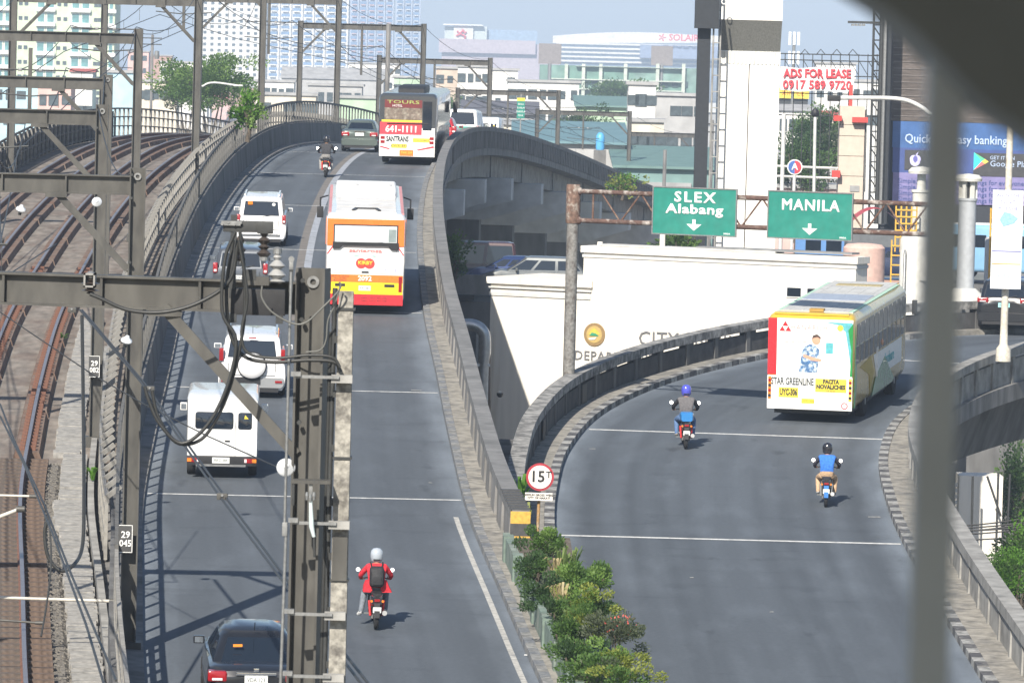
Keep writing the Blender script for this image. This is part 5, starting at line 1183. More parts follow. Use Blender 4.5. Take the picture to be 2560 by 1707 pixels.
ORG = paint("orange", (.82, .20, .03)); YELP = paint("yellow", (.85, .66, .02)); REDP = paint("bus_red", (.72, .03, .04)); WIN_L = mat("pale_reflection_glass", (.62, .66, .68), .08, var=.08, scale=2, spec=.8)  # WIN_L: whitish reflection in the rear window put into the glass colour
L = 12.0; t = thing("coach", "orange yellow and white coach on the right lane of the flyover", "bus"); hw, y0 = bus_shell(t, L, 2.5, 3.32, wht)
ye = y0 - .004
rpanel(t, "orange_header", ORG, -1.215, 1.215, 2.28, 3.16, ye, .03)
for s in (-1, 1):
    MB().box((s * (hw + .0), y0 + .62, 2.72), (.03, .9, .86)).build("orange_corner", ORG, t); MB().box((s * 1.12, 0, 3.26), (.16, L - 1.6, .09)).build("pink_roof_edge", mat("roof_pink", (.55, .25, .25), .5, var=.15), t)
    MB().box((s * .98, y0 - .006, 1.75), (.012, .01, .8)).build("hatch_seam", mat("seam_grey", (.35, .35, .35)), t)
MB().box((0, y0 - .006, 1.37), (1.96, .01, .012)).build("hatch_seam", mat("seam_grey", (.35, .35, .35)), t); MB().box((0, y0 - .02, 1.42), (.22, .03, .04)).build("hatch_handle", TRIM, t); rpanel(t, "window_frame", TRIM, -1.02, 1.02, 2.36, 2.98, ye - .03, .012)
wo_ = rpanel(t, "rear_window", WIN_L, -.98, .98, 2.40, 2.94, ye - .045); rpanel(t, "window_sticker", mat("window_shade", (.25, .3, .3), .2), .72, .96, 2.42, 2.84, ye - .052, .003)
rpoly(t, "window_sill", TRIM, [(-1.04, 2.4), (1.04, 2.4), (1.04, 2.16), (.82, 2.16), (.72, 2.27), (-.72, 2.27), (-.82, 2.18), (-1.04, 2.18)], ye - .04, .03); MB().tube([(-.7, ye - .08, 2.36), (.55, ye - .08, 2.40)], .014, 5).build("wiper", TRIM, t)
rpanel(t, "orange_band", ORG, -1.2, 1.2, 1.07, 1.32, ye, .012); rpanel(t, "yellow_band", YELP, -1.2, 1.2, .68, 1.068, ye, .014); rpanel(t, "red_bumper", REDP, -1.21, 1.21, .33, .678, ye, .05)
rpoly(t, "red_stripe", REDP, [(-1.22, 2.0), (-1.02, 2.3), (-1.02, 2.24), (-1.19, 1.98)], ye, .008); rpoly(t, "red_stripe", REDP, [(1.22, 2.0), (1.02, 2.3), (1.02, 2.24), (1.19, 1.98)], ye, .008)
text("santarosa", .17, mat("print_pink", (.7, .25, .24), .5), t, (0, ye - .01, 2.12), bold=.004, fit=1.05); text("2092", .22, WHITE, t, (0, ye - .016, 1.19), bold=.008)
lg = MB()
for x in (-.13, .13): lg.lathe((x, ye - .01, 1.70), [(.17, -.006), (.17, .004)], 18, 'Y')
lg.build("logo_apple", mat("logo_red", (.72, .06, .05), .5), t); text("KIRBY", .17, YEL, t, (0, ye - .022, 1.71), bold=.006)
for x, s in ((-.27, 1), (.28, -1)): rpoly(t, "logo_leaf", mat("logo_leaf_green", (.35, .62, .45), .5), [(x - .12, 1.95), (x - .02, 1.98), (x + .1, 1.94), (x, 1.91)], ye)
for x0, x1, z0, z1 in ((-.95, -.6, 1.45, 1.72), (.62, .98, 1.42, 1.58)):
    BLU = mat("print_blue", (.38, .38, .70), .5)
    for a in ((x0, x1, z0, z0 + .02), (x0, x1, z1 - .02, z1), (x0, x0 + .02, z0 + .021, z1 - .021), (x1 - .02, x1, z0 + .021, z1 - .021)): rpanel(t, "box_outline", BLU, *a, ye, .004)
    text("W C" if x0 < 0 else "AIRCON BUS", .13 if x0 < 0 else .06, BLU, t, ((x0 + x1)/2, ye - .006, (z0 + z1)/2))
for k in range(3): text(("HOW'S MY DRIVING", "CALL OR TEXT", "0917 000 0000")[k] if k < 2 else "BUS COMPANY", .06, PTXT, t, (-.78, ye - .018, 1.26 - k * .07))
for k in range(2): text("PUBLIC UTILITY BUS LINES", .07, PTXT, t, (.3, ye - .056, .56 - k * .09))
plate(t, 0, ye - .02, .88, "PXV 283", .38, .16)
for s in (-1, 1): o = rpanel(t, "tail_lamp", TAIL, s * 1.12 - .05, s * 1.12 + .05, .78, 1.28, ye - .014, .02); rpanel(t, "exhaust_grille", TRIM, s * .78 - .16, s * .78 + .16, .93, 1.02, ye - .016, .01)
for sx in (-1, 1):
    MB().box((sx * (hw + .003), 0.3, 2.45), (.012, L - 1.2, .72)).build("side_glazing", GLASS_D, t); MB().box((sx * (hw + .002), 0, 1.0), (.01, L - .6, .28)).build("side_band", ORG, t)
    MB().tube([(sx * (hw - .1), y0 + L - .1, 2.9), (sx * (hw + .28), y0 + L + .15, 2.75), (sx * (hw + .28), y0 + L + .15, 2.4)], .03, 6).build("mirror_arm", TRIM, t); MB().box((sx * (hw + .28), y0 + L + .12, 2.25), (.22, .12, .4)).build("mirror", TRIM, t, bevel=.03)
ROOFW = mat("roof_white_dirty", (.66, .65, .63), .5, var=.12, scale=.9, c2=(.5, .48, .46), thr=.6)
MB().loft([rrect(.95, 3.26, 3.46, .08, y0 + 6.2), rrect(1.0, 3.26, 3.56, .1, y0 + 6.6), rrect(1.0, 3.26, 3.56, .1, y0 + 10.2), rrect(.95, 3.26, 3.42, .08, y0 + 10.8)]).build("air_conditioner", WHITE, t, smooth=40)
for x in (-.55, .55): MB().lathe((x, y0 + 8.4, 3.565), [(.3, 0), (.3, .03), (.1, .04)], 16).build("roof_fan", ROOFW, t)
MB().box((0, y0 + 3.2, 3.335), (1.9, 5.2, .05)).build("roof_sheet", ROOFW, t); mb = MB(); mb.bar((-.42, y0 + .75, 3.38), (-.32, y0 + 1.5, 3.38), .09, .05); mb.bar((.42, y0 + .75, 3.38), (.32, y0 + 1.5, 3.38), .09, .05); mb.bar((-.36, y0 + 1.5, 3.38), (.36, y0 + 1.5, 3.38), .09, .05); mb.build("roof_hatch_frame", TRIM, t)
for k in range(3): MB().box((0, y0 + 2.2 + k * 1.3, 3.372), (1.86, .04, .02)).build("roof_rib", mat("rib_grey", (.45, .45, .45)), t)
on_main(t, 162.2, 1.78, L); t.scale = (.95, 1, .91)
# far dark bus
L = 11.0; t = thing("coach", "far dark bus with red and white rear adverts at the crest", "bus"); DGR = paint("dark_grey_bus", (.055, .06, .065)); hw, y0 = bus_shell(t, L, 2.5, 3.08, DGR); ye = y0 - .004
rpanel(t, "rear_window", mat("tan_glass", (.20, .16, .13), .15, var=.35, scale=4, c2=(.32, .29, .24)), -1.0, .62, 1.95, 2.80, ye, .01); rpanel(t, "rear_corner_glass", GLASS_D, .66, 1.05, 1.5, 2.75, ye, .012)
rpanel(t, "yellow_line", YEL, -1.12, .62, 1.84, 1.93, ye, .008); rpanel(t, "red_advert", RED, -1.19, .62, 1.30, 1.835, ye, .01); rpanel(t, "white_advert", WHITE, .625, 1.19, 1.28, 1.60, ye, .01); rpanel(t, "white_rear_panel", WHITE, -1.2, 1.2, .36, 1.296, ye, .016)
text("641-1111", .38, WHITE, t, (-.25, ye - .014, 1.52), bold=.016, fit=1.35); text("SANTRANS", .32, PTXT, t, (-.42, ye - .02, 1.10), bold=.014, fit=.98); rpanel(t, "yellow_sign", YEL, .25, .98, .98, 1.16, ye - .016); rpanel(t, "yellow_plate", YEL, -.68, -.02, .72, .90, ye - .016); text("XWX 891", .18, PTXT, t, (-.35, ye - .024, .81)); text("AYALA ALABANG", .09, PTXT, t, (.62, ye - .024, 1.07))
rpanel(t, "orange_plate", ORG, -.32, .28, .38, .64, ye - .017); text("TWK 209", .12, YEL, t, (-.02, ye - .026, .52))
rpoly(t, "red_swoosh", RED, [(-1.15, .80), (-.75, .70), (-.75, .64), (-1.18, .74)], ye - .016); rpoly(t, "red_swoosh", RED, [(1.15, .84), (.4, .66), (.5, .62), (1.18, .76)], ye - .016)
rpanel(t, "window_header", mat("header_maroon", (.16, .03, .03), .4), -1.0, .62, 2.46, 2.80, ye - .01, .008); text("HOTEL", .14, WHITE, t, (-.45, ye - .022, 2.54)); text("TOURS", .2, mat("header_green", (.35, .45, .12), .5), t, (-.2, ye - .022, 2.70), fit=1.4)
for s in (-1, 1):
    for k in range(2): rpanel(t, "tail_lamp", TAIL, s * 1.06 - .09, s * 1.06 + .09, .92 + k * .18, 1.04 + k * .18, ye - .017, .02)
    MB().box((s * (hw + .003), .3, 2.1), (.012, L - 1.2, .95)).build("side_glazing", GLASS_D, t); MB().box((s * (hw + .2), y0 + L + .05, 2.2), (.2, .15, .5)).build("mirror", TRIM, t, bevel=.03)
MB().loft([rrect(.55, 3.02, 3.22, .06, y0 + 2.2), rrect(.6, 3.02, 3.34, .08, y0 + 2.6), rrect(.6, 3.02, 3.34, .08, y0 + 5.5), rrect(.55, 3.02, 3.2, .06, y0 + 6)]).build("air_conditioner", TRIM, t, smooth=40); MB().tube([(-.9, ye - .05, 1.78), (.9, ye - .05, 1.80)], .02, 5).build("wiper", TRIM, t)
on_main(t, 233.5, .95, L, .022)
# green and white city bus on the ramp
L = 11.0; t = thing("city_bus", "green yellow and white city bus with a rear advert on the ramp", "bus"); ylw = paint("bus_yellow", (.62, .42, .05)); hw, y0 = bus_shell(t, L, 2.55, 3.25, ylw, z0=.42); ye = y0 - .004
GRN = paint("bus_green", (.02, .26, .06)); GRN_L = mat("roof_edge_green", (.42, .62, .48), .5, var=.1, scale=2)
rpanel(t, "advert_panel", mat("advert_white", (.80, .80, .78), .5, var=.02), -1.0, 1.24, 1.42, 3.1, ye, .012); rpanel(t, "red_strip", REDP, -1.26, -1.003, 1.44, 3.1, ye, .013); rpanel(t, "white_lower_panel", WHITE, -1.26, 1.25, .44, 1.415, ye, .014)
yb = ye - .013
TEAL = mat("print_teal", (.10, .40, .44), .5, var=.15, scale=4); rpoly(t, "teal_wave", TEAL, [(.4, 3.02), (1.22, 3.02), (1.22, 1.5), (1.12, 2.2), (1.02, 2.75), (.8, 2.95)], yb, .004); rpoly(t, "green_edge", GRN, [(1.24, 3.0), (1.24, 1.45), (1.17, 1.45), (1.2, 2.2), (1.1, 2.8)], yb - .005, .004)
for dx, dz in ((0, .1), (-.09, -.05), (.09, -.05)): rpoly(t, "brand_triangle", REDP, [(-.76 + dx, 2.82 + dz + .1), (-.85 + dx, 2.82 + dz - .05), (-.67 + dx, 2.82 + dz - .05)], yb, .005)
text("HANABISHI", .19, mat("print_salmon", (.65, .28, .27), .5), t, (-.02, yb - .004, 2.84), space=1.25); text("partners for life", .1, mat("print_salmon", (.7, .4, .4)), t, (-.45, yb - .004, 2.42))
for x0, z0, r_ in ((.86, 2.86, .09),): MB().lathe((x0, yb - .004, z0), [(r_, -.004), (r_, .004)], 16, 'Y').build("yellow_seal", YEL, t)
# the printed man
SKN = mat("print_skin", (.62, .33, .22), .5, var=.06); SHT = mat("print_shirt", (.05, .14, .30), .5, var=.5, scale=9, c2=(.62, .72, .78), thr=.52); HAIR = mat("print_hair", (.08, .05, .04), .5)
rpoly(t, "printed_shirt", SHT, [(-.34, 1.53), (-.28, 1.95), (-.22, 2.25), (-.03, 2.36), (.14, 2.33), (.26, 2.2), (.24, 1.9), (.2, 1.53)], yb, .004); rpoly(t, "printed_arm", SKN, [(-.22, 1.98), (.05, 1.88), (.3, 1.86), (.33, 1.93), (.08, 1.98), (-.2, 2.06)], yb - .005, .004)
MB().lathe((.16, yb - .006, 2.48), [(.125, -.004), (.125, .004)], 18, 'Y').build("printed_face", SKN, t); rpoly(t, "printed_hair", HAIR, [(.03, 2.5), (.06, 2.62), (.18, 2.66), (.29, 2.58), (.29, 2.52), (.2, 2.58), (.08, 2.55)], yb - .011, .004)
rpanel(t, "printed_appliance", mat("print_pale_green", (.60, .72, .62), .5, var=.1), -.97, -.52, 1.55, 1.98, yb, .004); rpanel(t, "printed_fan", TEAL, .45, .66, 2.1, 2.42, yb, .004)
for x in (.55, .72, .9): rpanel(t, "printed_appliance", mat("print_pale_grey", (.62, .66, .66), .5), x - .05, x + .05, 1.55, 1.75 + .1 * (x > .6), yb, .004)
yc = ye - .015
text("STAR GREENLINE", .29, PTXT, t, (-.52, yc, 1.24), bold=.008, fit=1.26); rpanel(t, "route_sign", YEL, .16, 1.08, .97, 1.36, yc, .006); text("PACITA", .17, PTXT, t, (.62, yc - .008, 1.275), bold=.010, fit=.48); text("NOVALICHES", .17, PTXT, t, (.62, yc - .008, 1.12), bold=.010, fit=.86); text("VIA EDSA", .07, PTXT, t, (.62, yc - .008, 1.01))
rpanel(t, "number_sign", YEL, -.92, -.34, .78, 1.07, yc, .006); text("UYC-306", .26, PTXT, t, (-.63, yc - .008, .925), bold=.012, fit=.52); rpanel(t, "licence_plate", YEL, -.24, .14, .62, .76, yc, .008); text("UYC 306", .1, ORG, t, (-.05, yc - .012, .69))
text("HOW'S MY DRIVING", .06, mat("print_grey", (.45, .45, .45), .5), t, (.62, yc, .9)); MB().lathe((1.03, yc, .36 + .22), [(.1, -.003), (.1, .003)], 16, 'Y').build("round_badge", RED, t); MB().lathe((1.03, yc - .004, .58), [(.07, -.003), (.07, .003)], 16, 'Y').build("round_badge_centre", WHITE, t)
for s in (-1, 1):
    rpanel(t, "lamp_column", YEL if s > 0 else AMB, s * 1.19 - .045, s * 1.19 + .045, .72, 1.38, yc, .006)
    for k in range(4): MB().lathe((s * 1.19, yc - .006, .82 + k * .15), [(.045, -.012), (.045, .0)], 12, 'Y').build("tail_lamp", TAIL if k % 2 else TRIM, t)
    WG = mat("grey_side_glass", (.24, .25, .245), .2, var=.15, scale=3); MB().box((s * (hw + .004), .1, 2.62), (.014, L - .9, .62)).build("upper_side_glazing", WG, t)
    for k in range(11):
        y = y0 + .65 + k * .93
        MB().box((s * (hw + .013), y + .46, 2.62), (.02, .04, .6)).build("window_post", mat("post_grey", (.4, .4, .4), .5), t)
        MB().box((s * (hw + .005), y, 2.02), (.016, .62, .52)).build("side_window", GLASS_D, t); MB().box((s * (hw + .012), y + .46, 2.02), (.02, .05, .54)).build("window_post", mat("post_grey", (.4, .4, .4), .5), t)
    MB().poly([(s * (hw + .004), y0 + 3.9, 1.7), (s * (hw + .004), y0 + L - 1.2, 1.7), (s * (hw + .004), y0 + L - 1.2, .95), (s * (hw + .004), y0 + 4.6, .95)], .01, (s, 0, 0)).build("white_side_advert", WHITE, t)
    MB().poly([(s * (hw + .004), y0 + .2, 2.9), (s * (hw + .004), y0 + .55, 2.2), (s * (hw + .004), y0 + .7, 1.2), (s * (hw + .004), y0 + .4, .5), (s * (hw + .004), y0 + .2, .5)], .008, (s, 0, 0)).build("green_rear_curve", GRN, t)
    MB().poly([(s * (hw + .016), y0 + 3.6, .5), (s * (hw + .016), y0 + 4.3, .98), (s * (hw + .016), y0 + 6.2, 1.45), (s * (hw + .016), y0 + 8.2, .6), (s * (hw + .016), y0 + 8.0, .5)], .008, (s, 0, 0)).build("green_sweep", GRN, t)
    MB().poly([(s * (hw + .004), y0 + 1.3, 1.6), (s * (hw + .004), y0 + 3.4, 1.72), (s * (hw + .004), y0 + 4.1, 1.2), (s * (hw + .004), y0 + 3.3, .6), (s * (hw + .004), y0 + 3.1, 1.2)], .007, (s, 0, 0)).build("pale_sweep", mat("sweep_tan", (.46, .34, .07), .5), t)
    MB().box((s * 1.02, 0, 3.243), (.2, L - 1.4, .05), 0).build("roof_edge", GRN_L, t)
    MB().box((s * (hw + .22), y0 + L + .05, 2.5), (.16, .14, .45)).build("mirror", TRIM, t, bevel=.03)
text("hardware", .5, TEAL, t, (hw + .02, 1.7, 1.34), rot=(math.pi/2, 0, math.pi/2)); MB().box((hw + .03, y0 + 4.5, 1.45), (.05, .12, .9)).build("door_edge", WHITE, t)
ROOFG = mat("bus_roof_grey", (.50, .50, .48), .6, var=.12, scale=1.2, c2=(.42, .42, .41))
MB().box((0, .2, 3.262), (2.0, L - .9, .03)).build("roof_sheet", ROOFG, t); MB().box((0, y0 + 5.1, 3.285), (1.9, 1.9, .02)).build("roof_solar_panel", mat("solar_blue", (.33, .36, .43), .3, var=.15, scale=2), t); MB().box((0, y0 + .16, 3.235), (2.2, .2, .06)).build("roof_rear_edge", ylw, t); MB().box((.05, y0 + .75, 3.30), (.42, .3, .08)).build("roof_vent", mat("vent_ochre", (.36, .22, .05), .7), t)
for k in range(5): MB().box((-.8 + k * .4, .2, 3.281), (.02, L - 1.2, .01)).build("roof_seam", mat("seam_light", (.6, .6, .58)), t)
MB().box((0, y0 + L - 1.6, 3.285), (1.4, .6, .02)).build("roof_lettering_patch", mat("roof_ochre", (.36, .30, .16), .7, var=.4, scale=8), t)
mb = MB().lathe((hw - .05, y0 + 5.6, 1.93), [(.02, -.12), (.1, -.06), (.11, .04), (.06, .13)], 10); mb.build("passenger_at_window", SKN, t, smooth=50)
sb = ramp_s(157.4) + L / 2; put(t, ramp(sb, .95, .004) + Vector((0, 0, 0)), ramp_heading(sb) - .03, math.atan(.0497))
# move the bus so that its rear stands where the photograph shows it
rear = t.location + Vector((math.sin(-t.rotation_euler[2]) * -L/2, math.cos(t.rotation_euler[2]) * -L/2, 0)); t.location += Vector((8.75 - rear.x, 157.6 - rear.y, 0))
# black car beyond the bus
t, y0 = car("sport_utility", "black car with red lamps behind the banner post on the ramp", "car", None, 4.7, 1.88, 1.70, 1.08, (.08, .45, 2.9, 3.6), blk_p, hood=1.05, tail=(.58, .99, .94, 1.1), plate_s="ABC 716", plate_m=mat("plate_cyan", (.3, .7, .7)), plate_z=.86, wr=.36)
s = ramp_s(185.0); P = at(2508, 828, 187); put(t, Vector((P.x + .4, 189.3, P.z + .12)), .17, .03)
# parked cars on the lower bridge
for k, (lb_, u, Y, pm, H_, cc, hz2) in enumerate((("silver wagon seen from the side on the lower bridge", 1335, 230.6, paint("silver2", (.17, .18, .18), .4), 1.62, (.1, .55, 2.75, 3.6), .98), ("blue car beyond the silver wagon on the lower bridge", 1265, 233.8, paint("blue", (.03, .055, .16), .3), 1.5, (.5, 1.1, 2.5, 3.3), .92), ("dark maroon van at the left end of the lower bridge", 1165, 236.5, paint("maroon", (.05, .012, .012)), 2.0, (.05, .2, 3.6, 4.2), 1.0))):
    t, y0 = car("parked_car", lb_, "car", None, 4.6, 1.75, H_, 1.0, cc, pm, hood=hz2, tail=(.7, .98, .78, 1.0), plate_s=None); P = at(u, 690, Y); put(t, Vector((P.x, Y, lbz + .0)), -math.pi / 2, 0)
t, y0 = car("parked_car", "dark blue car behind the pink drum and office roof", "car", None, 4.4, 1.7, 1.5, 1.0, (.5, 1.1, 2.5, 3.3), paint("navy", (.02, .03, .07)), tail=(.6, .98, .75, .95), plate_s=None); P = at(2205, 700, 245); put(t, P, -math.pi / 2, 0)
# blue and white jeepney-like vans behind the banner
for k, (u, v, Y, cc, lb_) in enumerate(((2530, 640, 262, (.22, .42, .62), "pale blue bus side behind the white banner"), (2170, 655, 260, (.12, .25, .5), "blue shuttle roof left of the yellow ladders"))):
    P = at(u, v, Y); t = thing("shuttle_bus", lb_, "bus"); bp_ = paint("shuttle%d" % k, cc); MB().loft([rrect(1.1, .4, 2.6, .2, -3.4), rrect(1.15, .4, 2.7, .2, -3), rrect(1.15, .4, 2.7, .2, 3), rrect(1.0, .5, 2.3, .2, 3.4)]).build("body", bp_, t, smooth=35)
    for s in (-1, 1):
        for j in range(6): MB().box((s * 1.155, -2.5 + j * 1.0, 1.9), (.01, .75, .6)).build("side_window", GLASS_D, t)
        for y in (-2.2, 2.2): wheel(t, s * .95, y, .42, .25)
    MB().box((0, 0, 2.72), (1.9, 5.5, .04)).build("roof_sheet", WHITE, t); put(t, P - Vector((0, 0, 1.2)), -1.35, 0)
    MB().box((P.x, P.y + 2, (P.z - 1.2)/2 - .1), (9, 6, P.z - 1.4)).build("viaduct_block", CONC_D)["kind"] = "structure"
# ------------------------------------------------------------------ motorcycles and riders
SKIN = mat("skin", (.36, .20, .13), .6, var=.08, scale=6)
def motorcycle(label, body_m, acc_m, tailbox=None, fender=None):
    t = thing("motorcycle", label, "motorcycle")
    for y, nm in ((-.62, "rear_wheel"), (.66, "front_wheel")):
        a, b = wheel_mesh(.29, .10); o = link("wheel", a, t); o.location = (0, y, .29); link("rim", b, o)
    b = MB(); b.loft([rrect(.06, .66, .80, .03, -.88), rrect(.12, .56, .82, .06, -.7), rrect(.15, .45, .80, .08, -.4), rrect(.14, .38, .76, .08, -.05), rrect(.12, .34, .55, .06, .25)]); b.build("rear_fairing", body_m, t, smooth=45)
    b = MB(); b.loft([rrect(.09, .80, .86, .025, -.78), rrect(.13, .79, .87, .03, -.5), rrect(.13, .77, .84, .03, -.1), rrect(.08, .74, .80, .02, .12)]); b.build("seat", BLACK, t, smooth=45)
    b = MB(); b.loft([rrect(.16, .35, .9, .06, .30), rrect(.17, .40, 1.0, .08, .42), rrect(.10, .5, .98, .05, .56)]); b.build("front_shield", body_m, t, smooth=45)
    MB().box((0, .12, .30), (.3, .5, .06)).build("footboard", BLACK, t, bevel=.02)
    o = MB().box((0, -.905, .72), (.13, .03, .06)).build("tail_lamp", TAIL, t, bevel=.01)
    for s in (-1, 1): MB().lathe((s * .13, -.88, .70), [(.03, -.02), (.03, .02)], 8, 'Y').build("indicator", AMB, t)
    MB().box((0, -.93, .50), (.19, .012, .13)).build("licence_plate", PLATE, t); MB().poly([(-.07, -.88, .66), (.07, -.88, .66), (.06, -.95, .32), (-.06, -.95, .32)], .02, (0, -.98, -.15)).build("rear_fender", fender or BLACK, t)
    MB().tube([(.15, -.05, .30), (.17, -.45, .33), (.18, -.85, .42)], [.03, .045, .06], 10).build("exhaust", mat("exhaust_steel", (.45, .44, .42), .35, metal=.7), t, smooth=50)
    MB().box((0, -.25, .33), (.26, .4, .24)).build("engine", mat("engine_grey", (.12, .12, .12), .5, metal=.5), t, bevel=.04); MB().bar((-.10, -.2, .32), (-.10, -.62, .29), .05, .07).build("swing_arm", GALV, t)
    for s in (-1, 1): MB().tube([(s * .17, -.5, .66), (s * .14, -.62, .32)], .03, 8).build("shock_absorber", acc_m, t)
    MB().tube([(-.36, .40, 1.02), (-.2, .50, 1.04), (0, .52, 1.02), (.2, .50, 1.04), (.36, .40, 1.02)], .016, 8).build("handlebar", BLACK, t, smooth=50); MB().bar((0, .52, 1.0), (0, .66, .32), .07, .07).build("fork", GALV, t)
    for s in (-1, 1):
        o = MB().tube([(s * .28, .46, 1.04), (s * .36, .45, 1.2)], .008, 6).build("mirror_stalk", BLACK, t); mq = MB().lathe((0, 0, 0), [(.03, .02), (.055, .01), (.055, -.01), (.05, -.016)], 16, 'Y').build("mirror", CHROME, o, smooth=40); mq.location = (s * .40, .45, 1.23); mq.rotation_euler = (-.36, 0, -.14)
        MB().box((s * .2, .02, .28), (.14, .04, .03)).build("foot_peg", GALV, t)
    if tailbox: MB().loft([rrect(.16, .84, 1.06, .06, -.92), rrect(.2, .83, 1.1, .07, -.8), rrect(.2, .83, 1.1, .07, -.6), rrect(.15, .86, 1.04, .06, -.5)]).build("tail_box", tailbox, t, smooth=45)
    return t
def person(label, shirt, sleeve, trousers, shoe, helmet_m, jacket_flare=False, lean=0.0, foot_out=False, k=1.0):
    t = thing("person", label, "person")
    J = {"pel": (0, -.22, .90), "sp": (0, -.22, 1.06), "ch": (0, -.15, 1.28), "nk": (0, -.09, 1.45), "hl": (0, -.05, 1.54), "ht": (0, -.03, 1.68)}
    for s, c in ((-1, "l"), (1, "r")):
        J.update({"sh" + c: (s * .20, -.12, 1.39), "el" + c: (s * .36, .06, 1.16), "wr" + c: (s * .345, .30, 1.06), "ha" + c: (s * .33, .385, 1.05), "hp" + c: (s * .12, -.14, .87), "kn" + c: (s * .25, .24, .76), "an" + c: (s * (.24 if not (foot_out and s < 0) else .34), .04 if not (foot_out and s < 0) else -.06, .36 if not (foot_out and s < 0) else .30), "to" + c: (s * (.25 if not (foot_out and s < 0) else .40), .22 if not (foot_out and s < 0) else .08, .30 if not (foot_out and s < 0) else .23)})
    rad = {"pel": (.175, .14), "sp": (.165, .125), "ch": (.195, .135), "nk": (.075, .075), "hl": (.07, .08), "ht": (.08, .09), "sh": (.085, .08), "el": (.062, .058), "wr": (.045, .042), "ha": (.04, .028), "hp": (.12, .12), "kn": (.085, .085), "an": (.058, .06), "to": (.05, .045)}
    names = list(J); idx = {n: i for i, n in enumerate(names)}
    E = [("pel", "sp"), ("sp", "ch"), ("ch", "nk"), ("nk", "hl"), ("hl", "ht")]
    for c in "lr": E += [("ch", "sh" + c), ("sh" + c, "el" + c), ("el" + c, "wr" + c), ("wr" + c, "ha" + c), ("pel", "hp" + c), ("hp" + c, "kn" + c), ("kn" + c, "an" + c), ("an" + c, "to" + c)]
    me = bpy.data.meshes.new("body"); me.from_pydata([J[n] for n in names], [(idx[a], idx[b]) for a, b in E], [])
    o = bpy.data.objects.new("body", me); col.objects.link(o)
    sk = o.modifiers.new("s", 'SKIN'); sk.use_smooth_shade = True
    lay = me.skin_vertices[0] if me.skin_vertices else None
    if lay is None:
        bm = bmesh.new(); bm.from_mesh(me); bm.verts.layers.skin.verify(); bm.to_mesh(me); bm.free(); lay = me.skin_vertices[0]
    for n in names:
        r = rad.get(n) or rad[n[:2]]; lay.data[idx[n]].radius = r; lay.data[idx[n]].use_root = (n == "pel")
    ss = o.modifiers.new("d", 'SUBSURF'); ss.levels = 2; ss.render_levels = 2
    dg = bpy.context.evaluated_depsgraph_get(); nm = bpy.data.meshes.new_from_object(o.evaluated_get(dg)); bpy.data.objects.remove(o)
    bm = bmesh.new(); bm.from_mesh(nm)
    fingers = []
    for s in (-1, 1):        # fingers curled over the grip, thumb below
        for f in range(4):
            x = s * (.30 + .022 * f); ln = (.85, 1, .95, .75)[f]
            fingers.append(MB().tube([(x, .385, 1.066), (x, .42 + .02 * ln, 1.058), (x, .425 + .02 * ln, 1.025), (x, .40, 1.012)], [.0105, .010, .009, .008], 6))
        fingers.append(MB().tube([(s * .305, .37, 1.045), (s * .275, .39, 1.02), (s * .27, .415, 1.012)], [.012, .011, .009], 6))
    for mb in fingers:
        tm = mb.mesh("f"); bm.from_mesh(tm); bpy.data.meshes.remove(tm)
    bm.to_mesh(nm); bm.free()
    for m_ in (shirt, sleeve, trousers, shoe, SKIN): nm.materials.append(m_)
    segs = [(Vector(J[a]), Vector(J[b]), a, b) for a, b in E]
    def zone(a, b):
        if a[:2] in ("pe", "sp", "ch") and b[:2] in ("sp", "ch", "nk", "sh"): return 0
        if a in ("nk", "hl"): return 4
        if a[:2] in ("sh", "el"): return 1
        if a[:2] == "wr": return 4
        if a[:2] == "an": return 3
        return 2
    for p in nm.polygons:
        c = Vector(p.center); best = (9, 0)
        for A, B, a, b in segs:
            d = B - A; q = max(0, min(1, (c - A).dot(d) / d.length_squared)); ds = (c - A - d * q).length
            if ds < best[0]: best = (ds, zone(a, b))
        z = best[1]
        if z == 0 and c.z < .97: z = 2 if not jacket_flare else 0
        if c.y > .34 and c.z > .95: z = 4
        p.material_index = z; p.use_smooth = True
    link("body", nm, t)
    h = MB().lathe((0, -.04, 1.66), [(.10, -.17), (.135, -.13), (.148, -.04), (.148, .03), (.13, .10), (.085, .148), (.0, .165)], 20); hm = h.build("helmet", helmet_m, t, smooth=60)
    vz = MB(); vz.loft([[Vector((.152 * math.sin(a), -.04 + .152 * math.cos(a), z)) for a in [math.radians(-65 + 13 * i) for i in range(11)]] for z in (1.60, 1.66, 1.71)], closed=False, caps=False); vz.build("visor", GLASS_D, hm, smooth=True, fix=False)
    MB().box((0, -.175, 1.56), (.16, .05, .03)).build("helmet_rim", BLACK, hm, bevel=.008)
    if jacket_flare:
        for s in (-1, 1): MB().loft([[Vector((s * x, y, z)) for x, y, z in ((.10, -.34, zz), (.24 + fl, -.30, zz), (.25 + fl, -.10, zz), (.12, -.10, zz))] for zz, fl in ((1.08, 0), (.95, .05), (.82, .12 if s > 0 else .06))]).build("jacket_tail", shirt, t, smooth=50)
    return t
def cloth(n, c, v=.18): return mat("cloth_" + n, c, .85, var=v, scale=7, bump=1.0, bscale=11, spec=.2)
HEL = lambda n, c: mat("helmet_" + n, c, .18, var=.04, coat=.8)
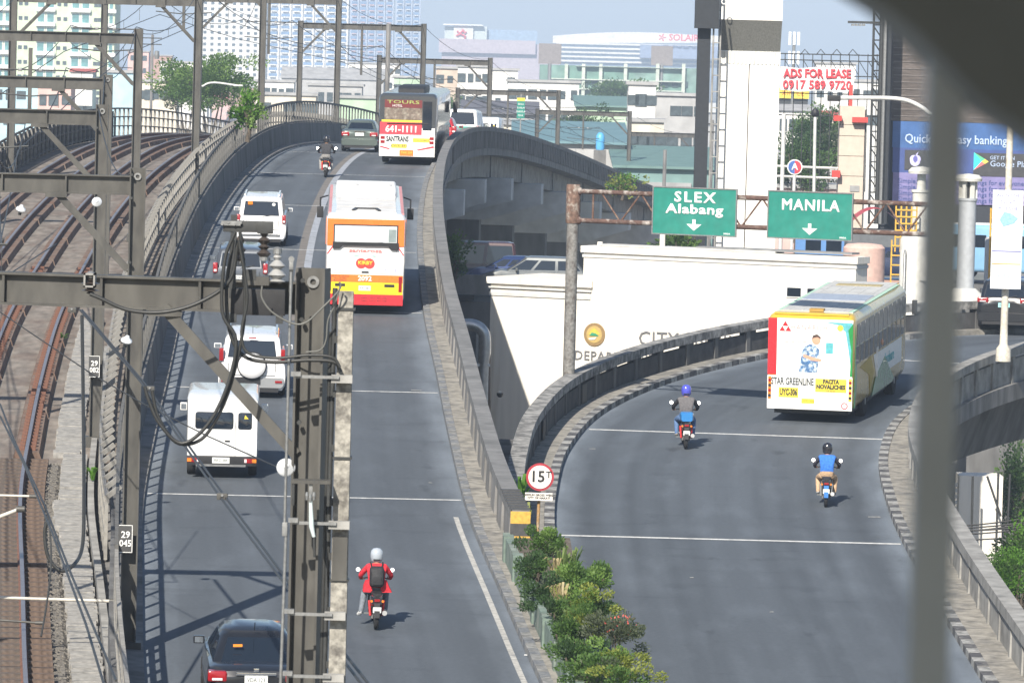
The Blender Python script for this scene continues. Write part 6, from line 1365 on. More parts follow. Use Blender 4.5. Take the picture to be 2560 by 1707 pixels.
RIDE = [
 ("red jacketed", motorcycle("black motorcycle under the rider in the red jacket", mat("bike_black", (.02, .02, .022), .25, var=.1, coat=.5), mat("bike_red", (.5, .03, .03), .4)), person("motorcyclist in a red jacket and grey helmet with a backpack", cloth("red", (.62, .035, .05)), cloth("red", (.6, .03, .05)), cloth("grey_jeans", (.17, .19, .22)), cloth("white_shoe", (.6, .6, .6)), HEL("silver", (.38, .42, .47)), True, 0, True), lambda: (main(104.25, 2.72, .006), main_heading(104), main_pitch(104))),
 ("far", motorcycle("small dark motorcycle near the crest of the flyover", mat("bike_black", (.02, .02, .02)), mat("bike_red", (.5, .03, .03))), person("far motorcyclist in a dark jacket and black helmet", cloth("charcoal", (.05, .05, .055)), cloth("charcoal", (.05, .05, .05)), cloth("stone", (.30, .29, .28)), cloth("white_shoe", (.6, .6, .6)), HEL("black", (.02, .02, .025))), lambda: (main(222.6, 4.1, .006), main_heading(222), main_pitch(222))),
 ("blue helmet", motorcycle("dark motorcycle with a blue tail box on the ramp", mat("bike_dark", (.035, .035, .04), .3, var=.1), mat("bike_red", (.5, .03, .03)), mat("box_blue", (.03, .20, .50), .3, var=.06, coat=.5)), person("motorcyclist in a bright blue helmet and grey vest on the ramp", cloth("grey_vest", (.13, .125, .13)), cloth("black_sleeve", (.025, .025, .03)), cloth("jeans", (.10, .17, .32)), cloth("beige_shoe", (.5, .45, .38)), HEL("blue", (.08, .09, .52))), None),
 ("blue vest", motorcycle("motorcycle with a blue rear fender on the ramp", mat("bike_black", (.02, .02, .02)), GALV, None, mat("fender_blue", (.03, .17, .50), .3)), person("motorcyclist in a blue vest, khaki trousers and black helmet on the ramp", cloth("blue_vest", (.045, .17, .55)), cloth("dark_sleeve", (.05, .05, .07)), cloth("khaki", (.52, .36, .23)), cloth("white_shoe", (.6, .6, .6)), HEL("black", (.02, .02, .025))), None),
]
def hit_ramp(u, v):
    d = ray(u, v); lo, hi = 60, 300
    for _ in range(60):
        m_ = (lo + hi) / 2
        if CAMZ + d.z * m_ > rz_(m_): lo = m_
        else: hi = m_
    return at(u, v, lo)
for i, (nm_, mo, pe, pos) in enumerate(RIDE):
    mo.scale = pe.scale = [(.83,) * 3, (.93,) * 3, (.96,) * 3, (.89,) * 3][i]
    if pos: P, hd, pt = pos()
    else:
        P = hit_ramp(*((1713, 1122) if i == 2 else (2068, 1268))) + Vector((0, .62, .03)); hd = (-.02, .06)[i - 2]; pt = .05
    put(mo, P, hd, pt); put(pe, P, hd, pt)
pe = RIDE[0][2]
bp = thing("backpack", "black backpack worn by the rider in the red jacket", "backpack"); bp.location = pe.location; bp.rotation_euler = pe.rotation_euler; bp.scale = pe.scale
MB().loft([rrect(.13, 1.0, 1.36, .06, -.52), rrect(.17, .96, 1.42, .08, -.46), rrect(.17, .95, 1.44, .08, -.34), rrect(.15, 1.0, 1.40, .06, -.27)]).build("pack", mat("backpack_black", (.022, .022, .025), .7, var=.3, scale=8, bump=.4), bp, smooth=45); MB().box((0, -.53, 1.12), (.2, .04, .18)).build("pocket", mat("backpack_black", (.02, .02, .02)), bp, bevel=.015)
for s in (-1, 1): MB().tube([(s * .12, -.30, 1.40), (s * .14, -.16, 1.50), (s * .14, -.02, 1.40)], .018, 6).build("strap", BLACK, bp)
# ------------------------------------------------------------------ plants
def leaf_cloud(mb, P, rx, ry, rz, n, ls, mi=0, shell=.55, elong=2.0, up=.25, clumps=0, rnd=R):
    cl = [Vector((rnd.gauss(0, .45), rnd.gauss(0, .45), rnd.gauss(0, .4))) for _ in range(clumps)]
    for _ in range(n):
        while True:
            d = Vector((rnd.uniform(-1, 1), rnd.uniform(-1, 1), rnd.uniform(-1, 1)))
            if .1 < d.length <= 1: break
        if clumps:
            c = rnd.choice(cl); d = c + d * .38
        else: d = d.normalized() * (shell + (1 - shell) * rnd.random())
        p = Vector(P) + Vector((d.x * rx, d.y * ry, d.z * rz))
        ax = (d.normalized() + Vector((rnd.uniform(-.8, .8), rnd.uniform(-.8, .8), rnd.uniform(-.4, .8) + up))).normalized()
        sd = ax.cross(Vector((rnd.uniform(-1, 1), rnd.uniform(-1, 1), rnd.uniform(-1, 1)))).normalized(); s = ls * rnd.uniform(.6, 1.3)
        mb.add([p - ax * s * elong / 2, p + sd * s * .5, p + ax * s * elong / 2, p - sd * s * .5], [(0, 1, 2, 3)], mi)
LG = {"dark": leafmat("leaf_dark", (.05, .095, .035)), "mid": leafmat("leaf_mid", (.085, .155, .04)), "light": leafmat("leaf_light", (.15, .24, .06)), "yellow": leafmat("leaf_yellow", (.22, .25, .055)), "olive": leafmat("leaf_olive", (.10, .12, .075)), "dry": leafmat("leaf_dry", (.32, .26, .14), .2), "grass": leafmat("leaf_grass", (.17, .23, .08)), "bright": leafmat("leaf_bright", (.10, .22, .03))}
BARK = mat("bark", (.10, .08, .06), .9, var=.3, scale=4)
def hit_soil(u, v):
    d = ray(u, v); lo, hi = 60, 200
    for _ in range(60):
        m_ = (lo + hi) / 2
        if CAMZ + d.z * m_ > CAMZ - _D(m_) + .5: lo = m_
        else: hi = m_
    return at(u, v, lo)
def shrub(label, u, v, Y, r, h, leaf, n=420, ls=.055, name="shrub", leaf2=None, flower=None, elong=2.0):
    P = hit_soil(u, v + 26); P.z += h * .5; t = thing(name, label, "shrub", P, group="shrubs on the planted island"); mb = MB(); r *= 1.25; h *= 1.3
    leaf_cloud(mb, (0, 0, h * .1), r, r * .9, h * .5, n, ls, 0, .45, elong, clumps=9)
    if leaf2: leaf_cloud(mb, (0, 0, h * .2), r * .9, r * .9, h * .5, n // 2, ls, 1, .6, elong, clumps=7)
    mb.build("foliage", [LG[leaf], LG[leaf2 or leaf]], t, fix=False)
    for k in range(3): MB().tube([(R.uniform(-.06, .06), R.uniform(-.06, .06), -h * .9), (R.uniform(-r, r) * .4, R.uniform(-r, r) * .4, h * .1)], .018, 5).build("stem", BARK, t)
    if flower:
        mb = MB(); leaf_cloud(mb, (.05, 0, h * .3), r * .6, r * .6, h * .25, 40, .045, 0, .8, 1.2); mb.build("flowers", flower, t, fix=False)
    return t
def blades(label, u, v, Y, h, n, leaf, spread=.25, w=.03, name="grass_clump", grp="grass clumps on the planted island"):
    P = hit_soil(u, v) if "island" in grp else at(u, v, Y); t = thing(name, label, "plant", P, group=grp)
    for k in range(n):
        a = R.uniform(0, 6.283); s = R.uniform(.2, 1) * spread; hh = h * R.uniform(.6, 1.1); b = Vector((math.cos(a), math.sin(a), 0)); sd = Vector((-b.y, b.x, 0)) * w
        p = [Vector((0, 0, 0)) + b * .03, b * s * .5 + Vector((0, 0, hh * .6)), b * s * 1.1 + Vector((0, 0, hh * .92)), b * s * 1.5 + Vector((0, 0, hh * .85))]
        mb = MB(); mb.loft([[q - sd * f, q + sd * f] for q, f in zip(p, (.6, 1, .7, .05))], closed=False, caps=False); mb.build("blade", LG[leaf], t, fix=False)
    return t
FLW = mat("flower_red", (.55, .12, .10), .6, var=.2, scale=8)
SH = [("small round bright shrub beside the weight limit sign", 1372, 1372, 113.5, .32, .55, "mid", "light"), ("dark green shrub at the head of the planter by the striped parapet end", 1330, 1440, 110.5, .38, .6, "dark", "mid"),
 ("dark shrub low beside the planter wall", 1362, 1492, 108, .36, .5, "dark", "olive"), ("pale green broad leaved shrub leaning over the ramp", 1492, 1452, 110, .42, .42, "light", "mid"), ("green shrub between the tall grasses", 1428, 1470, 109.5, .38, .55, "mid", "light"),
 ("yellow green variegated shrub in the middle of the planter", 1455, 1530, 106.5, .42, .6, "yellow", "light"), ("mid green shrub behind the dry grass", 1392, 1545, 106, .36, .5, "dark", "mid"), ("yellow flecked shrub below the middle of the planter", 1465, 1580, 104, .42, .55, "yellow", "mid"),
 ("greyish oleander with red flowers leaning over the ramp", 1545, 1612, 102.5, .46, .62, "olive", "olive"), ("dark leafy shrub by the planter wall low down", 1412, 1600, 103, .38, .5, "dark", "mid"), ("yellow green shrub at the right of the planter's bottom end", 1555, 1668, 100, .40, .5, "yellow", "light"),
 ("dark green shrub near the bottom edge", 1440, 1660, 100, .42, .5, "dark", "mid"), ("low mixed shrub at the bottom of the planter", 1490, 1690, 98.5, .45, .5, "mid", "olive"), ("lowest shrub cut by the bottom edge of the picture", 1560, 1715, 97, .42, .45, "mid", "yellow"), ("shrub hiding the ramp's edge in the middle", 1500, 1530, 106, .32, .45, "dark", "yellow")]
for k, (lb_, u, v, Y, r, h, l1, l2) in enumerate(SH): shrub(lb_, u, v, Y, r, h, l1, 1700, .032 if l1 != "olive" else .028, leaf2=l2, flower=FLW if "flowers" in lb_ else None, elong=2.6 if l1 in ("light", "olive") else 1.9)
for k, (lb_, u, v, Y, h, n, lf_) in enumerate((("tall pale grass at the head of the planter", 1405, 1455, 109.5, .75, 22, "grass"), ("second tall pale grass beside the broad leaved shrub", 1432, 1448, 109.8, .7, 20, "grass"), ("dry straw coloured grass in the middle of the planter", 1400, 1560, 105.5, .8, 22, "dry"), ("dry reddish grass near the head of the planter", 1385, 1470, 109, .65, 14, "dry"), ("pale grass tuft low on the planter", 1415, 1580, 104.5, .55, 18, "grass"), ("long leaved plant at the bottom edge of the planter", 1445, 1705, 98.5, .5, 16, "light"))): blades(lb_, u, v, Y, h, n, lf_)
blades("tall strap leaved plant behind the striped parapet end", 1300, 1282, 119, .95, 20, "bright", .28, .05, "strap_plant", "strap leaved plants"); blades("smaller yellowing strap leaved plant by the parapet end", 1318, 1325, 117, .6, 14, "yellow", .22, .04, "strap_plant", "strap leaved plants")
for k, (u, v, Y) in enumerate(((150, 862, 152), (232, 1200, 122))): blades("tuft of weeds growing " + ("through the duct covers", "at the foot of the curb")[k], u, v, Y, .35, 12, "bright", .25, .03, "weed_tuft", "weeds beside the track")
def tree(label, u, v, Y, rx, rz, leaf, leaf2, n=1500, ls=.3, ground=0.0, name="tree", cat="tree", clumps=22):
    P = at(u, v, Y); t = thing(name, label, cat, (P.x, P.y, ground)); h = P.z - ground
    mb = MB(); leaf_cloud(mb, (0, 0, h), rx, rx * .9, rz, n, ls, 0, .5, 1.6, clumps=clumps); leaf_cloud(mb, (0, 0, h + rz * .15), rx, rx * .9, rz, n // 2, ls, 1, .6, 1.6, clumps=clumps); mb.build("crown", [LG[leaf], LG[leaf2]], t, fix=False)
    mb = MB(); mb.tube([(0, 0, 0), (.1, 0, h * .5), (0, 0, h * .85)], [.035 * h * .6 + .08, .03 * h * .5 + .06, .05], 8)
    for k in range(6): a = k * 1.05; mb.tube([(0, 0, h * (.55 + .05 * k)), (math.cos(a) * rx * .6, math.sin(a) * rx * .5, h + R.uniform(-.2, .5) * rz)], [.1, .03], 6)
    mb.build("trunk", BARK, t); return t
tree("broad green tree behind the railway bend", 530, 205, 430, 3.4, 1.9, "mid", "light", 6500, .15)
tree("olive tree left of the white tower behind the railway", 470, 225, 470, 2.4, 1.6, "olive", "mid", 3600, .15)
tree("bright green creeper growing over the flyover fence", 620, 282, 219, .55, .75, "bright", "light", 1000, .10, ground=at(620, 282, 219).z - 1.2, name="creeper", cat="climbing plant")
tree("small bush clinging to the pier below the flyover parapet", 1128, 640, 223, .65, .95, "dark", "mid", 900, .09, ground=lbz - 2, name="bush", cat="bush")
tree("yellow green creeper on the flyover parapet above the gantry", 1556, 462, 345, .9, .75, "yellow", "bright", 500, .12, ground=at(1556, 462, 345).z - 1.0, name="creeper", cat="climbing plant")
tree("green tree below the left green sign", 1705, 605, 250, 1.0, 1.2, "mid", "light", 800, .14)
tree("leafy tree at the right edge below the ramp", 2520, 1440, 150, .95, .75, "bright", "mid", 4200, .05)
tree("dark tree at the lower right behind the cables", 2545, 1230, 245, 1.3, 2.6, "dark", "mid", 4000, .10)
tree("green tree behind the street cables at the lower right", 2555, 1370, 170, .9, .8, "mid", "bright", 1200, .08)
tree("tree behind the lattice frame left", 2040, 330, 420, 2.0, 1.8, "dark", "mid", 3600, .14)
tree("tree behind the lattice frame right", 2085, 385, 400, 1.8, 1.8, "dark", "olive", 3400, .14)
tree("wide tree low behind the round logo sign", 1995, 415, 380, 2.4, 2.0, "dark", "mid", 4000, .14)
tree("far tree right of the teal roofs", 1690, 375, 560, 2.6, 1.6, "mid", "light", 2400, .17)
tree("far tree above the white flat roofed house", 1460, 312, 620, 2.6, 2.0, "dark", "mid", 2400, .17)
tree("far tree beside the green netted block", 1545, 232, 1000, 5.5, 2.4, "mid", "dark", 2600, .28)
tree("far tree left of the hotel blocks", 1105, 270, 650, 2.6, 1.4, "mid", "dark", 1800, .17)
# ------------------------------------------------------------------ the far city
def wallm(n, c): return mat("wall_" + n, c, .85, var=.14, scale=.25, c2=tuple(q * .82 for q in c), thr=.6)
WM = {"white": wallm("white", (.72, .71, .68)), "cream": wallm("cream", (.66, .60, .50)), "grey": wallm("grey", (.40, .40, .40)), "beige": wallm("beige", (.52, .43, .35)), "pink": wallm("pink", (.62, .42, .38)), "blue": wallm("blue", (.42, .60, .68)), "brick": wallm("brick", (.42, .26, .2)), "green": wallm("green", (.42, .55, .40))}
RM = {"grey": mat("roof_far_grey", (.34, .34, .34), .7, var=.2, scale=.3), "red": mat("roof_red", (.42, .10, .08), .7, var=.2, scale=.4), "teal": mat("roof_teal", (.13, .23, .26), .6, var=.1, scale=.3), "tealgreen": mat("roof_tealgreen", (.13, .22, .205), .6, var=.1, scale=.3), "rust": mat("roof_rust", (.30, .2, .15), .8, var=.3, scale=.4), "white": mat("roof_white", (.62, .62, .60), .6, var=.12, scale=.3), "dark": mat("roof_dark", (.12, .12, .14), .7, var=.2)}
FWIN = mat("far_window", (.07, .09, .10), .25, var=.3, scale=.5)
_wmesh = {}
def winmesh(w, h):
    k = (round(w, 1), round(h, 1))
    if k not in _wmesh:
        me = MB().box((0, -.05, 0), (w, .12, h)).mesh("window"); me.materials.append(FWIN); _wmesh[k] = me
    return _wmesh[k]
def house(label, u0, u1, vt, Y, wall, roof="flat", cols=0, rows=0, vb=None, depth=None, rm="grey", name="house", win=(1.1, 1.2), rot=0.0, cat="building"):
    a, b = at(u0, vt, Y), at(u1, vt, Y); w = b.x - a.x; z = (a.z + b.z) / 2; dp = depth or max(6, w * .7)
    t = thing(name, label, cat, ((a.x + b.x)/2, Y, 0), (0, 0, rot)); zt = z if roof in ("flat", "ledge") else z - min(2.2, w * .14)
    MB().box((0, dp/2, zt/2), (w, dp, zt)).build("wall", WM[wall] if isinstance(wall, str) else wall, t)
    if roof == "gable":
        mb = MB(); e = .3; mb.add([(-w/2 - e, -e, zt - .05), (w/2 + e, -e, zt - .05), (w/2 + e, dp + e, zt - .05), (-w/2 - e, dp + e, zt - .05), (-w/2 - e, dp/2, z), (w/2 + e, dp/2, z)], [(0, 1, 5, 4), (2, 3, 4, 5), (1, 2, 5), (3, 0, 4), (0, 3, 2, 1)]); mb.build("roof", RM[rm], t)
    elif roof == "shed":
        MB().hexa([(-w/2 - .4, -.5, zt - .1), (w/2 + .4, -.5, zt - .1), (w/2 + .4, dp, z), (-w/2 - .4, dp, z), (-w/2 - .4, -.5, zt + .1), (w/2 + .4, -.5, zt + .1), (w/2 + .4, dp, z + .2), (-w/2 - .4, dp, z + .2)]).build("roof", RM[rm], t)
    else:
        MB().box((0, dp/2, zt + .12), (w + .5, dp + .5, .3)).build("roof", RM[rm], t)
        if roof == "ledge": MB().box((w * .2, dp/2, zt + .9), (w * .3, dp * .4, 1.4)).build("stair_head", WM["white"], t)
    if cols:
        h0 = zt - 1.0
        for r in range(rows):
            for c in range(cols):
                if R.random() < .12: continue
                o = link("window", winmesh(win[0] * R.choice((1, 1, .7)), win[1] * R.choice((1, .8))), t); o.location = (-w/2 + w * (c + .5 + R.uniform(-.15, .15)) / cols, 0, h0 - r * 3.0 - .5)
    return t
# pale green flats on the left
GW = wallm("pale_green", (.56, .64, .46)); GT = mat("teal_glass", (.10, .24, .25), .15, var=.4, scale=.25, spec=.8); Yg = 1150.0; sg_ = FPX / Yg
a, b = at(-60, 0, Yg), at(288, 0, Yg); gw = b.x - a.x; gt = thing("apartment_block", "pale green apartment block with white balconies at the upper left", "building", (a.x, Yg, 0)); gtop = at(100, -90, Yg).z
MB().box((gw/2, 8, gtop/2), (gw, 16, gtop)).build("wall", GW, gt)
bw_m = {}
def bx_(d, m_, nm):
    k = (d, m_.name)
    if k not in bw_m: me = MB().box((0, 0, 0), d).mesh(nm); me.materials.append(m_); bw_m[k] = me
    return bw_m[k]
for f in range(11):
    z = at(100, 24 + f * 36.5 - 36, Yg).z
    if z < 3: break
    for k, (u0, u1) in enumerate(((-10, 32), (92, 138), (178, 226), (266, 290))):
        x0, x1 = (u0 - (-60)) / sg_, (u1 - (-60)) / sg_; xm = (x0 + x1)/2; w = x1 - x0
        o = link("balcony", bx_((round(w + .2, 2), 1.0, .75), WHITE, "balcony"), gt); o.location = (xm, -.4, z)
        for q in ((-.26, .26) if k != 3 else (0,)):
            wn_ = link("window_frame", bx_((round(w * .42, 2), .16, 2.1), WHITE, "window_frame"), gt); wn_.location = (xm + w * q, -.02, z + 1.45)
            g_ = link("pane", bx_((round(w * .36, 2), .1, 1.9), GT, "pane"), wn_); g_.location = (0, -.06, 0)
    for u in (52, 66, 148, 164, 240, 250):
        o = link("small_window", bx_((.8, .12, .8), FWIN, "small_window"), gt); o.location = ((u + 60) / sg_, -.02, z + 1.2)
# towers: white, blue, far blue
def tower(label, u0, u1, Y, vtop, wm, fl, bays, band=None, glass=None, name="tower_block"):
    a, b = at(u0, 0, Y), at(u1, 0, Y); w = b.x - a.x; zt = at((u0 + u1)/2, vtop, Y).z; t = thing(name, label, "building", (a.x, Y, 0)); MB().box((w/2, w * .3, zt/2), (w, w * .6, zt)).build("wall", wm, t)
    zb = at((u0 + u1)/2, 205, Y).z; n = int((zt - zb) / fl)
    for k in range(bays):
        x = w * (k + .5) / bays; ww = w / bays; gm = glass or FWIN
        wins = MB(); bal = MB()
        for f in range(n):
            z = zt - (f + .7) * fl; wins.box((x, -.05, z), (ww * (.42 if not band else .72), .3, fl * .45))
            if band: bal.box((x, -.5, z - fl * .36), (ww * .5, 1.2, fl * .16))
        wins.build("window_column", gm, t)["kind"] = "stuff"
        if band: bal.build("balcony_column", band, t)["kind"] = "stuff"
        if band: MB().box((x + ww * .47, -.5, (zt + zb)/2), (ww * .1, 1.2, zt - zb)).build("pier", wm, t)
    return t
tower("white tower block with small dark windows", 505, 668, 2300, -60, WM["white"], 2.5, 9)
BG = mat("tower_blue_glass", (.16, .26, .42), .2, var=.2, scale=.05, spec=.7)
tower("blue and white tower block with stacked balconies, left of the pair", 672, 872, 2450, -60, wallm("tower_white", (.66, .66, .66)), 2.7, 7, WHITE, BG)
tower("taller blue glass tower behind the far bus, right of the pair", 876, 985, 2800, -60, wallm("tower_blue", (.38, .44, .55)), 3.0, 5, mat("balcony_rose", (.55, .4, .42), .7), BG)
tower("pale glass tower at the right end of the tower row", 990, 1052, 2900, -60, wallm("tower_blue", (.4, .4, .5)), 3.0, 3, mat("balcony_pale", (.6, .62, .66), .7), BG)
# hotel blocks on the horizon
Yh = 3300; s_ = FPX / Yh
def slab(t, u0, u1, v0, v1, m_, nm, dy=0, dep=40):
    a, b = at(u0, v0, Yh) - t.location, at(u1, v1, Yh) - t.location; zt = max(a.z, b.z); zb_ = min(a.z, b.z)
    return MB().box(((a.x + b.x)/2, dep/2 + dy, (zt + zb_)/2), (b.x - a.x, dep, zt - zb_)).build(nm, m_, t)
h1 = thing("hotel_block", "hazy hotel block with a red emblem on a white panel", "building", (at(1220, 160, Yh).x, Yh, 0))
slab(h1, 1112, 1135, 66, 520, wallm("hotel_glass", (.52, .58, .58)), "glass_wing"); slab(h1, 1135, 1172, 64, 520, WM["white"], "emblem_panel", -2); slab(h1, 1172, 1206, 66, 520, wallm("hotel_glass", (.5, .5, .5)), "glass_wing"); slab(h1, 1206, 1332, 74, 520, wallm("hotel_blue", (.28, .38, .52)), "long_wing", 4); slab(h1, 1108, 1208, 60, 66, WHITE, "roof_edge", -4)
e = MB()
for k, pp in enumerate(([(1142, 78), (1150, 84), (1160, 76)], [(1140, 90), (1152, 86), (1164, 92), (1160, 102)], [(1146, 98), (1150, 108), (1158, 100)], [(1156, 74), (1162, 84), (1166, 80)])): e.tube([at(u, v, Yh - 3) - h1.location for u, v in pp], .55, 5)
e.build("emblem", RED, h1)
m2 = thing("mall_block", "low lavender mall block in front of the hazy hotel", "building", (at(1250, 200, Yh - 120).x, Yh - 120, 0)); a, b = at(1130, 120, Yh - 120), at(1425, 112, Yh - 120)
LAV = wallm("lavender", (.44, .38, .42)); zt_ = at(1280, 110, Yh - 120).z; MB().box((0, 15, zt_/2), (b.x - a.x, 30, zt_)).build("wall", LAV, m2); MB().box((-8, 14, zt_ - 2), ((b.x - a.x) * .82, 34, 8)).build("roof_hood", LAV, m2)
h2 = thing("casino_block", "long hazy white casino hotel with red lettering on its curved roof", "building", (at(1570, 160, Yh).x, Yh, 0))
mb = MB(); n_ = 14; pr_ = []
for i in range(n_ + 1):
    u = 1382 + (1800 - 1382) * i / n_; v = 90 - 9 * math.sin(math.pi * min(1, i / n_ * 1.1)); p = at(u, v, Yh) - h2.location; q = at(u, 108, Yh) - h2.location; pr_.append((p, q))
mb.loft([[p, q, q + Vector((0, 50, 0)), p + Vector((0, 50, 0))] for p, q in pr_]); mb.build("curved_roof", WM["white"], h2)
for k in range(5): slab(h2, 1390, 1800, 110 + k * 11, 116 + k * 11, WM["white"], "floor_band", -1, 46); slab(h2, 1392, 1798, 116 + k * 11 + .3, 121 + k * 11 - .3, wallm("hotel_blue", (.3, .4, .5)), "glass_band", 1, 44)
slab(h2, 1600, 1800, 112, 150, wallm("casino_blue", (.24, .30, .44)), "dark_front", -6, 20)
p = at(1672, 95, Yh - 12) - h2.location; text("SOLAIRE", 5.6, RED, h2, p, bold=.12, ext=.3, ax='LEFT'); e = MB()
for k in range(5): aa = k * 1.256; e.tube([p + Vector((-4 + .4 * math.cos(aa), 0, .4 * math.sin(aa))), p + Vector((-4 + 2.4 * math.cos(aa), 0, 2.4 * math.sin(aa)))], .4, 5)
e.build("sun_emblem", RED, h2)
# green netted construction block
Yn = 1250; NET = mat("green_net", (.13, .24, .20), .8, var=.3, scale=.12, c2=(.2, .3, .27)); nb_ = thing("netted_block", "long unfinished block behind green netting and pale slabs", "building", (at(1540, 300, Yn).x, Yn, 0))
def nslab(u0, u1, v0, v1, m_, nm, dy, dep):
    a, b = at(u0, v0, Yn) - nb_.location, at(u1, v1, Yn) - nb_.location; zz = sorted((a.z, b.z)); MB().box(((a.x + b.x)/2, dep/2 + dy, sum(zz)/2), (b.x - a.x, dep, zz[1] - zz[0])).build(nm, m_, nb_)
nslab(1350, 1745, 162, 290, NET, "net_wall", 0, 20)
for v in (166, 198, 222): nslab(1440 if v < 190 else 1370, 1705, v, v + 6, wallm("slab_pale", (.50, .55, .48)), "floor_slab", -1.5, 22)
for u in (1412, 1455, 1498, 1560, 1640, 1705): nslab(u, u + 6, 160, 250, wallm("slab_pale", (.5, .5, .4)), "column", -1.2, 3)
for k in range(14): nslab(1380 + k * 25, 1394 + k * 25, 204, 218, mat("void_dark", (.05, .08, .09), .6), "opening", -.4, 2)
# named mid-distance buildings
H = [("beige and white house with square windows right of the far bus", 1090, 1160, 172, 760, "beige", "flat", 3, 3), ("white house with narrow dark windows behind the portal", 1145, 1225, 168, 740, "white", "flat", 4, 4), ("pale block left of the orange sign", 1225, 1295, 176, 780, "white", "flat", 2, 3), ("long white flat roofed building with a row of windows", 1270, 1448, 206, 660, "white", "flat", 7, 2),
 ("dark roofed low house below the white building", 1160, 1340, 258, 560, "grey", "shed", 4, 1), ("white three storey house with porch right of the trees", 1572, 1640, 212, 520, "white", "flat", 3, 3), ("grey concrete block beside the white house", 1640, 1765, 240, 540, "grey", "flat", 4, 2), ("beige old house between the portals", 1250, 1330, 300, 500, "cream", "gable", 4, 2), ("low pale house under the white house", 1575, 1660, 305, 470, "cream", "flat", 4, 2),
 ("white house below the teal roofs", 1600, 1720, 465, 420, "white", "flat", 0, 0), ("light blue building behind the railway fence", 268, 342, 182, 640, "blue", "flat", 0, 0), ("cream hall right of the light blue building", 342, 442, 205, 620, "cream", "flat", 5, 1), ("white building with yellow roof edge behind the tree", 400, 520, 158, 900, "white", "flat", 6, 2), ("red roofed house below the green flats", 178, 232, 172, 640, "white", "gable", 3, 2), ("pink house at the left below the green flats", 95, 178, 205, 600, "pink", "gable", 3, 2), ("blue roofed shed at the left edge", -20, 95, 190, 650, "blue", "gable", 4, 2), ("rose tinted block behind the light blue building", 320, 372, 130, 1300, "pink", "flat", 3, 4), ("dark red crane block beside the grey pole", 372, 430, 140, 1500, "brick", "flat", 0, 0),
 ("long grey warehouse roof below the blue towers", 705, 960, 170, 1050, "grey", "gable", 0, 0), ("white flat block below the white tower", 640, 735, 205, 800, "white", "flat", 5, 2), ("pale block with many windows left of the far bus", 870, 1000, 160, 1150, "white", "flat", 8, 3), ("cream house row behind the flyover fence", 640, 790, 238, 620, "cream", "flat", 8, 1), ("green walled lot behind the crest", 840, 965, 246, 600, "green", "flat", 0, 0), ("grey house with red awnings near the crest", 770, 905, 215, 720, "grey", "flat", 6, 2), ("teal advert block behind the far bus", 985, 1060, 195, 820, "green", "flat", 3, 2),
 ("white block with dark square windows right of the lattice frame", 2130, 2205, 205, 640, "white", "flat", 3, 2), ("white building behind the tarpaulin banner", 2040, 2140, 160, 800, "white", "flat", 4, 2), ("white roofed house above the trees on the right", 1945, 2050, 262, 560, "white", "gable", 4, 1), ("red roofed house above the trees on the right", 2040, 2105, 278, 540, "cream", "gable", 3, 1), ("grey shed behind the round logo sign", 1940, 2100, 375, 430, "grey", "gable", 0, 0), ("pale pink low wall behind the right sign", 1935, 2110, 470, 380, "pink", "flat", 0, 0)]
for q in H: house(q[0], q[1], q[2], q[3], q[4], q[5], q[6], q[7], q[8], rm="red" if "red roofed" in q[0] else ("dark" if "dark roofed" in q[0] else ("teal" if "blue roofed" in q[0] else "grey")))
house("teal roofed shed with blue water tank", 1290, 1565, 318, 440, "grey", "shed", 0, 0, rm="teal", depth=24, name="shed"); house("large teal green roofed warehouse", 1545, 1790, 385, 420, wallm("tealwall", (.17, .27, .26)), "shed", 0, 0, rm="tealgreen", depth=26, name="warehouse"); house("teal green long roof behind the flat white building", 1445, 1575, 248, 620, "green", "shed", 0, 0, rm="tealgreen", depth=22, name="warehouse")
P = at(1500, 375, 436); t = thing("water_tank", "bright blue water tank beside the teal roof", "tank", P); MB().lathe((0, 0, 0), [(.32, 0), (.36, .2), (.34, .5), (.36, .8), (.34, 1.1), (.2, 1.35), (.1, 1.4)], 16).build("shell", mat("tank_blue", (.10, .38, .70), .4, var=.08), t, smooth=40); MB().box((0, 0, -4), (1, 1, 8)).build("stand", CONC, t)
P = at(1302, 275, 345); t = thing("hanging_road_sign", "narrow green sign with yellow head hanging beside the portal", "road sign", P); MB().box((0, 0, 0), (.5, .04, 1.1)).build("panel", SGREEN, t); MB().box((0, -.005, .66), (.5, .05, .2)).build("yellow_head", YEL, t); MB().box((0, .05, -2), (.08, .06, 6)).build("post", GALV, t)
for k in range(4): text(("EDSA", "AYALA", "MANILA", "SLEX")[k], .16, WSIGN, t, (0, -.03, .36 - k * .24))
P = at(1982, 234, 700); t = thing("yellow_shop_sign", "yellow shop sign behind the lattice frame", "sign", P); MB().box((0, 0, 0), (4.2, .4, 1.3)).build("panel", YEL, t); text("XIN EL", 1.0, ORG, t, (0, -.22, 0)); MB().box((0, .4, -5), (4, .4, 9)).build("frame", STEEL_D, t)
for k, (u, v, Y) in enumerate(((1985, 110, 620), (1375, 135, 1200), (1655, 140, 1250))):
    P = at(u, v, Y); t = thing("antenna_mast", ("white cell antenna mast right of the white pylon", "dark billboard frame on a roof left of the netted block", "dark billboard frame on a roof by the casino")[k], "mast", (P.x, Y, 0))
    if k == 0:
        MB().tube([(0, 0, 0), (0, 0, P.z + 1)], .18, 6).build("mast", GALV, t)
        for j in range(6): MB().box(((-.5, .5, 0)[j % 3], -.2, P.z + .6 - (j // 3) * 2.2), (.28, .2, 1.5)).build("antenna", WHITE, t)
    else:
        MB().tube([(0, 0, 0), (0, 0, P.z - 2)], .4, 6).build("mast", GALV, t); MB().box((0, 0, P.z), (5.0, .5, 4.5)).build("panel_frame", mat("frame_dull", (.22, .2, .2), .7, var=.3), t)
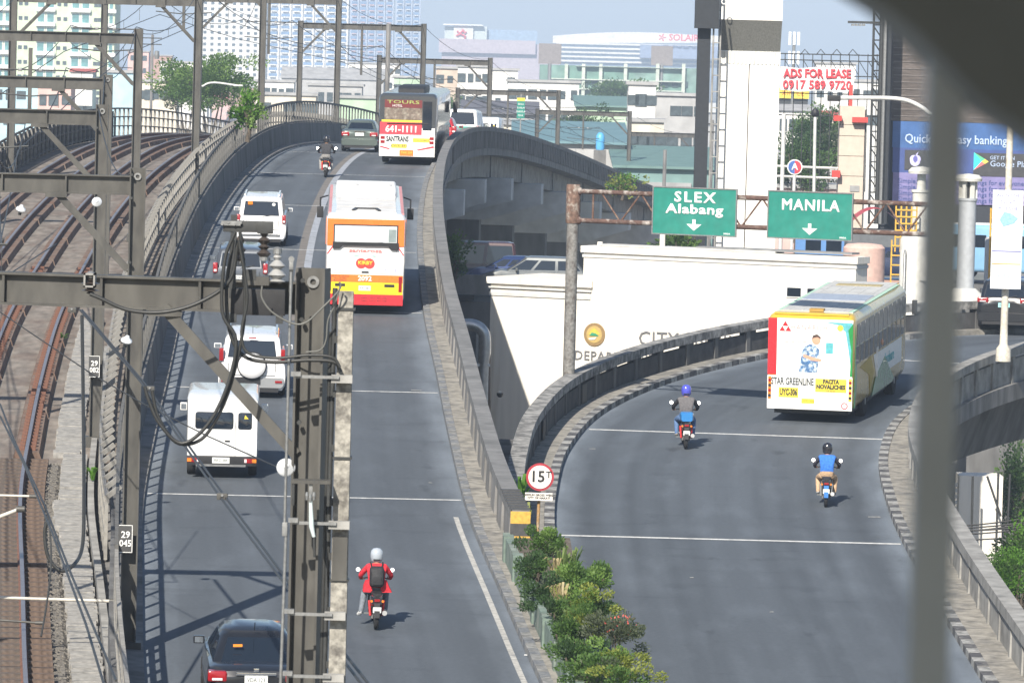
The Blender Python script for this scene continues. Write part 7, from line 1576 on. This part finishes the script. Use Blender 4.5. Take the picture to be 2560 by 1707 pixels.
def upole(label, u, v0, v1, Y, arms=True):
    P = at(u, v1, Y); t = thing("utility_pole", label, "utility pole", P, group="utility poles"); h = at(u, v0, Y).z - P.z
    MB().tube([(0, 0, -6), (0, 0, h)], .14, 7).build("pole", CONC, t)
    if arms:
        for z in (.3, .9): MB().box((0, -.1, h - z), (1.8, .1, .1)).build("cross_arm", STEEL_D, t)
        MB().lathe((.45, 0, h - 1.9), [(.22, -.4), (.25, 0), (.22, .35), (.1, .4)], 12).build("transformer", GALV, t)
upole("grey utility pole with antennas left of the tree", 378, 88, 250, 520); upole("tall grey pole in front of the blue tower", 966, 60, 300, 300, False); upole("utility pole between the teal roofs", 1775, 300, 520, 400); upole("thin pole by the teal warehouse", 1660, 375, 480, 400, False)
P = at(500, 240, 400); t = thing("street_lamp", "curved white street lamp in front of the tree behind the railway", "street lamp", P); MB().tube(crv([Vector((0, 0, -4)), Vector((0, 0, .2)), Vector((.25, 0, .75)), Vector((1.0, 0, 1.0)), Vector((2.6, 0, .85))]), .07, 6).build("arm", PW, t, smooth=50); MB().box((2.8, 0, .84), (.7, .25, .12)).build("lamp_head", PW, t, bevel=.03)
# rows of small houses filling the far city
rr2 = random.Random(21)
cw = list(WM)
_on = "first second third fourth fifth sixth seventh eighth ninth tenth eleventh twelfth thirteenth fourteenth fifteenth sixteenth seventeenth eighteenth nineteenth".split()
ordw = _on + ["twentieth"] + ["twenty-" + q for q in _on[:9]] + ["thirtieth"] + ["thirty-" + q for q in _on[:9]]
TK = MB().lathe((0, 0, 0), [(.5, 0), (.55, .5), (.5, 1.0), (.2, 1.2)], 10).mesh("roof_tank", 40); TK.materials.append(mat("tank_pale", (.35, .42, .46), .5, var=.1))
AC = MB().box((0, -.25, 0), (.8, .4, .55)).mesh("air_conditioner"); AC.materials.append(mat("ac_grey", (.5, .5, .48), .6, var=.1))
rows_ = [(480, "nearest", 20, 6.5), (560, "second", 24, 6.5), (650, "third", 26, 7), (760, "fourth", 26, 8), (900, "fifth", 26, 9), (1100, "sixth", 24, 12), (1400, "seventh", 22, 16), (1800, "farthest", 20, 22)]
for Y, nm, cnt, wmax in rows_:
    for k in range(cnt):
        u = -60 + 2280 * (k + rr2.uniform(.1, .9)) / cnt; w = rr2.uniform(.5, 1.1) * wmax * FPX / Y; h = rr2.uniform(4.5, 10)
        if Y > 1050: h *= 1.5
        if Y < 600 and 1000 < u < 1260: continue
        if Y < 520 and 1270 < u < 1820: continue
        wl3 = rr2.choice(["white", "white", "cream", "grey", "white", "beige", "pink", "grey", "brick"]); rf = rr2.choice(["gable", "flat", "flat", "ledge", "shed", "gable"]); rmm = rr2.choice(["grey", "red", "rust", "white", "grey", "rust", "dark"])
        v_top = 138 + (26 - h) * FPX / Y + (u - 1280) * .026; near = Y < 1000
        t = house("%s %s house, %s roof, %s from left in %s far row" % (("small", "tall")[h > 8], wl3, {"gable": rmm + " pitched", "flat": "flat", "ledge": "flat stepped", "shed": rmm + " sloping"}[rf], ordw[k], nm), u - w/2, u + w/2, v_top, Y + rr2.uniform(-35, 35), wl3, rf, max(2, int(w * Y / FPX / 2.2)) if near else 0, 2 if near else 0, rm=rmm, win=(rr2.uniform(.7, 1.3), rr2.uniform(.8, 1.3)), rot=rr2.uniform(-.3, .3))
        ww = w * Y / FPX
        if near and rr2.random() < .5: o = link("roof_tank", TK, t); o.location = (rr2.uniform(-.3, .3) * ww, 2, h + .1)
        if near and rr2.random() < .6:
            o = link("air_conditioner", AC, t); o.location = (rr2.uniform(-.4, .4) * ww, 0, h - rr2.uniform(2, 3.5))
# street wires over the far houses
for k in range(10):
    Y = 430 + k * 17; u0 = 1080 + k * 60; v = 210 + k * 22
    wire("street_wire", "thin street wire above the far roofs, %s from the left" % ordw[k], sagged(at(u0, v, Y), at(u0 + 420, v + 55 + (k % 3) * 12, Y + 15), .8), .022)
# ------------------------------------------------------------------ haze
hz = MB().box((400, 4300, 74), (9000, 8900, 150)).build("haze", None); hz.data.materials.clear()
HM = bpy.data.materials.new("haze_air"); HM.use_nodes = True; hn = HM.node_tree.nodes; hn.clear()
hv = hn.new("ShaderNodeVolumePrincipled"); hv.inputs["Color"].default_value = (.66, .80, 1.0, 1); hv.inputs["Density"].default_value = .00027; hv.inputs["Anisotropy"].default_value = 0.0
ho = hn.new("ShaderNodeOutputMaterial"); HM.node_tree.links.new(hv.outputs[0], ho.inputs["Volume"]); hz.data.materials.append(HM)
tag(hz, "pale blue haze over the far city", "haze", kind="stuff")
